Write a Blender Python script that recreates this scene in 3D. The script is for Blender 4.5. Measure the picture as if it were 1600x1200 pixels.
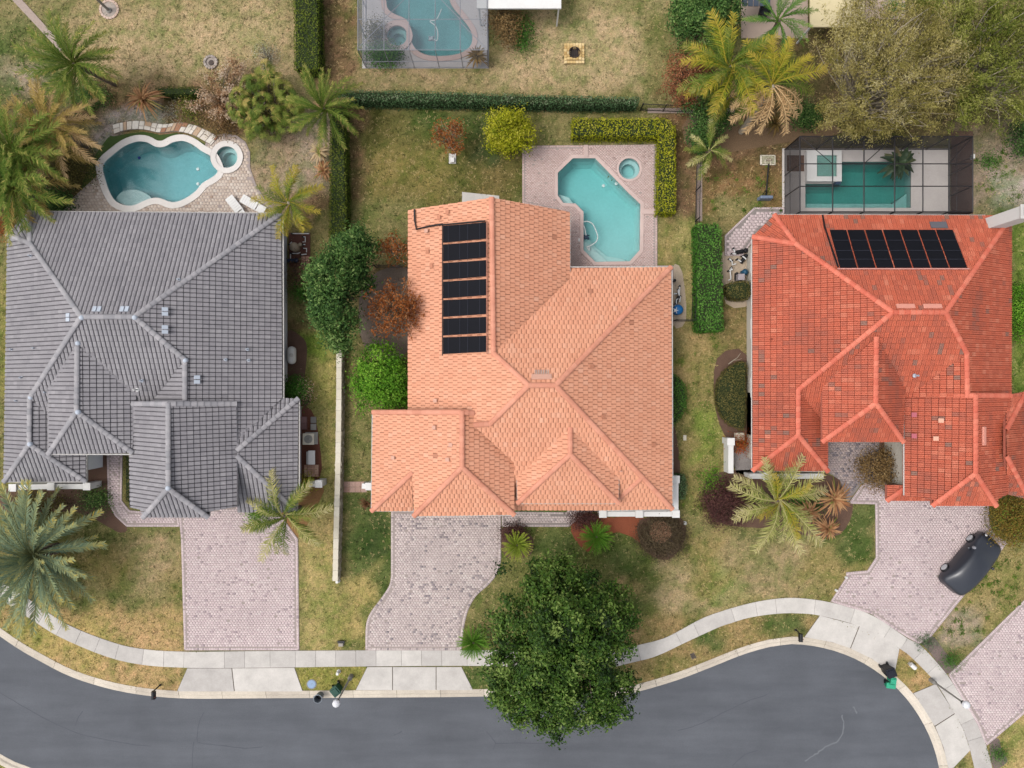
import bpy, bmesh, math, random
import numpy as np
from mathutils import Vector, Matrix, noise as mnoise
from mathutils.geometry import tessellate_polygon

# ------------------------------------------------------------------ scene
for o in list(bpy.data.objects):
    bpy.data.objects.remove(o)
SC = bpy.context.scene
COL = SC.collection
S, H = 22.0, 50.0            # photo pixels per metre on the ground, drone height

cam_d = bpy.data.cameras.new("camera")
cam = bpy.data.objects.new("camera", cam_d)
COL.objects.link(cam)
cam.location = (0, 0, H)
cam_d.sensor_width = 36.0
cam_d.lens = 36.0 * H * S / 1600.0
cam_d.clip_start = 0.5
cam_d.clip_end = 2000
SC.camera = cam

SUN_EL, SUN_AZ = math.radians(62), math.radians(-97)      # from the west-north-west
world = bpy.data.worlds.new("World")
SC.world = world
world.use_nodes = True
wn = world.node_tree
wn.nodes.clear()
sky = wn.nodes.new("ShaderNodeTexSky")
sky.sky_type = 'NISHITA'
sky.sun_disc = False
sky.sun_elevation = SUN_EL
sky.sun_rotation = SUN_AZ
sky.air_density = 1.0
sky.dust_density = 4.0
hs = wn.nodes.new("ShaderNodeHueSaturation")
hs.inputs['Saturation'].default_value = 0.30             # thin overcast: a pale sky
bg = wn.nodes.new("ShaderNodeBackground")
bg.inputs['Strength'].default_value = 0.15
wo = wn.nodes.new("ShaderNodeOutputWorld")
wn.links.new(sky.outputs[0], hs.inputs['Color'])
wn.links.new(hs.outputs[0], bg.inputs['Color'])
wn.links.new(bg.outputs[0], wo.inputs['Surface'])

sun_d = bpy.data.lights.new("sun", 'SUN')
sun_d.energy = 0.95
sun_d.angle = math.radians(24)
sun_d.color = (1.0, 0.965, 0.92)
sun = bpy.data.objects.new("sun", sun_d)
COL.objects.link(sun)
sv = Vector((math.sin(SUN_AZ) * math.cos(SUN_EL), math.cos(SUN_AZ) * math.cos(SUN_EL), math.sin(SUN_EL)))
sun.rotation_euler = (-sv).to_track_quat('-Z', 'Y').to_euler()
sun.location = sv * 80

SC.view_settings.view_transform = 'Standard'
SC.view_settings.look = 'None'
SC.view_settings.exposure = 0.70
SC.view_settings.gamma = 1.0
SC.view_settings.use_curve_mapping = False
SC.render.engine = 'CYCLES'
SC.cycles.max_bounces = 8
SC.cycles.transparent_max_bounces = 16

rng = np.random.default_rng(7)
random.seed(7)

# ------------------------------------------------------------------ helpers
def P(px, py, z=0.0):
    """photo pixel of a point at height z -> its place in the world"""
    k = (H - z) / H
    return Vector(((px - 800) / S * k, (600 - py) / S * k, z))

def PP(pts, z=0.0):
    return [P(a, b, z) for a, b in pts]

def lin(c):
    return c / 12.92 if c <= 0.04045 else ((c + 0.055) / 1.055) ** 2.4

KALB = 0.62
def C(r, g, b, k=KALB):
    return (lin(r / 255) * k, lin(g / 255) * k, lin(b / 255) * k, 1.0)

def zat(px, side, epx, ze, s):
    """height on a roof plane that rises from an eave; px is x for E/W, y for N/S"""
    if side in 'EW':
        c, c0 = (px - 800) / S, (epx - 800) / S * (H - ze) / H
    else:
        c, c0 = (600 - px) / S, (600 - epx) / S * (H - ze) / H
    if side in 'WS':
        return (ze + s * (c - c0)) / (1 + s * c / H)
    return (ze + s * (c0 - c)) / (1 - s * c / H)

def inpoly(X, Y, poly):
    X = np.asarray(X); Y = np.asarray(Y)
    res = np.zeros(X.shape, bool)
    n = len(poly)
    for i in range(n):
        x0, y0 = poly[i][0], poly[i][1]
        x1, y1 = poly[(i + 1) % n][0], poly[(i + 1) % n][1]
        if y0 == y1:
            continue
        cond = ((y0 > Y) != (y1 > Y)) & (X < (x1 - x0) * (Y - y0) / (y1 - y0) + x0)
        res ^= cond
    return res

def edgedist(X, Y, poly):
    d = np.full(np.shape(X), 1e9)
    n = len(poly)
    for i in range(n):
        ax, ay = poly[i][0], poly[i][1]
        bx, by = poly[(i + 1) % n][0], poly[(i + 1) % n][1]
        dx, dy = bx - ax, by - ay
        L = dx * dx + dy * dy + 1e-9
        t = np.clip(((X - ax) * dx + (Y - ay) * dy) / L, 0, 1)
        d = np.minimum(d, np.hypot(X - ax - t * dx, Y - ay - t * dy))
    return d

def smooth(pts, n=4, closed=False):
    """Catmull-Rom through 2-D points"""
    out = []
    m = len(pts)
    rngi = range(m if closed else m - 1)
    for i in rngi:
        g = (lambda k: pts[k % m]) if closed else (lambda k: pts[min(max(k, 0), m - 1)])
        p0, p1, p2, p3 = g(i - 1), g(i), g(i + 1), g(i + 2)
        for j in range(n):
            t = j / n
            out.append(tuple(0.5 * ((2 * p1[a]) + (-p0[a] + p2[a]) * t + (2 * p0[a] - 5 * p1[a] + 4 * p2[a] - p3[a]) * t * t
                                    + (-p0[a] + 3 * p1[a] - 3 * p2[a] + p3[a]) * t ** 3) for a in (0, 1)))
    if not closed:
        out.append(tuple(pts[-1]))
    return out

def offset_poly(poly, d):
    """closed 2-D polygon moved outwards by d (negative: inwards)"""
    n = len(poly)
    A = sum(poly[i][0] * poly[(i + 1) % n][1] - poly[(i + 1) % n][0] * poly[i][1] for i in range(n))
    sg = 1 if A > 0 else -1
    out = []
    for i in range(n):
        p0, p1, p2 = poly[i - 1], poly[i], poly[(i + 1) % n]
        e1 = Vector((p1[0] - p0[0], p1[1] - p0[1])); e2 = Vector((p2[0] - p1[0], p2[1] - p1[1]))
        if e1.length < 1e-6: e1 = e2
        if e2.length < 1e-6: e2 = e1
        e1.normalize(); e2.normalize()
        n1 = Vector((e1.y, -e1.x)) * sg; n2 = Vector((e2.y, -e2.x)) * sg
        b = n1 + n2
        if b.length < 1e-6: b = n1
        b.normalize()
        k = d / max(0.45, b.dot(n1))
        out.append((p1[0] + b.x * k, p1[1] + b.y * k))
    return out

def wloc(o):
    v = Vector((0, 0, 0))
    while o is not None:
        v += o.location
        o = o.parent
    return v

def props(o, label=None, cat=None, group=None, kind=None):
    if label: o['label'] = label
    if cat: o['category'] = cat
    if group: o['group'] = group
    if kind: o['kind'] = kind
    return o

def thing(name, loc, label, cat, group=None):
    o = bpy.data.objects.new(name, None)
    o.empty_display_size = 0.3
    COL.objects.link(o)
    o.location = loc
    return props(o, label, cat, group)

class MB:
    """collects faces (with a tint per face), links them as ONE object"""
    def __init__(self):
        self.v, self.f, self.t = [], [], []
    def add(self, verts, faces, tint=0.5):
        b = len(self.v)
        self.v += [tuple(p) for p in verts]
        self.f += [tuple(i + b for i in f) for f in faces]
        self.t += [tint] * len(faces)
        return self
    def box(self, c, s, rz=0.0, tint=0.5, taper=1.0, M=None):
        cx, cy, cz = c; a, b, h = s[0] / 2, s[1] / 2, s[2] / 2
        vs = []
        for z, k in ((-h, 1.0), (h, taper)):
            for x, y in ((-a, -b), (a, -b), (a, b), (-a, b)):
                vs.append(Vector((x * k, y * k, z)))
        R = Matrix.Rotation(rz, 3, 'Z') if M is None else M
        vs = [R @ v + Vector((cx, cy, cz)) for v in vs]
        return self.add(vs, [(3, 2, 1, 0), (4, 5, 6, 7), (0, 1, 5, 4), (1, 2, 6, 5), (2, 3, 7, 6), (3, 0, 4, 7)], tint)
    def prism(self, pts, z0, z1, tint=0.5, bottom=True):
        n = len(pts)
        A = sum(pts[i][0] * pts[(i + 1) % n][1] - pts[(i + 1) % n][0] * pts[i][1] for i in range(n))
        if A < 0: pts = pts[::-1]
        vs = [(p[0], p[1], z0) for p in pts] + [(p[0], p[1], z1) for p in pts]
        fs = [tuple(range(n, 2 * n))]
        if bottom: fs.append(tuple(range(n - 1, -1, -1)))
        fs += [(i, (i + 1) % n, n + (i + 1) % n, n + i) for i in range(n)]
        return self.add(vs, fs, tint)
    def ring(self, inner, outer, z0, z1, tint=0.5):
        n = len(inner)
        vs = [(p[0], p[1], z) for z in (z0, z1) for q in (inner, outer) for p in q]
        fs = []
        for i in range(n):
            j = (i + 1) % n
            fs += [(2 * n + i, 2 * n + j, 3 * n + j, 3 * n + i), (n + i, n + j, 3 * n + j, 3 * n + i), (i, j, 2 * n + j, 2 * n + i)]
        return self.add(vs, fs, tint)
    def tube(self, path, r, n=6, tint=0.5, r1=None, cap=True):
        path = [Vector(p) for p in path]
        m = len(path)
        vs, fs = [], []
        for i, p in enumerate(path):
            d = (path[min(i + 1, m - 1)] - path[max(i - 1, 0)])
            d = d.normalized() if d.length > 1e-9 else Vector((0, 0, 1))
            a = d.cross(Vector((0, 0, 1)))
            a = a.normalized() if a.length > 1e-3 else Vector((1, 0, 0))
            b = d.cross(a)
            rr = r if r1 is None else r + (r1 - r) * i / max(1, m - 1)
            for k in range(n):
                w = 2 * math.pi * k / n
                vs.append(p + (a * math.cos(w) + b * math.sin(w)) * rr)
        for i in range(m - 1):
            for k in range(n):
                k2 = (k + 1) % n
                fs.append((i * n + k, i * n + k2, (i + 1) * n + k2, (i + 1) * n + k))
        if cap:
            fs.append(tuple(range(n - 1, -1, -1)))
            fs.append(tuple((m - 1) * n + k for k in range(n)))
        return self.add(vs, fs, tint)
    def lathe(self, c, prof, n=20, tint=0.5, M=None):
        vs, fs = [], []
        for r, z in prof:
            for k in range(n):
                w = 2 * math.pi * k / n
                v = Vector((r * math.cos(w), r * math.sin(w), z))
                if M is not None: v = M @ v
                vs.append(v + Vector(c))
        for i in range(len(prof) - 1):
            for k in range(n):
                k2 = (k + 1) % n
                fs.append((i * n + k, i * n + k2, (i + 1) * n + k2, (i + 1) * n + k))
        return self.add(vs, fs, tint)
    def build(self, name, mat, parent=None, kind=None, smooth=False, bevel=0.0):
        me = bpy.data.meshes.new(name)
        off = wloc(parent) if parent is not None else Vector((0, 0, 0))
        me.from_pydata([(v[0] - off.x, v[1] - off.y, v[2] - off.z) for v in self.v], [], self.f)
        a = me.attributes.new("tint", 'FLOAT', 'FACE')
        a.data.foreach_set("value", np.asarray(self.t, dtype=np.float32))
        me.materials.append(mat)
        if smooth:
            me.polygons.foreach_set("use_smooth", np.ones(len(me.polygons), bool))
        o = bpy.data.objects.new(name, me)
        COL.objects.link(o)
        if parent is not None: o.parent = parent
        if kind: o['kind'] = kind
        if bevel > 0:
            m = o.modifiers.new("bevel", 'BEVEL')
            m.width = bevel; m.segments = 2; m.limit_method = 'ANGLE'
        return o

def np_mesh(name, mat, verts, loops, nper, tint, parent=None, kind=None, smooth=False):
    """fast mesh: verts (N,3), loops flat vertex indices, nper vertices per face, tint per face"""
    verts = np.asarray(verts, dtype=np.float32)
    if parent is not None:
        w = wloc(parent)
        verts = verts - np.array([w.x, w.y, w.z], dtype=np.float32)
    nf = len(loops) // nper
    me = bpy.data.meshes.new(name)
    me.vertices.add(len(verts))
    me.vertices.foreach_set("co", verts.ravel())
    me.loops.add(len(loops))
    me.loops.foreach_set("vertex_index", np.asarray(loops, dtype=np.int32))
    me.polygons.add(nf)
    me.polygons.foreach_set("loop_start", np.arange(0, nf * nper, nper, dtype=np.int32))
    if smooth:
        me.polygons.foreach_set("use_smooth", np.ones(nf, bool))
    a = me.attributes.new("tint", 'FLOAT', 'FACE')
    a.data.foreach_set("value", np.asarray(tint, dtype=np.float32))
    me.update(calc_edges=True)
    me.materials.append(mat)
    o = bpy.data.objects.new(name, me)
    COL.objects.link(o)
    if parent is not None: o.parent = parent
    if kind: o['kind'] = kind
    return o

# ------------------------------------------------------------------ materials
MATS = {}
def mat(name, cols, rough=0.8, big=(0.5, 0.10), fine=(18.0, 0.10), bump=0.0, bscale=30.0, spec=0.3, transl=0.0, metal=0.0, coat=0.0, vcol=None):
    """cols: sRGB stops spread over the 'tint' attribute; big/fine: (scale, amplitude) of value noise in world space"""
    if name in MATS: return MATS[name]
    m = bpy.data.materials.new(name)
    MATS[name] = m
    m.use_nodes = True
    nt = m.node_tree
    N, L = nt.nodes, nt.links
    bs = N['Principled BSDF']
    geo = N.new("ShaderNodeNewGeometry")
    at = N.new("ShaderNodeAttribute"); at.attribute_name = vcol or "tint"
    if vcol:
        col = at.outputs['Color']
    else:
        cr = N.new("ShaderNodeValToRGB")
        el = cr.color_ramp.elements
        while len(el) < len(cols): el.new(0.5)
        for i, c in enumerate(cols):
            el[i].position = i / max(1, len(cols) - 1)
            el[i].color = C(*c)
        if len(cols) == 1: el[1].color = C(*cols[0])
        L.new(at.outputs['Fac'], cr.inputs['Fac'])
        col = cr.outputs['Color']
    for sc, amp in (big, fine):
        if amp <= 0: continue
        nz = N.new("ShaderNodeTexNoise")
        nz.inputs['Scale'].default_value = sc
        nz.inputs['Detail'].default_value = 4
        nz.inputs['Roughness'].default_value = 0.65
        L.new(geo.outputs['Position'], nz.inputs['Vector'])
        mr = N.new("ShaderNodeMapRange")
        mr.inputs['From Min'].default_value = 0.25; mr.inputs['From Max'].default_value = 0.75
        mr.inputs['To Min'].default_value = 1 - amp; mr.inputs['To Max'].default_value = 1 + amp
        L.new(nz.outputs['Fac'], mr.inputs['Value'])
        mx = N.new("ShaderNodeVectorMath"); mx.operation = 'SCALE'
        L.new(col, mx.inputs[0]); L.new(mr.outputs[0], mx.inputs['Scale'])
        col = mx.outputs[0]
    L.new(col, bs.inputs['Base Color'])
    bs.inputs['Roughness'].default_value = rough
    bs.inputs['Specular IOR Level'].default_value = spec
    bs.inputs['Metallic'].default_value = metal
    if coat: bs.inputs['Coat Weight'].default_value = coat
    if bump > 0:
        nz = N.new("ShaderNodeTexNoise")
        nz.inputs['Scale'].default_value = bscale; nz.inputs['Detail'].default_value = 3
        L.new(geo.outputs['Position'], nz.inputs['Vector'])
        bp = N.new("ShaderNodeBump"); bp.inputs['Strength'].default_value = bump; bp.inputs['Distance'].default_value = 0.03
        L.new(nz.outputs['Fac'], bp.inputs['Height']); L.new(bp.outputs[0], bs.inputs['Normal'])
    if transl > 0:
        tr = N.new("ShaderNodeBsdfTranslucent"); L.new(col, tr.inputs['Color'])
        ms = N.new("ShaderNodeMixShader"); ms.inputs[0].default_value = transl
        L.new(bs.outputs[0], ms.inputs[1]); L.new(tr.outputs[0], ms.inputs[2])
        L.new(ms.outputs[0], N['Material Output'].inputs['Surface'])
    return m

def plain(name, rgb, rough=0.6, **k):
    k.setdefault('big', (0.8, 0.06)); k.setdefault('fine', (14, 0.05))
    return mat(name, [rgb], rough=rough, **k)

def screen_mat(name, rgb, alpha):
    m = bpy.data.materials.new(name); m.use_nodes = True
    N, L = m.node_tree.nodes, m.node_tree.links
    bs = N['Principled BSDF']; bs.inputs['Base Color'].default_value = C(*rgb); bs.inputs['Roughness'].default_value = 0.7
    tr = N.new("ShaderNodeBsdfTransparent")
    ms = N.new("ShaderNodeMixShader"); ms.inputs[0].default_value = alpha
    L.new(tr.outputs[0], ms.inputs[1]); L.new(bs.outputs[0], ms.inputs[2])
    L.new(ms.outputs[0], N['Material Output'].inputs['Surface'])
    return m

def water_mat(name, absorb, dens, wave=0.25, ws=1.6):
    m = bpy.data.materials.new(name); m.use_nodes = True
    N, L = m.node_tree.nodes, m.node_tree.links
    N.remove(N['Principled BSDF'])
    tr = N.new("ShaderNodeBsdfTransparent")
    gl = N.new("ShaderNodeBsdfGlossy"); gl.inputs['Roughness'].default_value = 0.06
    geo = N.new("ShaderNodeNewGeometry")
    nz = N.new("ShaderNodeTexNoise"); nz.inputs['Scale'].default_value = ws; nz.inputs['Detail'].default_value = 4
    L.new(geo.outputs['Position'], nz.inputs['Vector'])
    bp = N.new("ShaderNodeBump"); bp.inputs['Strength'].default_value = wave; bp.inputs['Distance'].default_value = 0.25
    L.new(nz.outputs['Fac'], bp.inputs['Height']); L.new(bp.outputs[0], gl.inputs['Normal'])
    fr = N.new("ShaderNodeFresnel"); fr.inputs['IOR'].default_value = 1.33
    L.new(bp.outputs[0], fr.inputs['Normal'])
    mr = N.new("ShaderNodeMath"); mr.operation = 'MULTIPLY'; mr.inputs[1].default_value = 1.6
    L.new(fr.outputs[0], mr.inputs[0])
    ms = N.new("ShaderNodeMixShader")
    L.new(mr.outputs[0], ms.inputs[0]); L.new(tr.outputs[0], ms.inputs[1]); L.new(gl.outputs[0], ms.inputs[2])
    va = N.new("ShaderNodeVolumeAbsorption")
    va.inputs['Color'].default_value = (*absorb, 1); va.inputs['Density'].default_value = dens
    L.new(ms.outputs[0], N['Material Output'].inputs['Surface'])
    L.new(va.outputs[0], N['Material Output'].inputs['Volume'])
    return m

M_GREY = mat("grey_roof_tile", [(128, 125, 130), (144, 140, 144), (156, 152, 155), (172, 168, 170)], rough=0.62, big=(0.35, 0.08), fine=(9, 0.10), spec=0.35)
M_PEACH = mat("peach_roof_tile", [(196, 134, 106), (230, 160, 126), (238, 170, 136), (243, 184, 154)], rough=0.7, big=(0.3, 0.06), fine=(9, 0.09))
M_RED = mat("red_roof_tile", [(150, 112, 98), (182, 98, 76), (204, 104, 76), (222, 138, 110)], rough=0.65, big=(0.3, 0.10), fine=(9, 0.12))
M_GREYC = mat("grey_ridge_tile", [(150, 148, 152), (176, 172, 174)], rough=0.6)
M_PEACHC = mat("peach_ridge_tile", [(220, 148, 120), (234, 164, 136)], rough=0.7)
M_REDC = mat("red_ridge_tile", [(216, 108, 84), (232, 134, 108)], rough=0.7)
M_WALL = plain("cream_stucco", (214, 206, 192), 0.9, bump=0.15, bscale=60)
M_WALLG = plain("grey_white_stucco", (232, 235, 240), 0.9, bump=0.15, bscale=60)
M_WHITE = plain("white_paint", (238, 236, 232), 0.55)
M_TRIM = plain("pale_trim", (210, 206, 200), 0.6)
M_DARK = plain("dark_metal", (44, 42, 44), 0.5)
M_BRONZE = plain("bronze_frame", (44, 41, 43), 0.45, spec=0.4)
M_ALU = plain("pale_frame", (150, 150, 156), 0.4, spec=0.5)
M_BLACK = plain("black_plastic", (26, 26, 30), 0.45)
M_SOLAR = plain("black_solar_mat", (20, 21, 28), 0.7, fine=(30, 0.2), spec=0.12)
M_SOLARL = plain("solar_seam", (58, 60, 70), 0.6, spec=0.1)
M_GLASS = plain("window_glass", (52, 62, 72), 0.08, spec=0.8)
M_CONC = mat("sidewalk_concrete", [(196, 190, 184), (210, 204, 197), (220, 214, 206)], rough=0.9, big=(0.9, 0.15), fine=(14, 0.08), bump=0.1, bscale=80)
M_KERB = mat("kerb_concrete", [(206, 194, 178), (218, 206, 188), (226, 214, 198)], rough=0.9, big=(0.7, 0.16), fine=(10, 0.12))
M_PAVEP = mat("pink_paver", [(172, 155, 159), (208, 187, 188), (219, 199, 198), (229, 212, 210)], rough=0.9, big=(0.35, 0.10), fine=(8, 0.10))
M_PAVEW = mat("weathered_paver", [(146, 136, 140), (196, 180, 177), (212, 195, 190), (224, 211, 205)], rough=0.9, big=(0.3, 0.14), fine=(6, 0.14))
M_PAVEK = mat("pool_deck_paver", [(176, 148, 142), (204, 174, 166), (216, 188, 180), (224, 200, 192)], rough=0.9, big=(0.4, 0.08), fine=(8, 0.08))
M_PAVET = mat("tan_cobble", [(176, 152, 134), (204, 184, 166), (216, 198, 182), (232, 220, 206)], rough=0.9, big=(0.5, 0.08), fine=(8, 0.10))
M_PAVES = mat("shaded_paver", [(120, 112, 118), (160, 148, 150), (178, 160, 156), (196, 180, 172)], rough=0.9, big=(0.4, 0.10), fine=(8, 0.10))  # courtyard shade put into darker, bluish paver colours
M_JOINT = plain("joint_sand", (172, 158, 152), 0.95)
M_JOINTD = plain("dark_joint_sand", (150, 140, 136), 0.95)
M_MULCH = mat("brown_mulch", [(96, 74, 62), (120, 92, 76)], rough=0.95, big=(1.2, 0.15), fine=(30, 0.35), bump=0.8, bscale=25)
M_MULCHR = mat("red_mulch", [(150, 84, 58)], rough=0.95, big=(1.2, 0.12), fine=(30, 0.25), bump=0.8, bscale=25)
M_SAND = mat("pale_sand", [(176, 164, 154)], rough=0.95, big=(1.0, 0.18), fine=(12, 0.18), bump=0.4, bscale=12)
M_TURF = mat("green_turf", [(70, 92, 40)], rough=0.9, big=(0.8, 0.10), fine=(40, 0.25), bump=0.5, bscale=60)
M_STONE = mat("stacked_stone", [(150, 136, 116), (186, 172, 148), (214, 202, 182)], rough=0.9, big=(2, 0.1), fine=(12, 0.2), bump=0.5, bscale=20)
M_CAP = mat("cream_capstone", [(222, 212, 190), (234, 226, 208)], rough=0.85, fine=(12, 0.08))
M_FLAG = mat("flagstone", [(170, 120, 92), (200, 170, 140), (226, 214, 198), (236, 228, 216)], rough=0.85, fine=(10, 0.12))
M_BARK = mat("bark", [(120, 106, 94)], rough=0.9, big=(2, 0.15), fine=(20, 0.25), bump=0.6, bscale=20)
M_BARKP = mat("pale_bark", [(178, 166, 146)], rough=0.9, big=(2, 0.12), fine=(20, 0.15))
M_PLASTER = mat("pool_plaster", [(176, 214, 214), (214, 226, 222)], rough=0.7, big=(0.5, 0.07), fine=(6, 0.06))
M_PLASTERT = mat("teal_plaster", [(170, 206, 202)], rough=0.7, big=(0.5, 0.09), fine=(6, 0.08))
M_COPING = mat("white_coping", [(228, 220, 212), (238, 232, 226)], rough=0.75)
M_COPINGP = mat("pink_coping", [(206, 180, 172), (218, 194, 186)], rough=0.8)

# asphalt ------------------------------------------------------------
def asphalt():
    m = bpy.data.materials.new("asphalt"); m.use_nodes = True
    N, L = m.node_tree.nodes, m.node_tree.links
    bs = N['Principled BSDF']; geo = N.new("ShaderNodeNewGeometry")
    def nz(scale, det=5, rough=0.6, vec=None):
        n = N.new("ShaderNodeTexNoise"); n.inputs['Scale'].default_value = scale
        n.inputs['Detail'].default_value = det; n.inputs['Roughness'].default_value = rough
        L.new(vec or geo.outputs['Position'], n.inputs['Vector']); return n.outputs['Fac']
    mp = N.new("ShaderNodeMapping"); mp.inputs['Scale'].default_value = (0.12, 0.9, 1)
    L.new(geo.outputs['Position'], mp.inputs['Vector'])
    a = N.new("ShaderNodeValToRGB")
    a.color_ramp.elements[0].color = C(92, 95, 101); a.color_ramp.elements[1].color = C(104, 107, 113)
    a.color_ramp.elements[0].position = 0.3; a.color_ramp.elements[1].position = 0.7
    L.new(nz(1.0, vec=mp.outputs[0]), a.inputs['Fac'])
    mr = N.new("ShaderNodeMapRange"); mr.inputs['From Min'].default_value = 0.25; mr.inputs['From Max'].default_value = 0.75
    mr.inputs['To Min'].default_value = 0.80; mr.inputs['To Max'].default_value = 1.2
    L.new(nz(22, 3, 0.8), mr.inputs['Value'])
    sc = N.new("ShaderNodeVectorMath"); sc.operation = 'SCALE'
    L.new(a.outputs[0], sc.inputs[0]); L.new(mr.outputs[0], sc.inputs['Scale'])
    mr2 = N.new("ShaderNodeMapRange"); mr2.inputs['From Min'].default_value = 0.3; mr2.inputs['From Max'].default_value = 0.7
    mr2.inputs['To Min'].default_value = 0.88; mr2.inputs['To Max'].default_value = 1.1
    L.new(nz(0.25, 4), mr2.inputs['Value'])
    sc2 = N.new("ShaderNodeVectorMath"); sc2.operation = 'SCALE'
    L.new(sc.outputs[0], sc2.inputs[0]); L.new(mr2.outputs[0], sc2.inputs['Scale'])
    L.new(sc2.outputs[0], bs.inputs['Base Color'])
    bs.inputs['Roughness'].default_value = 0.85; bs.inputs['Specular IOR Level'].default_value = 0.25
    bp = N.new("ShaderNodeBump"); bp.inputs['Strength'].default_value = 0.25; bp.inputs['Distance'].default_value = 0.01
    L.new(nz(70, 2), bp.inputs['Height']); L.new(bp.outputs[0], bs.inputs['Normal'])
    return m
M_ASPH = asphalt()

# ================================================================== SETTING
# ---- road outline (photo pixels, asphalt edge)
up = smooth([(-420, 560), (-260, 760), (-120, 902), (0, 996), (67, 1037), (122, 1063), (197, 1083), (280, 1092), (400, 1092), (560, 1091), (700, 1090), (800, 1089),
             (900, 1093), (960, 1089), (1000, 1081), (1060, 1063), (1110, 1044), (1160, 1024), (1200, 1012)], 4)
arc = [(1235 + 238 * math.cos(math.radians(a)), 1245 + 238 * math.sin(math.radians(a))) for a in range(-90, 131, 5)]
low = smooth([(1010, 1360), (900, 1290), (700, 1262), (400, 1264), (250, 1258), (120, 1230), (45, 1200), (0, 1180), (-150, 1085), (-330, 930), (-520, 690)], 4)
ROADPX = up + arc + low
ROAD = [tuple(P(*p).xy) for p in ROADPX]
ROAD_K = offset_poly(ROAD, 0.29)
ROAD_O = offset_poly(ROAD, 0.57)

# ---- pools (photo pixels, water edge)
POOL_FREE = smooth([(160, 262), (165, 252), (175, 243), (195, 228), (214, 221), (230, 222), (244, 229), (257, 229), (271, 222), (287, 220), (302, 226), (316, 236), (330, 244),
                    (337, 254), (341, 269), (332, 278), (317, 287), (306, 300), (288, 312), (270, 317), (252, 311), (240, 310), (225, 315), (212, 321), (198, 322), (181, 315), (171, 300), (164, 280)], 3, True)
POOL_OCT = [(895, 247), (930, 247), (982, 301), (1001, 319), (1000, 391), (984, 409), (930, 410), (911, 391), (911, 331), (899, 319), (880, 318), (871, 306), (871, 270)]
POOL_LAP = [(1311, 253), (1423, 253), (1423, 325), (1258, 325), (1258, 287), (1311, 287)]
POOL_TOP = smooth([(604, -60), (603, 2), (611, 20), (634, 31), (642, 47), (643, 66), (652, 80), (672, 88), (700, 88), (722, 83), (737, 70), (737, 50), (722, 28), (706, 8), (698, -20), (690, -60)], 3, True)
def circ(cx, cy, r, n=28):
    return [(cx + r * math.cos(2 * math.pi * k / n), cy + r * math.sin(2 * math.pi * k / n)) for k in range(n)]
SPA_FREE, SPA_OCT, SPA_TOP = circ(355, 246, 17.5), circ(983, 264, 17), circ(621, 57, 16.5)
SPA_LAP = [(1273, 245), (1304, 245), (1304, 278), (1273, 278)]
def W2(px): return [tuple(P(*p).xy) for p in px]
HOLES = [offset_poly(W2(p), 0.06) for p in (POOL_FREE, POOL_OCT, POOL_LAP, POOL_TOP, SPA_FREE, SPA_OCT, SPA_TOP)]

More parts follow.
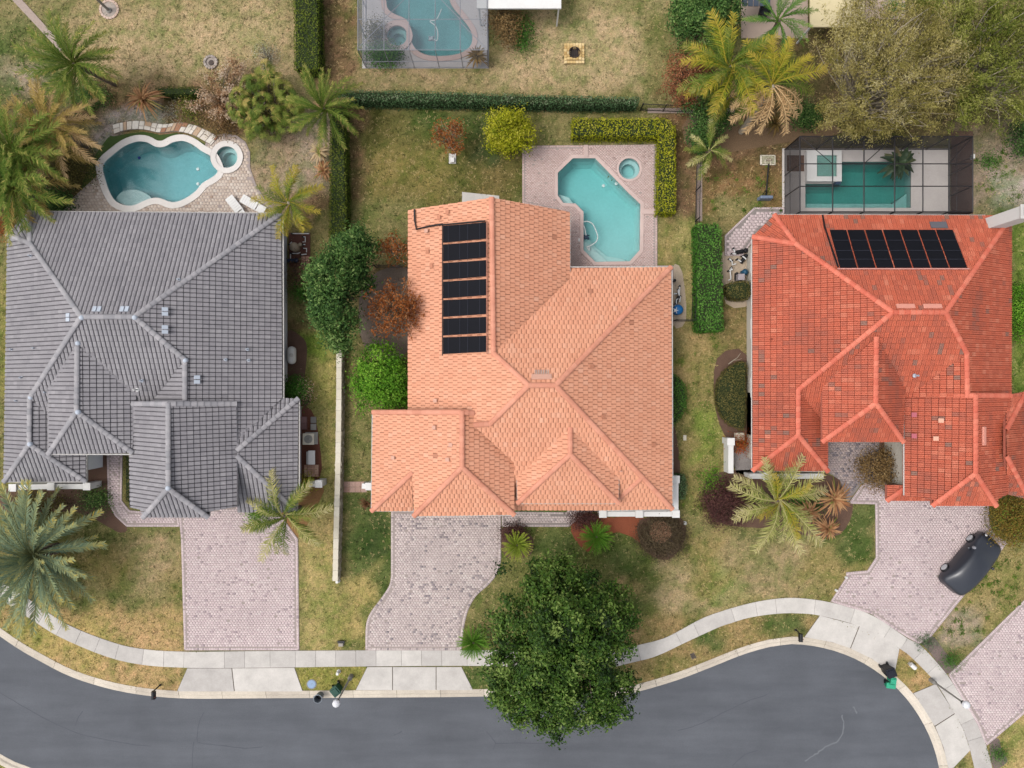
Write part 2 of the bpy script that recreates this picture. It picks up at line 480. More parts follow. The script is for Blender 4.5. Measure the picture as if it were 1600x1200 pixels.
# ---- lawn colours: soft patches of dry and green grass and bare soil
TAN, DRY, MIX, GRN, DKG, BRW, BARE, LUSH = (188, 166, 126), (168, 149, 110), (138, 131, 84), (98, 110, 60), (78, 90, 52), (134, 108, 80), (172, 154, 132), (104, 142, 52)
PATCH = [  # x0, y0, x1, y1, feather, colour
    (0, 0, 470, 150, 40, DRY), (150, 10, 440, 110, 50, TAN), (-40, 30, 90, 190, 35, GRN), (10, 95, 60, 150, 20, BARE), (20, 60, 60, 95, 20, MIX),
    (560, 95, 1040, 150, 25, DRY), (780, 10, 1030, 140, 40, TAN), (1000, 20, 1060, 150, 18, MIX), (500, -20, 560, 200, 20, BRW),
    (540, 170, 830, 320, 20, (116, 110, 62)), (640, 175, 760, 215, 25, GRN), (590, 230, 700, 300, 30, (142, 128, 76)), (740, 230, 815, 305, 22, (122, 110, 66)), (730, 190, 770, 250, 18, DKG), (545, 165, 570, 320, 10, BRW),
    (400, 180, 520, 340, 25, BARE), (395, 195, 470, 300, 25, (168, 148, 118)), (450, 300, 520, 420, 20, BRW), (455, 340, 515, 520, 15, MIX), (140, 130, 400, 215, 20, BRW), (165, 165, 250, 195, 14, (178, 166, 158)), (140, 195, 178, 240, 14, (182, 172, 166)), (118, 235, 150, 270, 12, (178, 166, 158)), (0, 150, 150, 340, 30, (104, 88, 62)),
    (548, 320, 640, 420, 20, MIX), (560, 420, 640, 520, 20, BRW), (440, 500, 475, 620, 8, BRW), (470, 520, 530, 640, 14, (164, 156, 92)), (470, 525, 505, 560, 14, (122, 142, 60)), (478, 640, 530, 820, 12, (168, 158, 98)),
    (468, 800, 530, 1015, 14, (182, 164, 108)), (540, 620, 590, 760, 10, MIX), (540, 770, 612, 1015, 12, GRN), (560, 820, 600, 870, 18, DKG), (585, 880, 612, 930, 14, GRN), (530, 900, 580, 1010, 20, (172, 156, 98)),
    (0, 860, 290, 1020, 20, (152, 138, 84)), (60, 900, 280, 1000, 35, MIX), (200, 830, 285, 910, 25, DRY), (0, 950, 290, 1085, 10, (190, 160, 112)), (20, 960, 160, 1040, 25, (186, 164, 104)),
    (780, 815, 1070, 1010, 20, (116, 118, 66)), (830, 830, 900, 880, 22, GRN), (950, 860, 1010, 960, 26, GRN), (960, 900, 1000, 930, 16, (176, 152, 104)), (1040, 880, 1140, 960, 22, TAN), (730, 905, 790, 1010, 20, MIX),
    (1055, 530, 1130, 800, 18, (150, 138, 86)), (1060, 510, 1100, 600, 18, (172, 150, 100)), (1085, 640, 1115, 720, 16, (136, 148, 72)), (1075, 830, 1370, 940, 25, (158, 142, 92)), (1130, 895, 1175, 930, 22, (112, 146, 60)), (1150, 820, 1365, 850, 22, GRN), (1320, 790, 1368, 880, 14, GRN),
    (1140, 850, 1260, 930, 25, DRY), (1030, 330, 1060, 520, 12, (156, 142, 90)), (1050, 250, 1095, 345, 10, BRW), (1095, 240, 1225, 340, 22, (146, 116, 80)), (1120, 305, 1190, 345, 14, MIX), (1060, 340, 1090, 500, 10, (168, 156, 100)),
    (1040, 160, 1230, 260, 25, (126, 98, 70)), (1130, 190, 1300, 240, 20, BRW), (1130, 460, 1175, 560, 10, (150, 130, 88)), (1220, 0, 1600, 220, 40, (116, 100, 70)), (1500, 205, 1620, 330, 20, (160, 142, 120)), (1560, 290, 1620, 345, 12, GRN),
    (1580, 345, 1640, 640, 8, (122, 136, 64)), (1555, 265, 1630, 312, 16, (186, 172, 158)), (1540, 220, 1600, 260, 16, BARE), (975, 960, 1280, 1070, 10, (162, 140, 94)), (1080, 970, 1120, 1010, 14, GRN), (1190, 960, 1260, 990, 12, GRN),
    (1455, 850, 1640, 1000, 14, (156, 142, 92)), (1470, 950, 1540, 1010, 14, BARE), (1545, 1080, 1700, 1240, 10, (184, 164, 110)), (1400, 1010, 1460, 1085, 6, (186, 156, 108)), (465, 1040, 570, 1080, 5, (158, 150, 82)), (720, 1040, 800, 1080, 6, GRN),
    (1510, 1160, 1540, 1210, 4, (178, 158, 106)), (0, 1185, 60, 1230, 6, (160, 150, 84)), (0, 440, 12, 620, 3, (150, 142, 84)),
]
def lawn_colour(X, Y):
    """linear albedo of the lawn at world points"""
    px, py = 800 + X * S, 600 - Y * S
    base = np.array(C(*MIX)[:3])
    col = np.tile(base, (px.size, 1)).reshape(px.shape + (3,))
    # irregular edges for the patches
    wob = 9 * np.sin(px * 0.071 + 1.3 * np.sin(py * 0.05)) + 7 * np.sin(py * 0.093 + 1.1 * np.sin(px * 0.06)) + 5 * np.sin((px + py) * 0.17)
    for x0, y0, x1, y1, f, c in PATCH:
        dx = np.maximum(np.maximum(x0 - px, px - x1), -1e9)
        dy = np.maximum(np.maximum(y0 - py, py - y1), -1e9)
        r = np.maximum(dx, dy)
        w = np.clip(0.5 - (r + (wob * min(1, f / 22))) / (2 * f), 0, 1)
        w = w * w * (3 - 2 * w)
        col = col * (1 - w[..., None]) + np.array(C(*c)[:3]) * w[..., None]
    # mottling: green tufts, straw and thin spots
    fx, fy = X.ravel(), Y.ravel()
    nf = lambda sc, o: np.array([mnoise.noise(Vector((a * sc + o, b * sc, o))) for a, b in zip(fx, fy)]).reshape(X.shape)
    m1, m2, m3 = nf(0.42, 3.0), nf(1.5, 9.0), nf(3.6, 17.0)
    g = np.clip((m1 * 0.8 + m2 * 0.9 + m3 * 0.5) * 1.5, -1, 1)[..., None]
    col = np.where(g > 0, col * (1 - g * np.array([0.36, 0.20, 0.40])), col * (1 - g * np.array([0.22, 0.15, 0.24])))
    d = np.clip((nf(2.6, 31.0) - 0.22) * 3, 0, 1)[..., None]
    col = col * (1 - d * np.array([0.30, 0.30, 0.32]))
    out = (np.abs(X) > 43.5) | (np.abs(Y) > 33.5)
    col[out] = np.array(C(*MIX)[:3])
    return col

gx = np.concatenate([[-420, -200, -100, -60], np.arange(-43, 43.01, 0.25), [60, 100, 200, 420]])
gy = np.concatenate([[-420, -200, -100, -60], np.arange(-33, 33.01, 0.25), [60, 100, 200, 420]])
GX, GY = np.meshgrid(gx, gy)
GZ = np.zeros_like(GX)
GZ[inpoly(GX, GY, ROAD_K)] = -0.30
for hp in HOLES:
    GZ[inpoly(GX, GY, hp)] = -2.6
nx, ny = len(gx), len(gy)
idx = np.arange(nx * ny).reshape(ny, nx)
quads = np.stack([idx[:-1, :-1], idx[:-1, 1:], idx[1:, 1:], idx[1:, :-1]], -1).reshape(-1, 4)

def lawn_mat():
    m = bpy.data.materials.new("lawn"); m.use_nodes = True
    N, L = m.node_tree.nodes, m.node_tree.links
    bs = N['Principled BSDF']; geo = N.new("ShaderNodeNewGeometry")
    at = N.new("ShaderNodeAttribute"); at.attribute_name = "gcol"
    def nz(scale, det=4, rough=0.65):
        n = N.new("ShaderNodeTexNoise"); n.inputs['Scale'].default_value = scale
        n.inputs['Detail'].default_value = det; n.inputs['Roughness'].default_value = rough
        L.new(geo.outputs['Position'], n.inputs['Vector']); return n.outputs['Fac']
    def ramp(fac, lo, hi, a, b):
        r = N.new("ShaderNodeMapRange"); r.inputs['From Min'].default_value = lo; r.inputs['From Max'].default_value = hi
        r.inputs['To Min'].default_value = a; r.inputs['To Max'].default_value = b
        L.new(fac, r.inputs['Value']); return r.outputs[0]
    def mul(col, c):
        v = N.new("ShaderNodeVectorMath"); v.operation = 'MULTIPLY'
        L.new(col, v.inputs[0]); v.inputs[1].default_value = c; return v.outputs[0]
    def mix(f, a, b):
        x = N.new("ShaderNodeMix"); x.data_type = 'RGBA'
        L.new(f, x.inputs['Factor']); L.new(a, x.inputs[6]); L.new(b, x.inputs[7]); return x.outputs[2]
    col = at.outputs['Color']
    green = mul(col, (0.66, 0.82, 0.58)); straw = mul(col, (1.34, 1.20, 1.22)); dark = mul(col, (0.58, 0.64, 0.54))
    col = mix(ramp(nz(0.55, 6, 0.7), 0.47, 0.62, 0, 0.75), col, green)
    col = mix(ramp(nz(2.6, 5, 0.75), 0.52, 0.66, 0, 0.9), col, straw)
    col = mix(ramp(nz(5.5, 5, 0.8), 0.53, 0.66, 0, 0.8), col, dark)
    s1 = N.new("ShaderNodeVectorMath"); s1.operation = 'SCALE'
    L.new(col, s1.inputs[0]); L.new(ramp(nz(9, 4, 0.75), 0.3, 0.7, 0.55, 1.45), s1.inputs['Scale'])
    s2 = N.new("ShaderNodeVectorMath"); s2.operation = 'SCALE'
    L.new(s1.outputs[0], s2.inputs[0]); L.new(ramp(nz(34, 2, 0.6), 0.3, 0.7, 0.62, 1.38), s2.inputs['Scale'])
    L.new(s2.outputs[0], bs.inputs['Base Color'])
    bs.inputs['Roughness'].default_value = 0.95; bs.inputs['Specular IOR Level'].default_value = 0.1
    bp = N.new("ShaderNodeBump"); bp.inputs['Strength'].default_value = 0.7; bp.inputs['Distance'].default_value = 0.06
    L.new(nz(16, 4, 0.7), bp.inputs['Height']); L.new(bp.outputs[0], bs.inputs['Normal'])
    return m
M_LAWN = lawn_mat()
ground = np_mesh("ground", M_LAWN, np.stack([GX, GY, GZ], -1).reshape(-1, 3), quads.ravel(), 4, np.full(len(quads), 0.5), kind='structure')
gc = lawn_colour(GX, GY).reshape(-1, 3)
ca = ground.data.attributes.new("gcol", 'FLOAT_COLOR', 'POINT')
ca.data.foreach_set("color", np.concatenate([gc, np.ones((len(gc), 1))], 1).astype(np.float32).ravel())

mb = MB(); mb.prism(ROAD_K, -0.25, -0.10)
road = mb.build("road", M_ASPH, kind='structure')
# tar-dark cracks and seal lines in the asphalt, thin raised sheets
def strip(mb, pts, w, z, jit=0.0, tint=0.5):
    pts = [Vector((p[0], p[1], 0)) for p in pts]
    vs, fs = [], []
    for i, p in enumerate(pts):
        d = (pts[min(i + 1, len(pts) - 1)] - pts[max(i - 1, 0)]).normalized()
        n = Vector((-d.y, d.x, 0))
        ww = w * (0.7 + 0.6 * random.random()) / 2
        j = n * random.uniform(-jit, jit)
        vs += [p + n * ww + j + Vector((0, 0, z)), p - n * ww + j + Vector((0, 0, z))]
        if i: fs.append((2 * i - 2, 2 * i - 1, 2 * i + 1, 2 * i))
    mb.add(vs, fs, tint)
M_TAR = plain("tar_seal", (86, 88, 96), 0.8)
M_SCUFF = plain("road_scuff", (118, 121, 126), 0.85)
mb = MB()
for pts in ([(-40, 1062), (0, 1084), (40, 1108), (90, 1134), (125, 1148), (170, 1158), (205, 1164), (235, 1167)], [(318, 1114), (310, 1130), (307, 1155), (312, 1162), (345, 1166), (380, 1170), (410, 1168)], [(128, 1112), (120, 1124), (116, 1136)],
            [(1060, 1142), (1090, 1134), (1130, 1115), (1165, 1098), (1200, 1086)], [(760, 1144), (770, 1156), (774, 1164), (770, 1172)], [(774, 1163), (810, 1162), (860, 1164)], [(1145, 1198), (1165, 1180), (1185, 1174)], [(615, 1150), (628, 1144)], [(302, 1160), (300, 1180), (299, 1230)]):
    strip(mb, W2(smooth(pts, 4)), 0.055, -0.096, 0.02)
mb.build("road_crack", M_TAR, road, kind='stuff')
mb = MB()
strip(mb, W2(smooth([(1317, 1118), (1319, 1138), (1311, 1158), (1290, 1168), (1275, 1180), (1258, 1190)], 5)), 0.10, -0.095, 0.05)
strip(mb, W2(smooth([(1334, 1105), (1340, 1116)], 5)), 0.09, -0.095, 0.03)
mb.build("road_scuff", M_SCUFF, road, kind='stuff')

# ---- kerb, poured in segments
def resample(pts, n):
    pts = [Vector((p[0], p[1])) for p in pts]
    L = [0]
    for a, b in zip(pts, pts[1:]): L.append(L[-1] + (b - a).length)
    out = []
    for k in range(n + 1):
        t = L[-1] * k / n
        i = 0
        while i < len(pts) - 2 and L[i + 1] < t: i += 1
        f = (t - L[i]) / max(1e-9, L[i + 1] - L[i])
        out.append(pts[i].lerp(pts[i + 1], min(1, f)))
    return out
kerb = None
prof = [(-0.02, -0.13), (0.0, -0.085), (0.22, -0.075), (0.30, 0.005), (0.36, 0.022), (0.57, 0.030), (0.57, -0.25)]
M_KERB_N = M_KERB
kroot = bpy.data.objects.new("kerb", None); COL.objects.link(kroot); kroot['kind'] = 'structure'
def kerb_run(line, seg):
    Ln = sum((Vector(b) - Vector(a)).length for a, b in zip(line, line[1:]))
    n = max(2, int(Ln / seg))
    fine = resample(line, n * 4)
    nrm = []
    for i in range(len(fine)):
        d = (fine[min(i + 1, len(fine) - 1)] - fine[max(i - 1, 0)]).normalized()
        nrm.append(Vector((-d.y, d.x)))          # line runs with the road on its right
    for s in range(n):
        mb = MB(); vs, fs = [], []
        for k in range(5):
            i = s * 4 + k
            p, q = fine[i], nrm[i]
            d = (fine[min(i + 1, len(fine) - 1)] - fine[max(i - 1, 0)]).normalized()
            sh = d * (0.012 if k == 0 else (-0.012 if k == 4 else 0))
            for a, z in prof: vs.append((p.x + q.x * a + sh.x, p.y + q.y * a + sh.y, z))
        m = len(prof)
        for k in range(4):
            for j in range(m - 1): fs.append((k * m + j, k * m + j + 1, (k + 1) * m + j + 1, (k + 1) * m + j))
        fs += [tuple(range(m)), tuple(4 * m + j for j in range(m - 1, -1, -1))]
        mb.add(vs, fs, random.random()); mb.build("kerb_segment", M_KERB, kroot)
vis = [p for p in up if p[0] > -90] + [p for p in arc if p[1] < 1275 or p[0] < 0][:26]
kerb_run(W2(vis), 3.0)
kerb_run(W2([p for p in low if p[0] < 260 and p[0] > -90]), 3.0)

# ---- sidewalk slabs
st = smooth([(-90, 830), (-40, 877), (0, 907), (47, 937), (105, 975), (175, 1003), (225, 1014), (292, 1018), (400, 1017), (560, 1016), (700, 1016), (780, 1016), (860, 1022), (920, 1022), (972, 1014), (1000, 1007), (1040, 996), (1087, 971), (1112, 960), (1157, 946), (1200, 937),
             (1242, 934), (1297, 941), (1360, 960), (1417, 997), (1440, 1010), (1480, 1055), (1505, 1095), (1527, 1132), (1542, 1170), (1552, 1210), (1558, 1250)], 4)
sb = smooth([(-105, 858), (-55, 900), (0, 935), (50, 968), (92, 994), (162, 1024), (220, 1038), (292, 1043), (400, 1043), (560, 1041), (700, 1040), (790, 1041), (870, 1047), (935, 1046), (987, 1035), (1025, 1025), (1070, 1004), (1120, 981), (1140, 974), (1170, 965), (1210, 959),
             (1245, 958), (1283, 962), (1350, 981), (1405, 1013), (1428, 1031), (1462, 1067), (1485, 1104), (1505, 1140), (1516, 1174), (1524, 1210), (1530, 1250)], 4)
top_l = resample(W2(st), 240)
_sb = resample(W2(sb), 1600)
_sx = np.array([p.x for p in _sb]); _sy = np.array([p.y for p in _sb])
bot_l = [_sb[int(np.argmin((_sx - p.x) ** 2 + (_sy - p.y) ** 2))] for p in top_l]
walk = bpy.data.objects.new("sidewalk", None); COL.objects.link(walk); walk['kind'] = 'structure'
i = 0
while i < 240:
    step = random.choice([4, 4, 4, 5, 8])
    j = min(240, i + step)
    mb = MB()
    pts = [top_l[k] for k in range(i, j + 1)] + [bot_l[k] for k in range(j, i - 1, -1)]
    d0 = (top_l[min(i + 1, 240)] - top_l[i]).normalized() * 0.018
    pts = [(p.x, p.y) for p in pts]
    pts[0] = (pts[0][0] + d0.x, pts[0][1] + d0.y); pts[-1] = (pts[-1][0] + d0.x, pts[-1][1] + d0.y)
    mb.prism(pts, -0.1, 0.044 + random.uniform(-0.004, 0.004), random.random())
    mb.build("slab", M_CONC, walk)
    i = j
mb = MB(); mb.prism([(p.x, p.y) for p in top_l] + [(p.x, p.y) for p in reversed(bot_l)], -0.12, 0.012)
mb.build("joint_bed", plain("joint_dirt", (112, 102, 90), 0.95), walk)

def apron(name, slabs):
    r = bpy.data.objects.new(name, None); COL.objects.link(r); r['kind'] = 'structure'
    for s in slabs:
        mb = MB(); mb.prism(offset_poly(W2(s), 0.02), -0.12, 0.016); mb.build("joint_bed", MATS["joint_dirt"], r)
    for s in slabs:
        c = Vector((sum(p[0] for p in s) / len(s), sum(p[1] for p in s) / len(s)))
        s2 = [tuple(c + (Vector(p) - c) * 0.996) for p in s]
        mb = MB(); mb.prism(W2(s2), -0.1, 0.036 + random.uniform(-0.002, 0.002), random.random()); mb.build("slab", M_CONC, r)
apron("driveway_apron", [[(293, 1044), (362, 1044), (366, 1080), (277, 1080)], [(363, 1044), (460, 1043), (473, 1080), (367, 1080)]])
apron("driveway_apron", [[(574, 1042), (613, 1042), (613, 1078), (556, 1078)], [(614, 1042), (681, 1042), (681, 1078), (614, 1078)], [(682, 1042), (721, 1042), (739, 1078), (682, 1078)]])
apron("driveway_apron", [[(1281, 961.5), (1342, 977.5), (1328, 1012.5), (1300, 1003), (1257, 995)], [(1343, 978), (1376, 991.5), (1405, 1013.5), (1397, 1054), (1362, 1029), (1329, 1013)]])
apron("driveway_apron", [[(1427, 1083), (1462, 1068.5), (1491.5, 1114), (1460, 1134), (1442, 1105)], [(1492, 1115), (1505.5, 1141), (1515.5, 1172), (1483, 1206), (1474, 1168), (1461, 1135)]])

# ---- paved surfaces: pavers laid one by one in running bond
def pave(name, px, pm, jm, size=(0.21, 0.16), ang=0.0, holes=(), border=0.0, z=0.05, dark=0.04, gap=0.011, stagger=0.5, seed=1):
    r = np.random.default_rng(seed)
    poly = W2(px)
    mb = MB(); base = bm_ngon(poly, [W2(h) for h in holes], z - 0.075, z - 0.006)
    root = base_obj(name, base, jm)
    xs = np.array([p[0] for p in poly]); ys = np.array([p[1] for p in poly])
    ca_, sa_ = math.cos(ang), math.sin(ang)
    U, V = xs * ca_ + ys * sa_, -xs * sa_ + ys * ca_
    nu, nv = int((U.max() - U.min()) / size[0]) + 3, int((V.max() - V.min()) / size[1]) + 3
    I, J = np.meshgrid(np.arange(nu), np.arange(nv))
    cu = U.min() + (I + (J % 2) * stagger - 0.5) * size[0]
    cv = V.min() + (J + 0.2) * size[1]
    cu, cv = cu.ravel(), cv.ravel()
    a, b = size[0] / 2 - gap / 2, size[1] / 2 - gap / 2
    ok = np.ones(len(cu), bool)
    for du, dv in ((-a, -b), (a, -b), (a, b), (-a, b)):
        wx = (cu + du) * ca_ - (cv + dv) * sa_; wy = (cu + du) * sa_ + (cv + dv) * ca_
        ok &= inpoly(wx, wy, poly)
        if border: ok &= edgedist(wx, wy, poly) > border
        for h in holes: ok &= ~inpoly(wx, wy, W2(h))
    cu, cv = cu[ok], cv[ok]
    cx, cy, an = list(cu * ca_ - cv * sa_), list(cu * sa_ + cv * ca_), [ang] * len(cu)
    sz = [(a, b)] * len(cu)
    if border:
        inn = offset_poly(poly, -border / 2 - 0.006)
        for p, q in zip(inn, inn[1:] + inn[:1]):
            d = Vector(q) - Vector(p)
            n = max(1, round(d.length / 0.12))
            for k in range(n):
                c = Vector(p) + d * ((k + 0.5) / n)
                cx.append(c.x); cy.append(c.y); an.append(math.atan2(d.y, d.x)); sz.append((d.length / n / 2 - 0.005, border / 2 - 0.008))
    cx, cy, an, sz = np.array(cx), np.array(cy), np.array(an), np.array(sz)
    n = len(cx)
    if n:
        tz = z + r.normal(0, 0.0025, n)
        ca2, sa2 = np.cos(an), np.sin(an)
        V8 = np.zeros((n, 8, 3))
        for k, (su, sv) in enumerate(((-1, -1), (1, -1), (1, 1), (-1, 1))):
            for t, (kk, zz) in enumerate(((1.0, np.full(n, z - 0.02)), (0.93, tz))):
                u, v = su * sz[:, 0] * kk, sv * sz[:, 1] * kk
                V8[:, t * 4 + k, 0] = cx + u * ca2 - v * sa2
                V8[:, t * 4 + k, 1] = cy + u * sa2 + v * ca2
                V8[:, t * 4 + k, 2] = zz
        F = np.array([(4, 5, 6, 7), (0, 1, 5, 4), (1, 2, 6, 5), (2, 3, 7, 6), (3, 0, 4, 7)])
        loops = (F[None] + (np.arange(n) * 8)[:, None, None]).ravel()
        patch = np.array([mnoise.noise(Vector((x * 0.45 + seed, y * 0.45, 1.0))) for x, y in zip(cx, cy)])
        t = np.clip(0.64 + r.normal(0, 0.13, n) + 0.10 * patch, 0.2, 1)
        dk = r.random(n) < dark * np.clip(1.0 + 2.2 * patch, 0.1, 4)
        t[dk] = r.random(dk.sum()) * 0.25
        np_mesh("paver", pm, V8.reshape(-1, 3), loops, 4, np.repeat(t, 5), parent=root, kind='stuff')
    return root

def bm_ngon(poly, holes, z0, z1):
    """flat slab with holes, filled by triangles"""
    bm = bmesh.new()
    edges = []
    for loop in [poly] + list(holes):
        vs = [bm.verts.new((p[0], p[1], z1)) for p in loop]
        for a, b in zip(vs, vs[1:] + vs[:1]): edges.append(bm.edges.new((a, b)))
    bmesh.ops.triangle_fill(bm, use_beauty=True, use_dissolve=False, edges=edges, normal=(0, 0, 1))
    for h in holes:
        dead = [f for f in bm.faces if inpoly(np.array([f.calc_center_median().x]), np.array([f.calc_center_median().y]), h)[0]]
        bmesh.ops.delete(bm, geom=dead, context='FACES_ONLY')
    ex = bmesh.ops.extrude_edge_only(bm, edges=[e for e in bm.edges if len(e.link_faces) == 1])
    for v in [g for g in ex['geom'] if isinstance(g, bmesh.types.BMVert)]: v.co.z = z0
    bmesh.ops.recalc_face_normals(bm, faces=bm.faces)
    return bm
def base_obj(name, bm, m, parent=None, kind='structure'):
    me = bpy.data.meshes.new(name); bm.to_mesh(me); bm.free(); me.materials.append(m)
    o = bpy.data.objects.new(name, me); COL.objects.link(o)
    if parent: o.parent = parent
    if kind: o['kind'] = kind
    return o

DRIVE_L = [(279, 800), (378, 786), (410, 790), (440, 806), (466, 842), (468, 1016), (288, 1016), (283, 840)]
DRIVE_C = [(611, 795), (783, 795), (783, 872)] + smooth([(783, 872), (779, 892), (765, 912), (745, 930), (733, 950), (726, 975), (721, 1016)], 4)[1:] + smooth([(571, 1016), (572, 976), (580, 955), (595, 935), (608, 915), (611, 900)], 4)
DRIVE_R = [(1325, 787), (1346, 757), (1372, 745), (1400, 770), (1545, 775), (1545, 815), (1553, 834), (1574, 848), (1508, 928), (1455, 994), (1436, 1006), (1417, 996), (1360, 959), (1297, 940), (1321, 903), (1322, 894), (1355, 891), (1368, 871), (1367, 788)]
DRIVE_E = [(1481, 1054), (1600, 937), (1660, 880), (1740, 970), (1600, 1115), (1540, 1166), (1527, 1132), (1505, 1095)]
PATH_L = [(167, 700), (192, 700), (191, 782), (203, 797), (235, 800), (278, 800), (282, 823), (198, 823), (180, 806), (169, 785)]
PATH_C = [(784, 799), (885, 800), (894, 787), (946, 786), (938, 798), (915, 801), (889, 823), (784, 823)]
COURT = [(1293, 686), (1374, 686), (1371, 744), (1345, 756), (1324, 786), (1312, 750), (1293, 738)]
DECK_C = [(816, 228), (1027, 226), (1027, 415), (1052, 415), (1052, 445), (870, 445), (870, 330), (816, 318)]
DECK_G = [(96, 338), (100, 328), (112, 312), (132, 293), (150, 277), (157, 262), (200, 246), (318, 238), (322, 222), (335, 212), (352, 209), (370, 212), (384, 222), (391, 238), (391, 262), (400, 288), (414, 312), (440, 338)]
SIDE_R = [(1132, 368), (1178, 324), (1226, 324), (1226, 334), (1185, 365), (1160, 400), (1132, 400)]
PAD_L = [(450, 366), (484, 364), (484, 416), (462, 420), (450, 404)]
PAVED = [DRIVE_L, DRIVE_C, DRIVE_R, DRIVE_E, PATH_L, PATH_C, COURT, DECK_C, DECK_G, SIDE_R]
pave("driveway", DRIVE_L, M_PAVEP, M_JOINT, border=0.19, dark=0.045, seed=2)
pave("driveway", DRIVE_C, M_PAVEW, M_JOINT, border=0.19, dark=0.10, seed=3)
pave("driveway", DRIVE_R, M_PAVEP, M_JOINT, border=0.19, dark=0.05, seed=4)
pave("driveway", DRIVE_E, M_PAVEP, M_JOINT, border=0.19, ang=math.radians(0), dark=0.05, seed=5)
pave("path", PATH_L, M_PAVEP, M_JOINT, border=0.15, dark=0.02, seed=6)
pave("path", PATH_C, M_PAVEW, M_JOINTD, border=0.15, dark=0.05, seed=7)
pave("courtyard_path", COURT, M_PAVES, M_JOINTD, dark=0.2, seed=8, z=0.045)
pave("pool_deck", DECK_C, M_PAVEK, M_JOINT, size=(0.2, 0.1), holes=[POOL_OCT, SPA_OCT], border=0.14, dark=0.02, gap=0.012, seed=9)
pave("pool_deck", DECK_G, M_PAVET, M_JOINT, size=(0.24, 0.22), holes=[POOL_FREE, SPA_FREE], dark=0.06, gap=0.016, seed=10)
pave("path", SIDE_R, M_PAVEP, M_JOINTD, size=(0.3, 0.2), border=0.14, dark=0.0, z=0.055, seed=11)
PATH_S = [(537, 753), (574, 752), (574, 769), (537, 769)]
stp = bpy.data.objects.new("stepping_path", None); COL.objects.link(stp); stp['kind'] = 'structure'
mb_m = mat("brick_slab", [(176, 140, 124), (196, 164, 150)], rough=0.9, fine=(10, 0.15))
for i in range(4):
    for j in range(2):
        mb = MB(); c = P(541.5 + i * 9, 756.5 + j * 8.5); mb.box((c.x, c.y, 0.0), (0.39, 0.365, 0.09 + random.uniform(0, 0.008)), tint=random.random()); mb.build("slab", mb_m, stp)

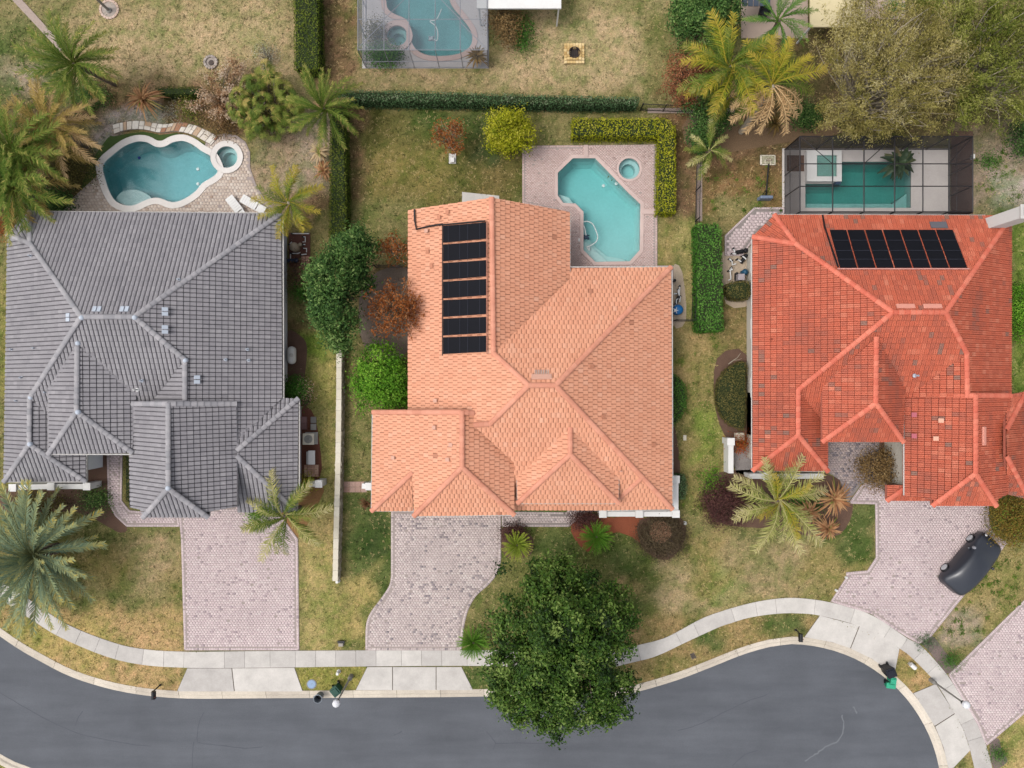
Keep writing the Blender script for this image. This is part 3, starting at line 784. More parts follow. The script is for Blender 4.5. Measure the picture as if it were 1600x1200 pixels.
# ---- planting beds and bare sand, thin sheets a few mm above the lawn
def blob(px, n=3): return smooth(px, n, True)
BEDS = [("mulch_bed", blob([(100, 700), (168, 700), (170, 790), (198, 822), (185, 832), (120, 800), (10, 800), (8, 764), (100, 752)]), M_MULCH),
        ("mulch_bed", blob([(446, 520), (470, 525), (480, 545), (476, 600), (486, 628), (455, 640), (444, 600)]), M_MULCH),
        ("mulch_bed", blob([(450, 642), (486, 640), (499, 690), (499, 748), (450, 752)]), mat("rust_mulch", [(116, 72, 58), (132, 86, 68)], rough=0.95, fine=(24, 0.4), bump=0.8)),
        ("mulch_bed", blob([(440, 756), (505, 756), (490, 800), (465, 840), (440, 815)]), mat("straw_mulch", [(158, 118, 76)], rough=0.95, fine=(24, 0.3), bump=0.8)),
        ("mulch_bed", blob([(1000, 812), (1062, 808), (1071, 838), (1052, 870), (1028, 873), (1002, 852)]), M_MULCH),
        ("mulch_bed", blob([(892, 830), (905, 800), (942, 808), (1004, 808), (1010, 830), (1002, 848), (985, 838), (962, 832), (942, 842), (918, 862)]), M_MULCHR),
        ("mulch_bed", blob([(1050, 655), (1060, 700), (1062, 742), (1048, 745)]), M_MULCH),
        ("mulch_bed", blob([(1100, 760), (1140, 735), (1290, 740), (1325, 770), (1332, 800), (1312, 835), (1270, 838), (1200, 826), (1120, 815)]), M_MULCH),
        ("mulch_bed", blob([(1105, 755), (1122, 812), (1145, 818), (1162, 802), (1190, 795), (1180, 750), (1140, 740)]), M_MULCH),
        ("mulch_bed", blob([(1120, 560), (1168, 556), (1172, 690), (1140, 690), (1118, 640)]), M_MULCH),
        ("gravel_bed", blob([(1128, 395), (1172, 395), (1176, 470), (1134, 474)]), mat("tan_gravel", [(186, 166, 142), (206, 188, 166)], rough=0.95, fine=(30, 0.35), bump=0.9, bscale=30)),
        ("gravel_bed", blob([(1050, 420), (1066, 425), (1072, 500), (1050, 506)]), mat("tan_gravel", [(186, 166, 142)], rough=0.95)),
        ("mulch_bed", blob([(1165, 690), (1180, 688), (1180, 742), (1150, 738), (1148, 695)]), mat("grey_gravel", [(164, 156, 152)], rough=0.95, fine=(24, 0.35), bump=0.9)),
        ("mulch_bed", blob([(1432, 995), (1455, 992), (1476, 1018), (1494, 1040), (1478, 1052), (1455, 1022)]), mat("grey_mulch", [(128, 112, 106)], rough=0.95, fine=(24, 0.4), bump=0.8)),
        ("mulch_bed", blob([(1546, 1160), (1560, 1154), (1565, 1172), (1574, 1190), (1552, 1200)]), mat("grey_mulch", [(128, 112, 106)], rough=0.95)),
        ("mulch_bed", blob([(570, 440), (640, 420), (640, 545), (590, 560), (562, 520)]), mat("brown_leaf_litter", [(118, 104, 92), (140, 124, 110)], rough=0.95, fine=(20, 0.35), bump=0.8)),
        ("mulch_bed", blob([(782, 828), (806, 822), (832, 840), (828, 868), (790, 870)]), M_MULCH),
        ("turf_strip", blob([(178, 213), (225, 206), (250, 211), (275, 208), (300, 214), (322, 226), (336, 234), (328, 239), (316, 232), (302, 222), (287, 217), (271, 218), (257, 225), (244, 225), (230, 218), (214, 217), (195, 224), (175, 239), (163, 250), (157, 262), (148, 277), (128, 297), (137, 262), (168, 216)], 2), M_TURF),
        ("patio", blob([(722, 300), (722, 330), (780, 330), (780, 306)], 1), M_CONC),
        ("mulch_bed", blob([(1350, 700), (1420, 690), (1420, 760), (1370, 762)]), M_MULCH),
        ("sand_patch", blob([(1078, 180), (1230, 180), (1320, 205), (1230, 222), (1090, 240)]), mat("leaf_litter", [(112, 90, 68), (140, 114, 86)], rough=0.95, fine=(16, 0.35), bump=0.8)),
        ]
for k, (nm, px, m) in enumerate(BEDS):
    mb = MB(); mb.prism(W2(px), -0.05, 0.006 + 0.004 * (k % 5)); mb.build(nm, m, kind='structure')
mb = MB()
mb.prism(W2([(8, -12), (24, -12), (102, 74), (94, 80)]), -0.05, 0.05)
mb.build("footpath", mat("brown_concrete", [(178, 160, 148)], rough=0.9, fine=(10, 0.15)), kind='structure')

# ================================================================== POOLS
def ring_px(px, wpx):
    return offset_poly(px, wpx)
def pool(label, px, coping_w, cm, pm, wm, depth=1.5, name="swimming_pool", cat="pool", zw=-0.10, steps=(), zc=0.075, group=None, slope=None, lights=()):
    poly = W2(px)
    cx = sum(p[0] for p in poly) / len(poly); cy = sum(p[1] for p in poly) / len(poly)
    t = thing(name, (cx, cy, 0), label, cat, group)
    n = len(poly)
    rings = [(poly, 0.0), (poly, -0.55 * depth), (offset_poly(poly, -0.12), -0.8 * depth), (offset_poly(poly, -0.3), -depth)] if cat == 'pool' else [(poly, 0.0), (poly, -0.45), (offset_poly(poly, -0.28), -0.47), (offset_poly(poly, -0.30), -depth)]
    mb = MB(); vs, fs = [], []
    def dz_(p): return 1.0 if slope is None else slope[2] + (slope[3] - slope[2]) * min(1, max(0, (p[1] - slope[0]) / (slope[1] - slope[0])))
    for q, z in rings: vs += [(p[0], p[1], z * dz_(p)) for p in q]
    for r_ in range(len(rings) - 1):
        for i in range(n):
            j = (i + 1) % n
            fs.append((r_ * n + i, r_ * n + j, (r_ + 1) * n + j, (r_ + 1) * n + i))
    fs.append(tuple((len(rings) - 1) * n + i for i in range(n)))
    mb.add(vs, fs, 0.4); mb.build("basin", pm, t)
    for sp, z in steps:
        mb = MB(); mb.prism(W2(sp), -depth * 0.95, z, 0.7); mb.build("step", pm, t)
    mb = MB(); mb.prism(offset_poly(poly, 0.01), -depth - 0.4, zw); mb.build("water", wm, t)
    for lx, ly in lights:
        mb = MB(); mb.lathe(P(lx, ly, -0.35), [(0.11, -0.1), (0.11, 0.0), (0.0, 0.03)], 12); mb.build("pool_light_jet", M_WHITE, t)
    if coping_w:
        out = offset_poly(poly, coping_w)
        # the coping is laid in short stones
        L = sum((Vector(poly[(i + 1) % n]) - Vector(poly[i])).length for i in range(n))
        mb = MB(); mb.ring(offset_poly(poly, -0.03), out, 0.0, zc, 0.6); mb.build("coping", cm, t, bevel=0.015)
    return t
W_TEAL = water_mat("pool_water_teal", (0.16, 0.86, 0.86), 0.44, 0.08, 3.0)
W_BLUE = water_mat("pool_water_blue", (0.12, 0.78, 0.84), 0.46, 0.06, 2.2)
W_GRN = water_mat("pool_water_green", (0.22, 0.78, 0.74), 0.9, 0.04, 1.2)
W_SPA = water_mat("spa_water", (0.30, 0.86, 0.86), 0.6, 0.05, 3)
W_GSPA = water_mat("green_spa_water", (0.30, 0.66, 0.55), 1.4, 0.04, 3)
pool("freeform blue swimming pool with white rim on tan cobble deck", POOL_FREE, 0.42, M_COPING, mat("grey_plaster", [(172, 206, 206), (190, 210, 208)], rough=0.7, big=(0.6, 0.12), fine=(5, 0.1)), W_BLUE, 1.5, lights=((309, 264), (309, 287)),
     steps=[(blob([(176, 312), (186, 298), (210, 295), (232, 306), (226, 314), (212, 320), (198, 321), (183, 315)]), -0.32)])
pool("small round hot tub joined to the white rimmed freeform pool", SPA_FREE, 0.36, M_COPING, mat("grey_plaster", [(150, 186, 190)]), W_SPA, 0.9, "hot_tub", "hot tub", zc=0.12)
pool("bright turquoise eight sided swimming pool on pink brick deck", POOL_OCT, 0.22, M_COPINGP, M_PLASTER, W_TEAL, 1.5, slope=(P(0, 410).y, P(0, 247).y, 0.5, 1.05), lights=((943, 290), (963, 287)),  # these two are return jets, drawn with the same white disc
     steps=[([(912, 372), (912, 391), (930, 409), (952, 409), (912, 372)][:4], -0.40), ([(912, 350), (912, 372), (953, 409), (984, 408), (975, 402), (950, 398), (926, 378)], -0.62), ([(872, 300), (880, 317), (898, 318), (890, 306)], -0.5)])
pool("round sunken spa beside the turquoise eight sided pool", SPA_OCT, 0.14, M_COPINGP, M_PLASTER, W_SPA, 0.95, "hot_tub", "hot tub")
lap = pool("teal rectangular pool inside the dark framed screen enclosure", POOL_LAP, 0.0, M_COPING, M_PLASTERT, W_GRN, 1.5, zw=-0.06, steps=[([(1259, 316), (1400, 316), (1422, 300), (1422, 324), (1259, 324)], -0.45)])
pool("pale blue freeform pool under the light framed screen enclosure", POOL_TOP, 0.34, M_COPINGP, M_PLASTERT, W_BLUE, 1.2)
pool("round pink rimmed hot tub inside the light framed enclosure", SPA_TOP, 0.34, M_COPINGP, M_PLASTERT, W_SPA, 0.9, "hot_tub", "hot tub", zc=0.16)

# raised square spa of the lap pool
q = [(1257, 238), (1311, 238), (1311, 286), (1257, 286)]
c0 = P(1284, 262)
t = thing("hot_tub", c0, "raised square white hot tub inside the dark framed enclosure", "hot tub")
mb = MB(); mb.ring(W2(SPA_LAP), W2(q), 0.0, 0.40); mb.build("surround", M_WHITE, t, bevel=0.02)
mb = MB(); mb.prism(W2(SPA_LAP), 0.0, 0.05, 0.4); mb.build("basin", M_PLASTERT, t)
mb = MB(); mb.prism(W2(offset_poly(SPA_LAP, -0.2)), 0.06, 0.30); mb.build("water", W_GSPA, t)
mb = MB(); mb.box(P(1308, 283.5, 0.2), (0.36, 0.5, 0.34)); mb.build("spillway", plain("blue_tile", (58, 76, 100), 0.3), t)

base_obj("pool_deck", bm_ngon(W2([(1222, 232), (1484, 232), (1484, 345), (1222, 345)]), [W2(POOL_LAP)], -0.05, 0.04), mat("white_deck", [(214, 206, 200)], rough=0.85, big=(0.8, 0.08), fine=(10, 0.06)))
mb = MB(); mb.prism(W2([(1229, 243), (1256, 243), (1256, 268), (1229, 268)]), 0, 0.058); mb.build("mulch_bed", M_MULCH, kind='structure')
mb = MB(); mb.prism(W2([(1486, 205), (1520, 205), (1520, 345), (1486, 345)]), 0, 0.03); mb.build("mulch_bed", M_MULCH, kind='structure')
base_obj("pool_deck", bm_ngon(W2([(566, -70), (764, -70), (764, 107), (566, 107)]), [W2(POOL_TOP), W2(SPA_TOP)], -0.05, 0.035), mat("pale_deck", [(206, 200, 198)], rough=0.85, big=(0.8, 0.08), fine=(10, 0.06)))

# pool cleaners and their hoses
def hose_thing(label, hose, z, botpx, bot_c):
    p0 = P(botpx[0], botpx[1], z)
    t = thing("pool_cleaner", p0, label, "pool cleaner")
    mb = MB(); mb.tube([P(a, b, z + 0.02) for a, b in smooth(hose, 5)], 0.035, 6); mb.build("hose", M_WHITE, t, smooth=True)
    mb = MB(); mb.box(p0 + Vector((0, 0, 0.08)), (0.34, 0.28, 0.16), 0.4, taper=0.75)
    for sx in (-1, 1):
        for sy in (-1, 1): mb.lathe(p0 + Vector((0.15 * sx, 0.13 * sy, 0.08)), [(0.0, -0.03), (0.08, -0.03), (0.08, 0.03), (0.0, 0.03)], 10, M=Matrix.Rotation(math.pi / 2, 3, 'X'))
    mb.build("cleaner_body", bot_c, t, bevel=0.02)
hose_thing("white hosed pool cleaner in the turquoise eight sided pool", [(916, 371), (914, 358), (911, 348), (918, 346), (926, 350), (931, 360), (934, 370), (931, 378), (922, 384), (917, 386), (921, 391), (920, 384)], -0.09, (916, 371), plain("cleaner_blue", (40, 60, 84), 0.4))
hose_thing("white looped pool cleaner hose in the pale blue pool", [(676, 60), (683, 63), (684, 50), (680, 40), (672, 33), (682, 30), (690, 14)], -0.09, (674, 61), plain("cleaner_grey", (176, 186, 190), 0.4))
t = thing("pool_float", P(218, 247, -0.1), "tiny dark blue chlorine float in the freeform pool", "float")
mb = MB(); mb.lathe(P(218, 247, -0.12), [(0, 0), (0.08, 0.0), (0.11, 0.05), (0.08, 0.11), (0, 0.12)], 14); mb.build("float_body", plain("float_blue", (24, 44, 120), 0.4), t, smooth=True)
t = thing("skimmer_lid", P(906, 375, 0.05), "white round skimmer lid on the pink brick deck", "lid")
mb = MB(); mb.lathe(P(906, 375, 0.05), [(0, 0.02), (0.11, 0.02), (0.125, 0.0)], 18); mb.build("cover", M_WHITE, t)
# raised brick steps across the pink deck
for pts in ([(912, 227), (919, 227), (919, 246), (912, 246)], [(1003, 327), (1026, 327), (1026, 335), (1003, 335)]):
    mb = MB(); mb.prism(W2(pts), 0.03, 0.12, 0.4); mb.build("deck_step", M_COPINGP, kind='structure', bevel=0.02)

# flagstone retaining path: stones laid one by one
ft = smooth([(177, 196), (195, 191), (217, 189), (237, 192), (258, 195), (280, 192), (305, 196), (325, 205), (343, 214)], 6)
fb = smooth([(179, 210), (200, 204), (225, 203), (250, 208), (275, 206), (300, 211), (318, 220), (330, 228)], 6)
ta, tb_ = resample(W2(ft), 60), resample(W2(fb), 60)
fl = bpy.data.objects.new("flagstone_path", None); COL.objects.link(fl); fl['kind'] = 'structure'
mb = MB(); mb.prism([(p.x, p.y) for p in ta] + [(p.x, p.y) for p in reversed(tb_)], -0.05, 0.09); mb.build("mortar_bed", plain("mortar", (150, 138, 124), 0.95), fl)
def fstone(q, tint):
    c = sum(q, Vector((0, 0))) / len(q)
    q2 = []
    for k in range(len(q)):
        a, b = q[k], q[(k + 1) % len(q)]
        q2 += [c + (a - c) * random.uniform(0.84, 0.93), c + ((a + b) / 2 - c) * random.uniform(0.86, 0.96)]
    mb = MB(); mb.prism([(p.x, p.y) for p in q2], 0.05, 0.12 + random.uniform(-0.01, 0.02), tint); mb.build("stone", M_FLAG, fl, bevel=0.012)
i = 0
while i < 60:
    j = min(60, i + random.choice([2, 3, 3, 4]))
    tt = lambda: random.choice([0.05, 0.35, 0.75, 0.85, 0.95, 1.0])
    if random.random() < 0.5:
        f = random.uniform(0.4, 0.6)
        fstone([ta[i], ta[j], ta[j].lerp(tb_[j], f), ta[i].lerp(tb_[i], f)], tt()); fstone([ta[i].lerp(tb_[i], f), ta[j].lerp(tb_[j], f), tb_[j], tb_[i]], tt())
    else: fstone([ta[i], ta[j], tb_[j], tb_[i]], tt())
    i = j

# ================================================================== HOUSES
def clip_poly(sub, clip):
    """Sutherland-Hodgman on (u, v, h) points against a convex CCW polygon"""
    out = sub
    m = len(clip)
    for i in range(m):
        a, b = clip[i], clip[(i + 1) % m]
        ex, ey = b[0] - a[0], b[1] - a[1]
        inp, out = out, []
        if not inp: return []
        s = inp[-1]
        ds = ex * (s[1] - a[1]) - ey * (s[0] - a[0])
        for p in inp:
            dp = ex * (p[1] - a[1]) - ey * (p[0] - a[0])
            if dp >= 0:
                if ds < 0:
                    t = ds / (ds - dp); out.append(tuple(s[k] + t * (p[k] - s[k]) for k in range(3)))
                out.append(p)
            elif ds >= 0:
                t = ds / (ds - dp); out.append(tuple(s[k] + t * (p[k] - s[k]) for k in range(3)))
            s, ds = p, dp
    return out

def tile_facet(mb, pts, facing, tw, te, prof, lift, stagger, tintf, seed, gl=0.94):
    """covers one roof facet with single tiles, cut to its outline"""
    r = np.random.default_rng(seed)
    A = np.array([[p.x, p.y, p.z] for p in pts])
    c = A.mean(0)
    n = np.linalg.svd(A - c)[2][2]
    if n[2] < 0: n = -n
    face = {'N': (0, 1), 'S': (0, -1), 'E': (1, 0), 'W': (-1, 0), 'NW': (-0.7, 0.7)}[facing]
    vd = np.array([-face[0], -face[1], 0.0]); vd -= n * vd.dot(n); vd /= np.linalg.norm(vd)     # up the slope
    ud = np.cross(vd, n)
    # polygon corners dropped vertically onto the plane
    zz = c[2] - ((A[:, 0] - c[0]) * n[0] + (A[:, 1] - c[1]) * n[1]) / n[2]
    Q = np.stack([A[:, 0], A[:, 1], zz], 1) - c
    uv = np.stack([Q @ ud, Q @ vd], 1)
    poly = [tuple(x) for x in uv]
    tris = tessellate_polygon([[Vector((x[0], x[1], 0)) for x in uv]])
    conv = []
    for t in tris:
        a, b, d = (poly[k] for k in t)
        if (b[0] - a[0]) * (d[1] - a[1]) - (b[1] - a[1]) * (d[0] - a[0]) < 0: b, d = d, b
        conv.append((a, b, d))
    v0 = uv[:, 1].min()
    u0 = uv[:, 0].min() - tw
    nj = int((uv[:, 1].max() - v0) / te) + 1
    ni = int((uv[:, 0].max() - u0) / tw) + 2
    I, J = np.meshgrid(np.arange(ni), np.arange(nj))
    I, J = I.ravel(), J.ravel()
    UU = u0 + (I + (J % 2) * stagger) * tw
    VV = v0 + J * te
    ins = [inpoly(UU + a * tw, VV + b * te, poly) for a in (0.001, 0.999) for b in (0.001, 0.999)]
    alli = ins[0] & ins[1] & ins[2] & ins[3]
    ed = edgedist(UU + tw / 2, VV + te / 2, poly) < math.hypot(tw, te) * 0.55
    part = (~alli | ed) & (ins[0] | ins[1] | ins[2] | ins[3] | ed)
    full = alli & ~ed
    def w(u, v, h): return tuple(c + ud * u + vd * v + n * h)
    K = len(prof) - 1
    for i in np.nonzero(full | part)[0]:
        u, v = UU[i], VV[i]
        wc = c + ud * (u + tw / 2) + vd * v
        tint = tintf(r, wc)
        dz = r.normal(0, 0.004)
        if full[i]:
            vs, fs = [], []
            for s, h in prof: vs += [w(u + s * tw, v, h + lift + dz), w(u + s * tw, v + te * gl, h * 0.9 + dz), w(u + s * tw, v, h - 0.03)]
            for k in range(K):
                fs.append((3 * k, 3 * k + 3, 3 * k + 4, 3 * k + 1)); fs.append((3 * k + 2, 3 * k + 5, 3 * k + 3, 3 * k))
            mb.add(vs, fs, tint)
        else:
            for k in range(K):
                (s0, h0), (s1, h1) = prof[k], prof[k + 1]
                quad = [(u + s0 * tw, v, h0 + lift + dz), (u + s1 * tw, v, h1 + lift + dz), (u + s1 * tw, v + te * gl, h1 * 0.9 + dz), (u + s0 * tw, v + te * gl, h0 * 0.9 + dz)]
                for cv in conv:
                    q = clip_poly(quad, cv)
                    if len(q) >= 3: mb.add([w(*x) for x in q], [tuple(range(len(q)))], tint)
                mid = (u + (s0 + s1) / 2 * tw)
                if inpoly(np.array([mid]), np.array([v + 0.001]), poly)[0]:
                    mb.add([w(u + s0 * tw, v, h0 - 0.03), w(u + s1 * tw, v, h1 - 0.03), w(u + s1 * tw, v, h1 + lift), w(u + s0 * tw, v, h0 + lift)], [(0, 1, 2, 3)], tint)

def ridge_run(a, b, m, parent, rad=0.17, lift=0.03, seed=0):
    """half-round cap tiles, overlapping from low end to high end"""
    if a.z > b.z: a, b = b, a
    d = b - a; L = d.length; d.normalize()
    side = d.cross(Vector((0, 0, 1))).normalized(); upv = side.cross(d)
    n = max(1, round(L / 0.38)); st_ = L / n
    r = random.Random(seed)
    mb = MB()
    for k in range(n):
        p = a + d * (k * st_)
        vs, fs = [], []
        for s_, rr, lz in ((-0.03, rad * 1.05, lift + 0.045), (st_ + 0.02, rad * 0.92, lift)):
            for q in range(7):
                w = math.pi * (q / 6)
                vs.append(p + d * s_ + side * math.cos(w) * rr + upv * (math.sin(w) * rr * 0.62 - 0.03 + lz))
        for q in range(6): fs.append((q, q + 1, 7 + q + 1, 7 + q))
        fs.append(tuple(range(6, -1, -1)))
        mb.add(vs, fs, r.random())
    return mb.build("ridge_tiles", m, parent, kind='stuff')

def solid_roof(facets, dm, parent, fm, name="roof", drop=0.035, fascia=0.24):
    """boarded deck under the tiles with fascia boards along its outer edges"""
    mb = MB()
    edges = {}
    key = lambda p: (round(p.x, 2), round(p.y, 2), round(p.z, 2))
    for pts, fc in facets:
        A_ = np.array([[p.x, p.y, p.z] for p in pts]); c_ = A_.mean(0); n_ = np.linalg.svd(A_ - c_)[2][2]
        vs = [(p.x, p.y, min(p.z + 0.02, c_[2] - ((p.x - c_[0]) * n_[0] + (p.y - c_[1]) * n_[1]) / n_[2]) - drop - 0.03) for p in pts]
        area = sum(vs[i][0] * vs[(i + 1) % len(vs)][1] - vs[(i + 1) % len(vs)][0] * vs[i][1] for i in range(len(vs)))
        f = tuple(range(len(vs))) if area > 0 else tuple(range(len(vs) - 1, -1, -1))
        mb.add(vs, [f], 0.4)
        for i in range(len(pts)):
            a, b = pts[i], pts[(i + 1) % len(pts)]
            k = tuple(sorted((key(a), key(b))))
            edges.setdefault(k, []).append((a, b))
    fb_ = MB()
    for k, es in edges.items():
        if len(es) == 1:
            a, b = es[0]
            fb_.add([(a.x, a.y, a.z - drop), (b.x, b.y, b.z - drop), (b.x, b.y, b.z - drop - fascia), (a.x, a.y, a.z - drop - fascia)], [(0, 1, 2, 3)], 0.6)
    o = mb.build(name, dm, parent)
    fb_.build("fascia", fm, o)
    return o

PROF_G = [(0.05, -0.02), (0.16, 0.022), (0.55, 0.040), (0.88, 0.022), (0.95, -0.02)]
PROF_P = [(0.02, -0.02), (0.13, 0.026), (0.36, 0.026), (0.48, -0.02), (0.52, -0.02), (0.63, 0.026), (0.87, 0.026), (0.98, -0.02)]
PROF_PE = [(0.03, -0.015), (0.12, 0.014), (0.5, 0.034), (0.88, 0.014), (0.97, -0.015)]
def tint_grey(r, w):
    return float(np.clip(0.5 + r.normal(0, 0.10) + 0.15 * mnoise.noise(Vector(w) * 0.4), 0.05, 1))
def tint_peach(r, w):
    if r.random() < 0.0015: return 0.0
    return float(np.clip(0.60 + r.normal(0, 0.10), 0.25, 1))
def tint_red(r, w):
    v = Vector(w)
    band = mnoise.noise(Vector((v.x * 0.55, v.y * 0.22, 5.0))) + 0.4 * mnoise.noise(v * 1.3)
    k = mnoise.noise(v * 0.7 + Vector((9, 0, 0)))
    if k > 0.15 and r.random() < 0.15: return float(r.uniform(0.0, 0.3))
    return float(np.clip(0.66 + r.normal(0, 0.10) - 0.5 * max(0, band), 0.12, 1))

def make_house(name, base_px, label, secs, tm, cm, dm, walls, wm, prof, tw, te, tintf, ridges, stagger=0.0, seed=0, gl=0.94):
    """secs: roof sections, each a list of (corners, facing); corners are (px, py, z)"""
    h = thing(name, P(*base_px), label, "house")
    for poly, z1 in walls:                       # outline given along the eaves, walls stand 0.6 m inside
        mb = MB(); mb.prism(offset_poly([tuple(P(x, y, z1).xy) for x, y in poly], -0.6), 0.0, z1 - 0.28); mb.build("wall", wm, h)
    for s, fac in enumerate(secs):
        fc = [([P(*p) for p in pts], f) for pts, f in fac]
        rf = solid_roof(fc, dm[0], h, dm[1])
        mb = MB()
        for i, (pts, f) in enumerate(fc): tile_facet(mb, pts, f, tw, te, prof, 0.035, stagger, tintf, seed + s * 20 + i, gl)
        mb.build("roof_tiles", tm, rf, kind='stuff')
        for i, (a, b) in enumerate(ridges[s]): ridge_run(P(*a), P(*b), cm, rf, seed=seed + i)
    return h

# ---- grey house -----------------------------------------------------
A, B, Cc, D, D2 = (47, 380, 4.2), (127, 495, 6.65), (210, 495, 6.65), (289, 562, 5.55), (289, 645, 5.55)
H1, H2 = (47, 621, 4.3), (46, 694, 4.3)
nw1, nw2, ne, se = (47, 331, 3), (12, 366, 3), (439, 334, 3), (441, 622, 3)
wl, wr, wv = (7, 752, 3), (134, 752, 3), (134, 698, 3)
dv, ev = (231, 637, 4.2), (370, 690, 4.25)
g_main = [([nw1, ne, Cc, B, A], 'N'), ([nw1, A, nw2], 'NW'), ([nw2, A, B, H1, H2, wl], 'W'), ([H1, B, Cc, D, dv, wv], 'S'), ([D, (289, 636, 5.5), dv], 'W'),
          ([Cc, ne, se, ev, (369, 636, 4.25), (289, 636, 5.5), D], 'E'), ([H1, wv, wr, H2], 'E'), ([H2, wr, wl], 'S')]
r_main = [(nw1, A), (nw2, A), (A, B), (B, Cc), (Cc, ne), (B, H1), (H1, H2), (H2, wl), (H2, wr), (Cc, D), (D, D2)]
T1, T2 = (121, 533, 5.9), (120, 643, 5.9)
e1, e2, e3, e4 = (76, 709, 4.6), (207, 707, 4.6), (76, 596, 4.6), (213, 610, 4.6)
g_ent = [([T1, e3, e1, T2], 'W'), ([T1, T2, e2, e4], 'E'), ([T2, e1, e2], 'S')]
r_ent = [(T1, T2), (T2, e1), (T2, e2)]
G1, G2 = (263, 630, 6.35), (263, 763, 6.35)
g_gar = [([G1, (202, 630, 4.4), (202, 793, 4.4), (223, 795, 4.5), (224, 808, 5.05), G2], 'W'), ([G1, G2, (325, 808, 5.05), (327, 798, 4.5), (370, 792, 4.4), (369, 630, 4.4)], 'E'), ([G2, (224, 808, 5.05), (325, 808, 5.05)], 'S')]
r_gar = [(G1, G2), (G2, (224, 808, 5.05)), (G2, (325, 808, 5.05)), ((202, 631, 4.42), (263, 631, 6.37)), ((369, 631, 4.42), (263, 631, 6.37))]
R1, R2 = (370, 704, 4.4), (370, 712, 4.4)
g_wing = [([R1, (370, 668, 4.1), (441, 622, 2.85), (466, 623, 2.7)], 'N'), ([R1, (466, 623, 2.7), (464, 800, 2.7), R2], 'E'), ([R2, (464, 800, 2.7), (371, 800, 2.7)], 'S')]
r_wing = [(R1, (466, 623, 2.7)), (R2, (464, 800, 2.7))]
M_DECKG = (plain("grey_underlay", (72, 68, 74), 0.9), plain("grey_fascia", (176, 174, 178), 0.7))
house_g = make_house("grey_roofed_house", (235, 570), "house with grey tiled hip roofs beside the freeform pool", [g_main, g_ent, g_gar, g_wing], M_GREY, M_GREYC, M_DECKG,
    [([(10, 367), (47, 332), (440, 335), (441, 625), (300, 640), (10, 640)], 3), ([(8, 600), (134, 600), (134, 752), (8, 752)], 3), ([(76, 600), (207, 600), (207, 708), (76, 708)], 4.6),
     ([(202, 630), (369, 630), (369, 792), (325, 800), (224, 800), (202, 793)], 4.4), ([(340, 623), (466, 623), (466, 795), (340, 795)], 2.7)], M_WALLG, PROF_G, 0.28, 0.375, tint_grey,
    [r_main, r_ent, r_gar, r_wing], 0.0, 100, 0.915)
# ---- peach house ----------------------------------------------------
M_DECKP = (plain("brown_underlay", (150, 98, 78), 0.9), plain("peach_fascia", (206, 150, 128), 0.7))
cn, ct, cne, cv_, J_ = (638, 328, 3), (768, 309, 6.07), (890, 331, 3), (890, 437, 3), (771, 552, 6.15)
K_, L_ = (826, 602, 7.4), (868, 602, 7.4)
nec, sec, nwv = (1048, 418, 3), (1050, 795, 3), (890, 418, 3)
hipb = (766, 662, 6.1)
p_main = [([cn, ct, J_, K_, hipb, (741, 664, 5.65), (722, 666, 5.2), (638, 666, 3)], 'W'), ([ct, cne, cv_, J_], 'E'), ([J_, cv_, nwv, nec, L_, K_], 'N'), ([L_, nec, sec, (1003, 745, 4.2)], 'E'),
          ([K_, L_, (1003, 745, 4.2), sec, (945, 797, 3), (803, 797, 3), (803, 722, 4.6), (741, 665, 6.02), hipb], 'S')]
rp_main = [(ct, J_), (J_, K_), (K_, L_), (L_, nec), (L_, (1003, 745, 4.2)), ((1003, 745, 4.2), sec), (K_, hipb), ((1003, 746, 4.2), (969, 777, 3.45))]
Q1, Q2 = (722, 643, 5.94), (722, 730, 5.94)
p_gar = [([Q1, (583, 643, 2.5), (581, 798, 2.5), (645, 738, 4.1), (647, 806, 4.2), Q2], 'W'), ([Q1, Q2, (803, 803, 4.2), (803, 715, 4.2), (790, 664, 4.5), (747, 645, 5.4)], 'E'), ([Q2, (647, 806, 4.2), (803, 804, 4.2)], 'S'), ([(645, 738, 4.1), (581, 798, 2.5), (645, 798, 2.5)], 'S')]
rp_gar = [(Q1, Q2), (Q2, (647, 806, 4.2)), (Q2, (803, 804, 4.2)), ((645, 738, 4.1), (581, 798, 2.5)), ((583, 644, 2.55), (722, 644, 5.96)), ((747, 646, 5.4), (722, 644, 5.96)), (hipb, (741, 664, 6.05))]
U1, U2 = (891, 668, 5.95), (891, 710, 5.95)
p_ent = [([U1, (808, 740, 4.2), (809, 786, 4.2), U2], 'W'), ([U1, U2, (966, 786, 4.2), (966, 742, 4.2)], 'E'), ([U2, (809, 786, 4.2), (966, 786, 4.2)], 'S')]
rp_ent = [(U1, U2), (U2, (809, 786, 4.2)), (U2, (966, 786, 4.2))]
house_p = make_house("peach_roofed_house", (820, 560), "house with peach tiled roof and seven stacked black solar panels", [p_main, p_gar, p_ent], M_PEACH, M_PEACHC, M_DECKP,
    [([(638, 328), (890, 331), (890, 418), (1049, 418), (1050, 795), (945, 797), (803, 797), (638, 700)], 3), ([(582, 643), (740, 643), (740, 798), (582, 798)], 2.5), ([(647, 700), (803, 700), (803, 805), (647, 805)], 4.2), ([(809, 740), (966, 740), (966, 786), (809, 786)], 4.2)], M_WALL, PROF_PE, 0.30, 0.36, tint_peach,
    [rp_main, rp_gar, rp_ent], 0.5, 200, 0.96)
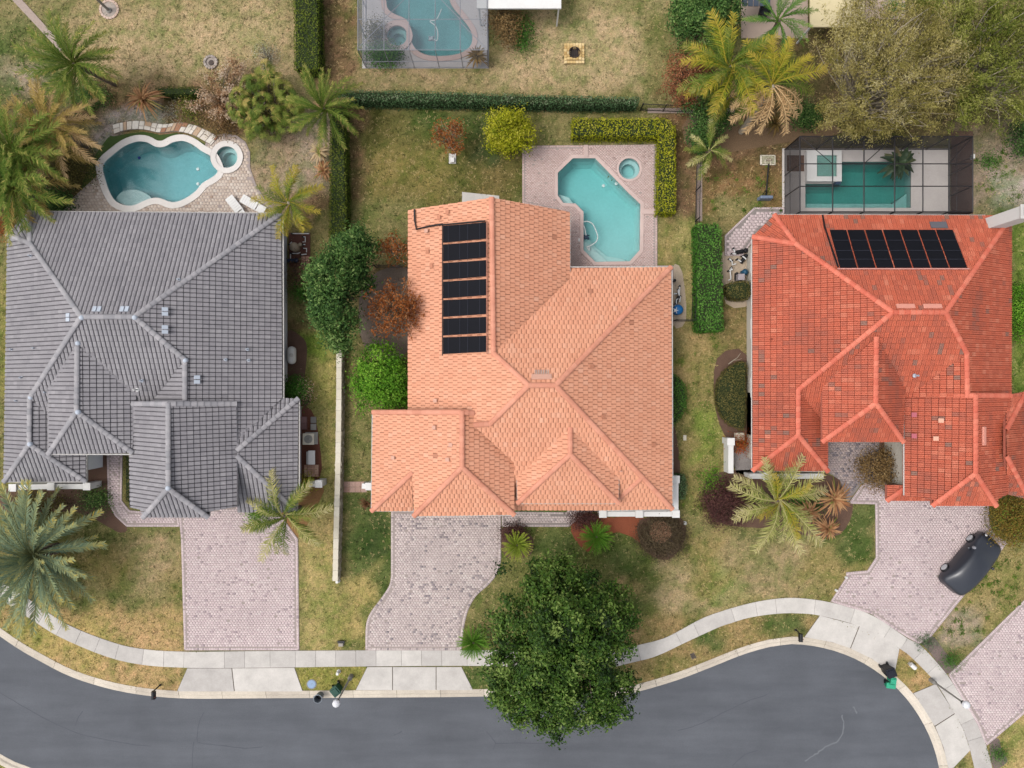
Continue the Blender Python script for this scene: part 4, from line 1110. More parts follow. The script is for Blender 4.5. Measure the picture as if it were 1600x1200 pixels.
# ---- red house ------------------------------------------------------
M_DECKR = (plain("rust_underlay", (118, 56, 46), 0.9), plain("red_fascia", (200, 120, 100), 0.7))
rA, rB, rC, rD, rD2 = (1243, 381, 4.1), (1395, 488, 6.5), (1477, 488, 6.5), (1510, 552, 5.3), (1511, 621, 5.3)
rh1, rh2 = (1247, 609, 4.25), (1247, 680, 4.25)
rn1, rn2, rne, rse = (1210, 336, 3), (1176, 370, 3), (1580, 337, 3), (1580, 624, 3)
rwl, rwr, rwv, rdv = (1176, 735, 3), (1293, 736, 3), (1293, 668, 3), (1416, 621, 4.0)
q_main = [([rn1, rne, rC, rB, rA], 'N'), ([rn1, rA, rn2], 'NW'), ([rn2, rA, rB, rh1, rh2, rwl], 'W'), ([rh1, rB, rC, rD, rdv, rwv], 'S'), ([rD, rD2, rdv], 'W'), ([rC, rne, rse, rD2, rD], 'E'),
          ([rh1, rwv, rwr, rh2], 'E'), ([rh2, rwr, rwl], 'S')]
rr_main = [(rn1, rA), (rn2, rA), (rA, rB), (rB, rC), (rC, rne), (rB, rh1), (rh1, rh2), (rh2, rwl), (rh2, rwr), (rC, rD), (rD, rD2)]
q1, q2 = (1369, 527, 5.95), (1368, 630, 5.95)
q_ent = [([q1, (1285, 604, 4.3), (1285, 690, 4.3), q2], 'W'), ([q1, q2, (1411, 690, 4.3), (1414, 606, 4.3)], 'E'), ([q2, (1285, 690, 4.3), (1411, 690, 4.3)], 'S')]
rr_ent = [(q1, q2), (q2, (1285, 690, 4.3)), (q2, (1411, 690, 4.3))]
q3, q4 = (1524, 617, 5.4), (1524, 740, 5.4)
q_gar = [([q3, (1414, 617, 3.7), (1414, 774, 3.7), (1457, 780, 4.2), (1457, 790, 4.3), q4], 'W'), ([q3, q4, (1556, 790, 4.3), (1558, 779, 4.2), (1576, 772, 3.9), (1578, 617, 3.9)], 'E'), ([q4, (1457, 790, 4.3), (1556, 790, 4.3)], 'S')]
rr_gar = [(q3, q4), (q4, (1457, 790, 4.3)), (q4, (1556, 790, 4.3)), ((1414, 618, 3.75), (1524, 618, 5.42)), ((1578, 618, 3.95), (1524, 618, 5.42))]
q_low = [([(1386, 758, 2.6), (1386, 782, 2.6), (1412, 764, 3.2), (1412, 758, 3.2)], 'W'), ([(1386, 782, 2.6), (1460, 782, 2.6), (1460, 772, 3.0), (1412, 764, 3.2)], 'S')]
rr_low = [((1386, 782, 2.6), (1412, 764, 3.2))]
w1, w2 = (1572, 672, 4.9), (1572, 712, 4.9)
q_wing = [([w1, (1572, 618, 3.6), (1603, 612, 2.7)], 'N'), ([w1, (1603, 612, 2.7), (1700, 612, 2.7), (1700, 782, 2.7), (1607, 780, 2.7), w2], 'E'), ([w2, (1607, 780, 2.7), (1574, 772, 2.9)], 'S')]
q_wing = [([w1, (1572, 618, 3.4), (1603, 612, 2.7)], 'N'), ([w1, (1603, 612, 2.7), (1607, 780, 2.7), w2], 'E'), ([w2, (1607, 780, 2.7), (1574, 772, 2.9)], 'S')]
rr_wing = [(w1, (1603, 612, 2.7)), (w2, (1607, 780, 2.7))]
house_r = make_house("red_roofed_house", (1380, 560), "house with red clay tiled roofs and a white chimney", [q_main, q_ent, q_gar, q_low, q_wing], M_RED, M_REDC, M_DECKR,
    [([(1176, 371), (1210, 337), (1580, 337), (1580, 640), (1176, 700)], 3), ([(1176, 600), (1293, 600), (1293, 736), (1176, 736)], 3), ([(1285, 606), (1411, 606), (1411, 690), (1285, 690)], 4.3),
     ([(1414, 617), (1576, 617), (1576, 772), (1540, 785), (1460, 785), (1414, 774)], 3.7), ([(1550, 618), (1603, 612), (1607, 780), (1550, 772)], 2.7)], M_WALL, PROF_P, 0.28, 0.38, tint_red,
    [rr_main, rr_ent, rr_gar, rr_low, rr_wing], 0.0, 300)

# ---- eave gutters (white lines along the eaves)
def gutter(h, pts, m, r=0.05):
    mb = MB(); mb.tube([P(*p) + Vector((0, 0, -0.06)) for p in pts], r, 6); mb.build("gutter", m, h)
for pts in ([(46, 330, 3), (440, 333, 3)], [(11, 366, 3), (46, 330, 3)], [(75, 594, 4.6), (75, 710, 4.6), (207, 710, 4.6)], [(6, 753, 3), (135, 753, 3), (135, 709, 3)], [(442, 336, 3), (443, 622, 3)], [(467.5, 625, 2.7), (467.5, 780, 2.7)]): gutter(house_g, pts, M_TRIM)
for pts in ([(891, 331, 3), (891, 437, 3)], [(892, 417, 3), (1050, 417, 3)], [(1050.5, 418, 3), (1051.5, 795, 3)], [(808, 742, 4.2), (808, 787, 4.2), (967, 787, 4.2), (967, 744, 4.2)], [(945, 798, 3), (1051, 797, 3)], [(647, 807, 4.2), (804, 805, 4.2)], [(581.5, 645, 2.5), (580, 799, 2.5), (645, 799, 2.5)]): gutter(house_p, pts, M_TRIM, 0.04)
for pts in ([(1175, 371, 3), (1175, 736, 3), (1293, 737, 3), (1294, 690, 3)], [(1413, 619, 3.7), (1413, 774, 3.7)], [(1210, 335, 3), (1540, 336, 3)]): gutter(house_r, pts, M_TRIM, 0.04)

# ---- vents, pipes and solar panels: parts of the houses
def plane_tilt(side, s):
    """rotation that lays a box on a roof plane; local x along the eave, y up the slope"""
    a = math.atan(s)
    R = Matrix.Rotation(a, 3, 'X')
    return Matrix.Rotation({'S': 0, 'E': math.pi / 2, 'N': math.pi, 'W': -math.pi / 2}[side], 3, 'Z') @ R
def on_roof(h, name, px, py, z, side, s, size, m, lift=0.1, bev=0.0):
    mb = MB(); mb.box(P(px, py, z) + Vector((0, 0, lift)), size, M=plane_tilt(side, s)); return mb.build(name, m, h, bevel=bev)
M_VENT = plain("pale_grey_vent", (198, 206, 218), 0.5)
zg = {'N': lambda x, y: zat(y, 'N', 333, 3, 0.5), 'W': lambda x, y: zat(x, 'W', 10, 3, 0.5), 'E': lambda x, y: zat(x, 'E', 440, 3, 0.5)}
def vent_pair(h, px, py, f, side, s, d, m):
    for k in (-1, 1):
        x, y = px + d[0] * k, py + d[1] * k
        on_roof(h, "roof_vent", x, y, f(x, y), side, s, (0.24, 0.36, 0.1), m, 0.10, 0.015)
for px, py, sd, d in ((153, 483, 'N', (3.7, 0)), (196, 483, 'N', (3.7, 0)), (108, 496, 'W', (0, 3.5)), (259, 487, 'E', (0, 3.6)), (259, 515, 'E', (0, 3.6)), (309, 593, 'E', (0, 3.6))):
    vent_pair(house_g, px, py, zg[sd], sd, 0.5, d, M_VENT)
def stack(h, px, py, z, m, r=0.05, hh=0.3):
    mb = MB(); p = P(px, py, z); mb.lathe(p, [(r * 2.2, 0.0), (r * 2.0, 0.05), (r, 0.08), (r, hh), (r * 0.6, hh)], 10); mb.build("vent_pipe", m, h)
for px, py, sd in ((55, 544, 'W'), (20, 546, 'W'), (35, 590, 'W'), (28, 626, 'W'), (387, 546, 'E'), (353, 562, 'E'), (389, 563, 'E'), (280, 437, 'N'), (49, 400, 'W')):
    stack(house_g, px, py, zg[sd](px, py), M_VENT)
stack(house_g, 215, 609, 5.2, M_WHITE, 0.06, 0.5); stack(house_g, 222, 595, 5.2, M_VENT); stack(house_g, 73, 613, 4.4, M_VENT)
for px, py, z in ((127, 496, 6.75), (210, 496, 6.75), (121, 644, 6.0), (46, 694, 4.4), (262, 763, 6.45), (289, 563, 5.65), (121, 536, 6.0), (47, 621, 4.4)):
    mb = MB(); mb.lathe(P(px, py, z), [(0.17, -0.1), (0.15, 0.02), (0.08, 0.07), (0.0, 0.085)], 10); mb.build("ridge_cap", M_VENT, house_g, smooth=True)
zp = lambda x, y: zat(x, 'W', 638, 3, 0.57)
zpe = lambda x, y: zat(x, 'E', 890, 3, 0.57)
zpE = lambda x, y: zat(x, 'E', 1050, 3, 0.55)
M_PV = plain("peach_vent", (222, 172, 150), 0.7)
on_roof(house_p, "roof_vent", 785, 431, zpe(785, 431), 'E', 0.57, (1.2, 0.35, 0.14), M_PV, 0.12, 0.03)
on_roof(house_p, "roof_vent", 846, 589, 7.0, 'N', 0.55, (1.25, 0.36, 0.16), M_PV, 0.16, 0.03)
for k in range(9):
    x = 836 + k * 2.6
    mb = MB(); mb.tube([P(x, 578, 6.85) + Vector((0, 0, 0.1)), P(x, 585, 7.0) + Vector((0, 0, 0.12))], 0.018, 5); mb.build("vent_rod", M_TRIM, house_p)
M_ODD = plain("brown_flashing", (204, 138, 108), 0.7)
for px, py in ((668, 393), (674, 415), (686, 340), (699, 332)): on_roof(house_p, "flashing", px, py, zp(px, py), 'W', 0.57, (0.26, 0.26, 0.03), M_ODD, 0.09)
for px, py in ((824, 476), (812, 509), (842, 482)): on_roof(house_p, "flashing", px, py, zpe(px, py), 'E', 0.57, (0.22, 0.3, 0.03), M_ODD, 0.09)
for px, py in ((925, 573), (943, 651), (1022, 694)): on_roof(house_p, "flashing", px, py, zpE(px, py), 'E', 0.55, (0.24, 0.3, 0.03), M_ODD, 0.09)
for px, py, z in ((614, 715, 3.4), (699, 718, 5.5), (704, 695, 5.5), (678, 668, 5.0), (680, 626, 4.2), (666, 361, 3.9)): on_roof(house_p, "flashing", px, py, z, 'W', 0.55, (0.24, 0.28, 0.03), M_PV, 0.1)
stack(house_p, 667, 361, 3.8, M_PV, 0.05, 0.15); stack(house_p, 970, 735, 4.4, M_PV, 0.05, 0.4); stack(house_p, 745, 645, 5.3, M_TRIM, 0.05, 0.3)
# peach house solar panels on the west slope
def panel_quad(h, quad, zf, seams, lift=0.19, th=0.05):
    up_ = Vector((0, 0, 1))
    q = [P(x, y, zf(x, y)) + up_ * lift for x, y in quad]
    mb = MB()
    vs = q + [p - up_ * th for p in q]
    mb.add(vs, [(0, 1, 2, 3), (7, 6, 5, 4), (0, 4, 5, 1), (1, 5, 6, 2), (2, 6, 7, 3), (3, 7, 4, 0)])
    o = mb.build("solar_panel", M_SOLAR, h)
    for f in seams:
        a0 = q[0].lerp(q[1], f) + up_ * 0.012; a1 = q[3].lerp(q[2], f) + up_ * 0.012
        mb = MB(); mb.tube([a0, a1], 0.018, 4); mb.build("seam_strap", M_SOLARL, o)
    return o
for k in range(7):
    y0 = 354 + k * 28.9
    panel_quad(house_p, [(692.5, y0), (759.5, y0 - 5.5 + 0.5 * k), (759.5, y0 + 25 - 5.5 + 0.5 * k), (692.5, y0 + 26)], zp, (0.13, 0.40, 0.585, 0.86))
def pipe(h, pts, zf, r, m, lift=0.14):
    mb = MB(); mb.tube([P(x, y, zf(x, y)) + Vector((0, 0, lift)) for x, y in pts], r, 6); mb.build("pipe", m, h)
pipe(house_p, [(648, 328), (648.5, 345), (651, 359), (672, 354), (692, 351)], zp, 0.06, M_BLACK, 0.16)
pipe(house_p, [(692, 352), (758, 346)], zp, 0.05, M_BLACK, 0.16)
pipe(house_p, [(691.5, 352), (691.5, 556)], zp, 0.03, M_BLACK, 0.14); pipe(house_p, [(761, 346), (761, 553)], zp, 0.035, plain("tan_pipe", (190, 128, 104), 0.6), 0.16)
# red house: solar panels on the north slope
zr = lambda x, y: zat(y, 'N', 337, 3, 0.5)
for k in range(7):
    xt, xb = 1295 + k * 27.6, 1311 + k * 28.6
    panel_quad(house_r, [(xt, 360), (xb, 419), (xb + 26, 419), (xt + 25, 360)], zr, (0.28, 0.55, 0.78))
pipe(house_r, [(1284, 337), (1287, 355), (1308, 418)], zr, 0.06, M_BLACK, 0.14)
pipe(house_r, [(1307, 420.5), (1512, 420.5)], zr, 0.045, plain("pink_pipe", (222, 160, 148), 0.5), 0.15)
on_roof(house_r, "roof_patch", 1465, 352, zr(1465, 352), 'N', 0.5, (1.1, 0.5, 0.05), plain("grey_patch", (110, 108, 114), 0.5), 0.12)
for px, py in ((1413, 479), (1455, 479)): on_roof(house_r, "roof_vent", px, py, zr(px, py), 'N', 0.5, (1.15, 0.32, 0.14), plain("pink_vent", (232, 158, 138), 0.7), 0.13, 0.03)
on_roof(house_r, "roof_vent", 1535.5, 681, 5.0, 'E', 0.53, (1.2, 0.3, 0.14), plain("pink_vent", (232, 158, 138), 0.7), 0.13, 0.03)
for px, py, z in ((1427, 648, 4.0), (1427, 681, 4.0)): on_roof(house_r, "flashing", px, py, z, 'W', 0.5, (0.3, 0.3, 0.03), plain("mauve_tile", (190, 100, 112), 0.7), 0.1)
for px, py, z in ((1461, 685, 4.6), (1469, 657, 4.8)): on_roof(house_r, "flashing", px, py, z, 'W', 0.5, (0.28, 0.3, 0.05), plain("pale_patch", (232, 176, 150), 0.7), 0.1)
stack(house_r, 1429, 587, 5.0, M_VENT, 0.06, 0.45)
for px, py, z in ((1205, 530, 3.5), (1519, 438, 4.6), (1519, 517, 4.5), (1560, 551, 3.3), (1568, 529, 3.1)): stack(house_r, px, py, z, plain("rust_pipe", (150, 70, 50), 0.7), 0.05, 0.15)
# red house chimney
mb = MB()
mb.prism(W2([(1547.5, 336.5), (1590, 336.5), (1590, 358), (1547.5, 358)]), 2.0, 3.0)
mb = MB()
pc = P(1566, 345, 4.0)
mb.box((pc.x, pc.y, 4.3), (1.05, 0.75, 4.2)); ch = mb.build("chimney", M_WHITE, house_r, bevel=0.02)
mb = MB(); mb.box((pc.x, pc.y, 6.46), (1.2, 0.9, 0.12)); mb.build("chimney_crown", M_TRIM, ch, bevel=0.02)
mb = MB(); mb.box((pc.x - 0.32, pc.y, 6.55), (0.18, 0.5, 0.1)); mb.build("flue", M_DARK, ch)

# ---- wall openings that show under the eaves
def window(h, a, b, z0, z1, m=None):
    """window in a wall that runs from a to b (world xy), seen proud of the wall"""
    a, b = Vector((a[0], a[1], 0)), Vector((b[0], b[1], 0))
    d = (b - a); L = d.length; d.normalize()
    R = Matrix.Rotation(math.atan2(d.y, d.x), 3, 'Z')
    c = (a + b) / 2 + Vector((0, 0, (z0 + z1) / 2))
    w = MB()
    for off, sz in (((0, 0, (z1 - z0) / 2), (L, 0.1, 0.08)), ((0, 0, -(z1 - z0) / 2), (L, 0.14, 0.08)), ((-L / 2, 0, 0), (0.08, 0.1, z1 - z0)), ((L / 2, 0, 0), (0.08, 0.1, z1 - z0)), ((0, 0, 0), (0.05, 0.09, z1 - z0))):
        w.box(c + R @ Vector(off), sz, M=R)
    f = w.build("window", M_WHITE, h)
    g = MB(); g.box(c, (L - 0.06, 0.05, z1 - z0 - 0.06), M=R); g.build("pane", M_GLASS, f)
xg = P(447, 0).x + 0.02
for y0, y1 in ((480, 512), (588, 618)): window(house_g, (xg, P(0, y0).y), (xg, P(0, y1).y), 0.9, 2.2)
xr = P(1168, 0).x - 0.02
for y0, y1 in ((500, 530), (590, 620), (400, 430)): window(house_r, (xr, P(0, y0).y), (xr, P(0, y1).y), 0.9, 2.2)
mb = MB(); mb.lathe(P(1412, 745, 1.6), [(0.0, 0.05), (0.2, 0.05), (0.26, 0.0), (0.26, -0.1)], 16); mb.build("wall_lamp", M_WHITE, house_r)

def garage_door(h, xa, xb, ye, z, zt=2.25):
    a, b = P(xa, ye, z), P(xb, ye, z)
    y = a.y + 0.6 - 0.03
    fr = MB()
    fr.box(((a.x + b.x) / 2, y, zt + 0.09), (b.x - a.x + 0.3, 0.12, 0.16))
    for x in (a.x - 0.08, b.x + 0.08): fr.box((x, y, zt / 2), (0.14, 0.12, zt))
    d = fr.build("garage_door", M_WHITE, h)
    for k in range(4):
        mb = MB(); mb.box(((a.x + b.x) / 2, y - 0.02, 0.02 + zt / 8 + k * zt / 4), (b.x - a.x, 0.06, zt / 4 - 0.03)); mb.build("panel", M_TRIM, d, bevel=0.01)
garage_door(house_p, 662, 790, 805, 4.2)
garage_door(house_g, 232, 318, 800, 4.4)
garage_door(house_r, 1466, 1536, 785, 3.7)
for h_, xa, xb, ye, z in ((house_p, 850, 925, 786, 4.2), (house_p, 985, 1030, 796, 3.0), (house_g, 40, 100, 752, 3.0), (house_r, 1205, 1265, 736, 3.0)):
    a, b = P(xa, ye, z), P(xb, ye, z); window(h_, (a.x, a.y + 0.58), (b.x, b.y + 0.58), 0.8, 2.2)

# ================================================================== VEGETATION
def veg(name, cols, transl=0.22, rough=0.6, spec=0.12):
    return mat(name, cols, rough=rough, big=(0.6, 0.12), fine=(6, 0.12), transl=transl, spec=spec)
V_MAG = veg("magnolia_leaf", [(24, 44, 14), (48, 78, 22), (80, 112, 36), (138, 160, 80)], 0.18, 0.5, 0.15)  # end stops take in the crown's deep shadows and glossy highlights
V_DKG = veg("dark_leaf", [(26, 50, 24), (54, 88, 40), (90, 126, 58), (146, 170, 98)], 0.18, 0.55)
V_GRN = veg("bright_leaf", [(48, 92, 20), (86, 142, 34), (122, 176, 48), (160, 200, 76)], 0.25)
V_YEL = veg("yellow_green_leaf", [(82, 100, 14), (140, 150, 22), (190, 188, 40), (214, 206, 84)], 0.25)
V_HEDGE = veg("hedge_leaf", [(40, 74, 24), (66, 114, 38), (92, 144, 54), (124, 168, 78)], 0.2)
V_HEDGEB = veg("blue_hedge_leaf", [(42, 68, 40), (72, 106, 64), (104, 134, 90), (156, 160, 130)], 0.2)
V_HEDGEO = veg("olive_hedge_leaf", [(58, 58, 32), (94, 92, 48), (122, 114, 62), (150, 136, 80)], 0.2)
V_RUST = veg("rust_leaf", [(112, 60, 28), (160, 90, 44), (188, 118, 64), (206, 148, 98)], 0.25)
V_PURP = veg("purple_leaf", [(48, 30, 30), (78, 48, 46), (98, 62, 58), (122, 86, 74)], 0.12)
V_BRN = veg("brown_leaf", [(86, 66, 40), (124, 98, 60), (152, 122, 78), (176, 150, 104)], 0.15)
V_OAK = veg("straw_oak_leaf", [(116, 112, 52), (174, 164, 88), (212, 196, 124), (234, 222, 168)], 0.3)
V_OAKG = veg("green_oak_leaf", [(82, 98, 32), (130, 142, 56), (170, 174, 84), (202, 200, 120)], 0.3)
V_PLUME = veg("dry_plume", [(150, 104, 66), (196, 158, 118), (222, 192, 160), (236, 214, 190)], 0.2)
V_GREYT = veg("grey_twig_leaf", [(150, 148, 118), (186, 184, 160), (206, 204, 184)], 0.2)
V_BIG = veg("dark_tropical_leaf", [(24, 40, 26), (44, 66, 42), (70, 92, 58), (160, 140, 100)], 0.1, 0.4)
V_COREG = plain("hedge_core", (44, 56, 26), 0.95)
V_COREB = plain("bush_core", (60, 48, 36), 0.95)

def leaf_mesh(name, m, ctr, nrm, size, aspect, tint, parent, kind=None, fold=0.25, axis=None):
    """one folded, pointed leaf per point"""
    n = len(ctr)
    nrm = nrm / (np.linalg.norm(nrm, axis=1, keepdims=True) + 1e-9)
    rv = rng.normal(size=(n, 3)) if axis is None else np.cross(nrm, axis + rng.normal(size=(n, 3)) * 0.25)
    t = np.cross(nrm, rv); t /= (np.linalg.norm(t, axis=1, keepdims=True) + 1e-9)
    b = np.cross(nrm, t)
    L = size[:, None]; Wd = L * aspect
    base = ctr - t * L * 0.5
    tip = ctr + t * L * 0.5 - nrm * L * 0.12
    up_ = nrm * L * fold * 0.5
    le = ctr - b * Wd * 0.5 + up_; ri = ctr + b * Wd * 0.5 + up_
    V = np.stack([base, ri, tip, le], 1).reshape(-1, 3)
    k = np.arange(n) * 4
    loops = np.stack([k, k + 1, k + 2, k, k + 2, k + 3], 1).ravel()
    return np_mesh(name, m, V, loops, 3, np.repeat(np.clip(tint, 0, 1), 2), parent, kind)

def crown_points(center, rad, nclus, per, csize, seed, up=0.55, inner=0.25, lump=0.22, squash=1.0, half=True, ctint=0.16):
    """leaf positions and normals in lumpy clusters on an uneven ellipsoid"""
    r = np.random.default_rng(seed)
    d = r.normal(size=(nclus, 3)); d /= np.linalg.norm(d, axis=1, keepdims=True)
    if half: d[:, 2] = np.where(d[:, 2] < -0.25, -d[:, 2] * 0.8, d[:, 2])
    lf = np.array([1 + lump * (mnoise.noise(Vector(x) * 2.3 + Vector((seed * 3.1, 0, 0))) * 1.6) for x in d])
    rr = np.where(r.random(nclus) < inner, r.uniform(0.35, 0.8, nclus), r.uniform(0.84, 1.02, nclus)) * lf
    cc = np.array(center) + d * rr[:, None] * np.array(rad)
    n = nclus * per
    ci = np.repeat(np.arange(nclus), per)
    off = r.normal(size=(n, 3)) * csize * np.array([1, 1, 0.7])
    pos = cc[ci] + off
    nr = d[ci] * (1 - up) + np.array([0, 0, up]) + r.normal(size=(n, 3)) * 0.38 + off / csize * 0.22
    tc = r.normal(0.5, ctint, nclus)[ci] + r.normal(0, 0.14, n) + 0.10 * off[:, 2] / csize
    return pos, nr, tc, cc

def branches(mb, base, fork, tips, r0, seed, n=4):
    rd = random.Random(seed)
    mb.tube([base, base.lerp(fork, 0.5) + Vector((rd.uniform(-.05, .05), rd.uniform(-.05, .05), 0)), fork], r0, 8, r1=r0 * 0.75)
    for tp in tips:
        tp = Vector(tp)
        d = tp - fork
        side = Vector((rd.uniform(-1, 1), rd.uniform(-1, 1), rd.uniform(-0.2, 0.9))) * d.length * 0.14
        pts = [fork + d * (k / n) + side * math.sin(math.pi * k / n) for k in range(n + 1)]
        mb.tube(pts, r0 * 0.38, 4, r1=0.012, cap=False)

def tree(name, cat, label, px, py, z, rad_px, h, m, nclus, per, leaf, seed, csize=0.32, aspect=0.5, lump=0.22, bark=None, tips=26, inner=0.25, up=0.55, trunk=0.16, group=None, lean=(0, 0), lobes=None, forkz=0.35, tmul=1.0, spray=False, ctint=0.16):
    """crown seen at (px, py) with its middle at height z; rad_px = (x, y) crown radii in photo pixels; h = half height"""
    c = P(px, py, z)
    k = S * H / (H - z)
    base = Vector((c.x - lean[0], c.y - lean[1], 0))
    t = thing(name, base, label, cat, group)
    parts = lobes or [(px, py, rad_px[0], rad_px[1], 1.0)]
    ps, ns, ts, cs = [], [], [], []
    ax = []
    tot = sum(a[2] * a[3] for a in parts)
    for q, (lx, ly, rx, ry, zz) in enumerate(parts):
        lc = P(lx, ly, z * zz)
        nn = max(6, int(nclus * (rx * ry) / tot))
        p, nr, tt, cc = crown_points(lc, (rx / k, ry / k, h * zz), nn, per, csize, seed * 11 + q, up, inner, lump, ctint=ctint)
        if spray:                                  # needle sprays strung along radiating twigs
            o_ = np.repeat(cc, per, 0); out_ = o_ - np.array([c.x, c.y, z * 0.45]); out_ /= np.linalg.norm(out_, axis=1, keepdims=True)
            g_ = np.random.default_rng(seed + q); sp_ = (p - o_)
            along = g_.uniform(-1.0, 1.0, len(p)) * csize * 1.7
            p = o_ + out_ * along[:, None] + sp_ * (0.30 + 0.35 * np.abs(along[:, None]) / csize)
            ax.append(out_ + sp_ / csize * 0.8)
        ps.append(p); ns.append(nr); ts.append(tt); cs.append(cc)
    p, nr, tt, cc = (np.concatenate(x) for x in (ps, ns, ts, cs))
    low = p[:, 2] < 0.06
    p[low, 2] = 0.06 + np.random.default_rng(seed).random(low.sum()) * 0.2
    sz = np.clip(np.random.default_rng(seed + 1).normal(leaf, leaf * 0.22, len(p)), leaf * 0.4, leaf * 1.7)
    leaf_mesh("crown", m, p, nr, sz, aspect, tt * tmul, t, axis=np.concatenate(ax) if spray else None)
    mb = MB()
    fork = base.lerp(Vector((c.x, c.y, c.z)), forkz); 
    sel = np.random.default_rng(seed).choice(len(cc), min(tips, len(cc)), replace=False)
    branches(mb, base, fork, cc[sel], trunk, seed)
    mb.build("trunk", bark or M_BARK, t)
    return t

def bush(name, cat, label, px, py, rad_px, h, m, nclus, per, leaf, seed, **k):
    k.setdefault('trunk', 0.05); k.setdefault('tips', 14); k.setdefault('forkz', 0.25)
    return tree(name, cat, label, px, py, h * 0.5, rad_px, h * 0.55, m, nclus, per, leaf, seed, **k)

def hedge(label, px, h, m, seed, leaf=0.11, dens=120, core=V_COREG, name="hedge", cat="hedge", group=None, rough=0.05, top_tint=0.1, zb=0.0):
    """clipped hedge: outline of its top in photo pixels, height h"""
    r = np.random.default_rng(seed)
    poly = [tuple(P(x, y, h).xy) for x, y in px]
    cx = sum(p[0] for p in poly) / len(poly); cy = sum(p[1] for p in poly) / len(poly)
    t = thing(name, (cx, cy, zb), label, cat, group)
    inn = offset_poly(poly, -0.10)
    mb = MB(); mb.prism(inn, zb, h - 0.12); mb.build("branches", core, t)
    xs = [p[0] for p in poly]; ys = [p[1] for p in poly]
    A = (max(xs) - min(xs)) * (max(ys) - min(ys))
    n = int(A * dens)
    X = r.uniform(min(xs) - .05, max(xs) + .05, n); Y = r.uniform(min(ys) - .05, max(ys) + .05, n)
    jag = offset_poly(poly, 0.03)
    ok = inpoly(X, Y, jag); X, Y = X[ok], Y[ok]
    und = np.array([mnoise.noise(Vector((x * 1.6, y * 1.6, seed))) for x, y in zip(X, Y)])
    ed = np.clip(edgedist(X, Y, poly) / 0.16, 0, 1)
    Z = h + und * rough * 2 + r.normal(0, rough, len(X)) - 0.08 * (1 - ed)
    pts = [np.stack([X, Y, Z], 1)]; nrs = [np.stack([r.normal(0, .45, len(X)), r.normal(0, .45, len(X)), np.ones(len(X))], 1)]; tn = [0.5 + top_tint + und * 0.35 + r.normal(0, .16, len(X))]  # skylight put into the tint: top leaves lighter than side leaves
    m_ = len(poly)
    Ar = sum(poly[i][0] * poly[(i + 1) % m_][1] - poly[(i + 1) % m_][0] * poly[i][1] for i in range(m_))
    for i in range(m_):
        a, b = np.array(poly[i]), np.array(poly[(i + 1) % m_])
        L = np.linalg.norm(b - a)
        nn = int(L * (h - zb) * dens * 0.8)
        if nn < 1: continue
        f = r.random(nn); nv = np.array([b[1] - a[1], a[0] - b[0]]) / max(L, 1e-6) * (1 if Ar > 0 else -1)
        q = a + (b - a) * f[:, None] + nv * r.normal(0.0, rough * 0.7, nn)[:, None]
        pts.append(np.stack([q[:, 0], q[:, 1], zb + r.random(nn) * (h - zb)], 1))
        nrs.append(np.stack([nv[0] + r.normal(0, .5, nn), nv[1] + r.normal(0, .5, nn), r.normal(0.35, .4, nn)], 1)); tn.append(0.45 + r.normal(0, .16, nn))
    p = np.concatenate(pts)
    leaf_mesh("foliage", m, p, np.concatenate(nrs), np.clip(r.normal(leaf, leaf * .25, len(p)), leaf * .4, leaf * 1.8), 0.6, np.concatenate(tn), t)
    return t

# ---- palms: every frond is an object, sharing a few meshes
FRONDS = {}
def frond_mesh(kind, m, seed):
    key = (kind, m.name, seed)
    if key in FRONDS: return FRONDS[key]
    r = random.Random(seed * 7 + len(kind))
    mb = MB()
    K = dict(feather=(42, 0.17, 0.018, 0.62, 0.5, (0.9, 1.5)), queen=(52, 0.21, 0.016, 0.75, 0.8, (0.45, 1.2)), stiff=(48, 0.125, 0.020, 0.30, 0.2, (0.9, 1.5)), sago=(44, 0.10, 0.013, 0.14, 0.1, (0.6, 0.9)))[kind]
    nl, ll, lw, droop, hang, fwr = K
    def rach(s): return Vector((s - 0.10 * droop * s * s, 0.05 * math.sin(s * 3 + seed), 0.16 * s - droop * 0.62 * s * s))
    pts = [rach(i / 10) for i in range(11)]
    mb.tube(pts, 0.016, 4, tint=0.72, r1=0.004)
    for i in range(nl):
        s = 0.12 + 0.88 * (i + 0.5) / nl
        env = math.sin(min(1, (s - 0.05) * 1.9) * math.pi / 2) * (1 - 0.55 * max(0, (s - 0.55) / 0.45) ** 1.5)
        p = rach(s); d = (rach(min(1, s + 0.02)) - rach(s - 0.02)).normalized()
        for sd in (-1, 1):
            L = ll * env * r.uniform(0.65, 1.25)
            if r.random() < 0.06: continue
            lat = Vector((-d.y, d.x, 0)).normalized() * sd
            fw = r.uniform(*fwr)
            out = (lat * r.uniform(0.75, 1.0) + d * fw + Vector((0, 0, r.uniform(-0.35, 0.75) if kind == 'queen' else r.uniform(0.1, 0.65)))).normalized()
            mid = p + out * L * 0.5
            tip = p + out * L * 0.95 + Vector((0, 0, -hang * L * r.uniform(0.3, 0.7)))
            wv = d * lw * 0.5
            tn = min(1, max(0, 0.18 + 0.62 * s + r.gauss(0, 0.13)))
            mb.add([p - wv * 0.6, p + wv * 0.6, mid + wv, mid - wv, tip], [(0, 1, 2, 3), (3, 2, 4)], tn)
    me = bpy.data.meshes.new("frond_%s" % kind)
    me.from_pydata(mb.v, [], mb.f)
    a = me.attributes.new("tint", 'FLOAT', 'FACE'); a.data.foreach_set("value", np.asarray(mb.t, dtype=np.float32))
    me.materials.append(m)
    FRONDS[key] = me
    return me

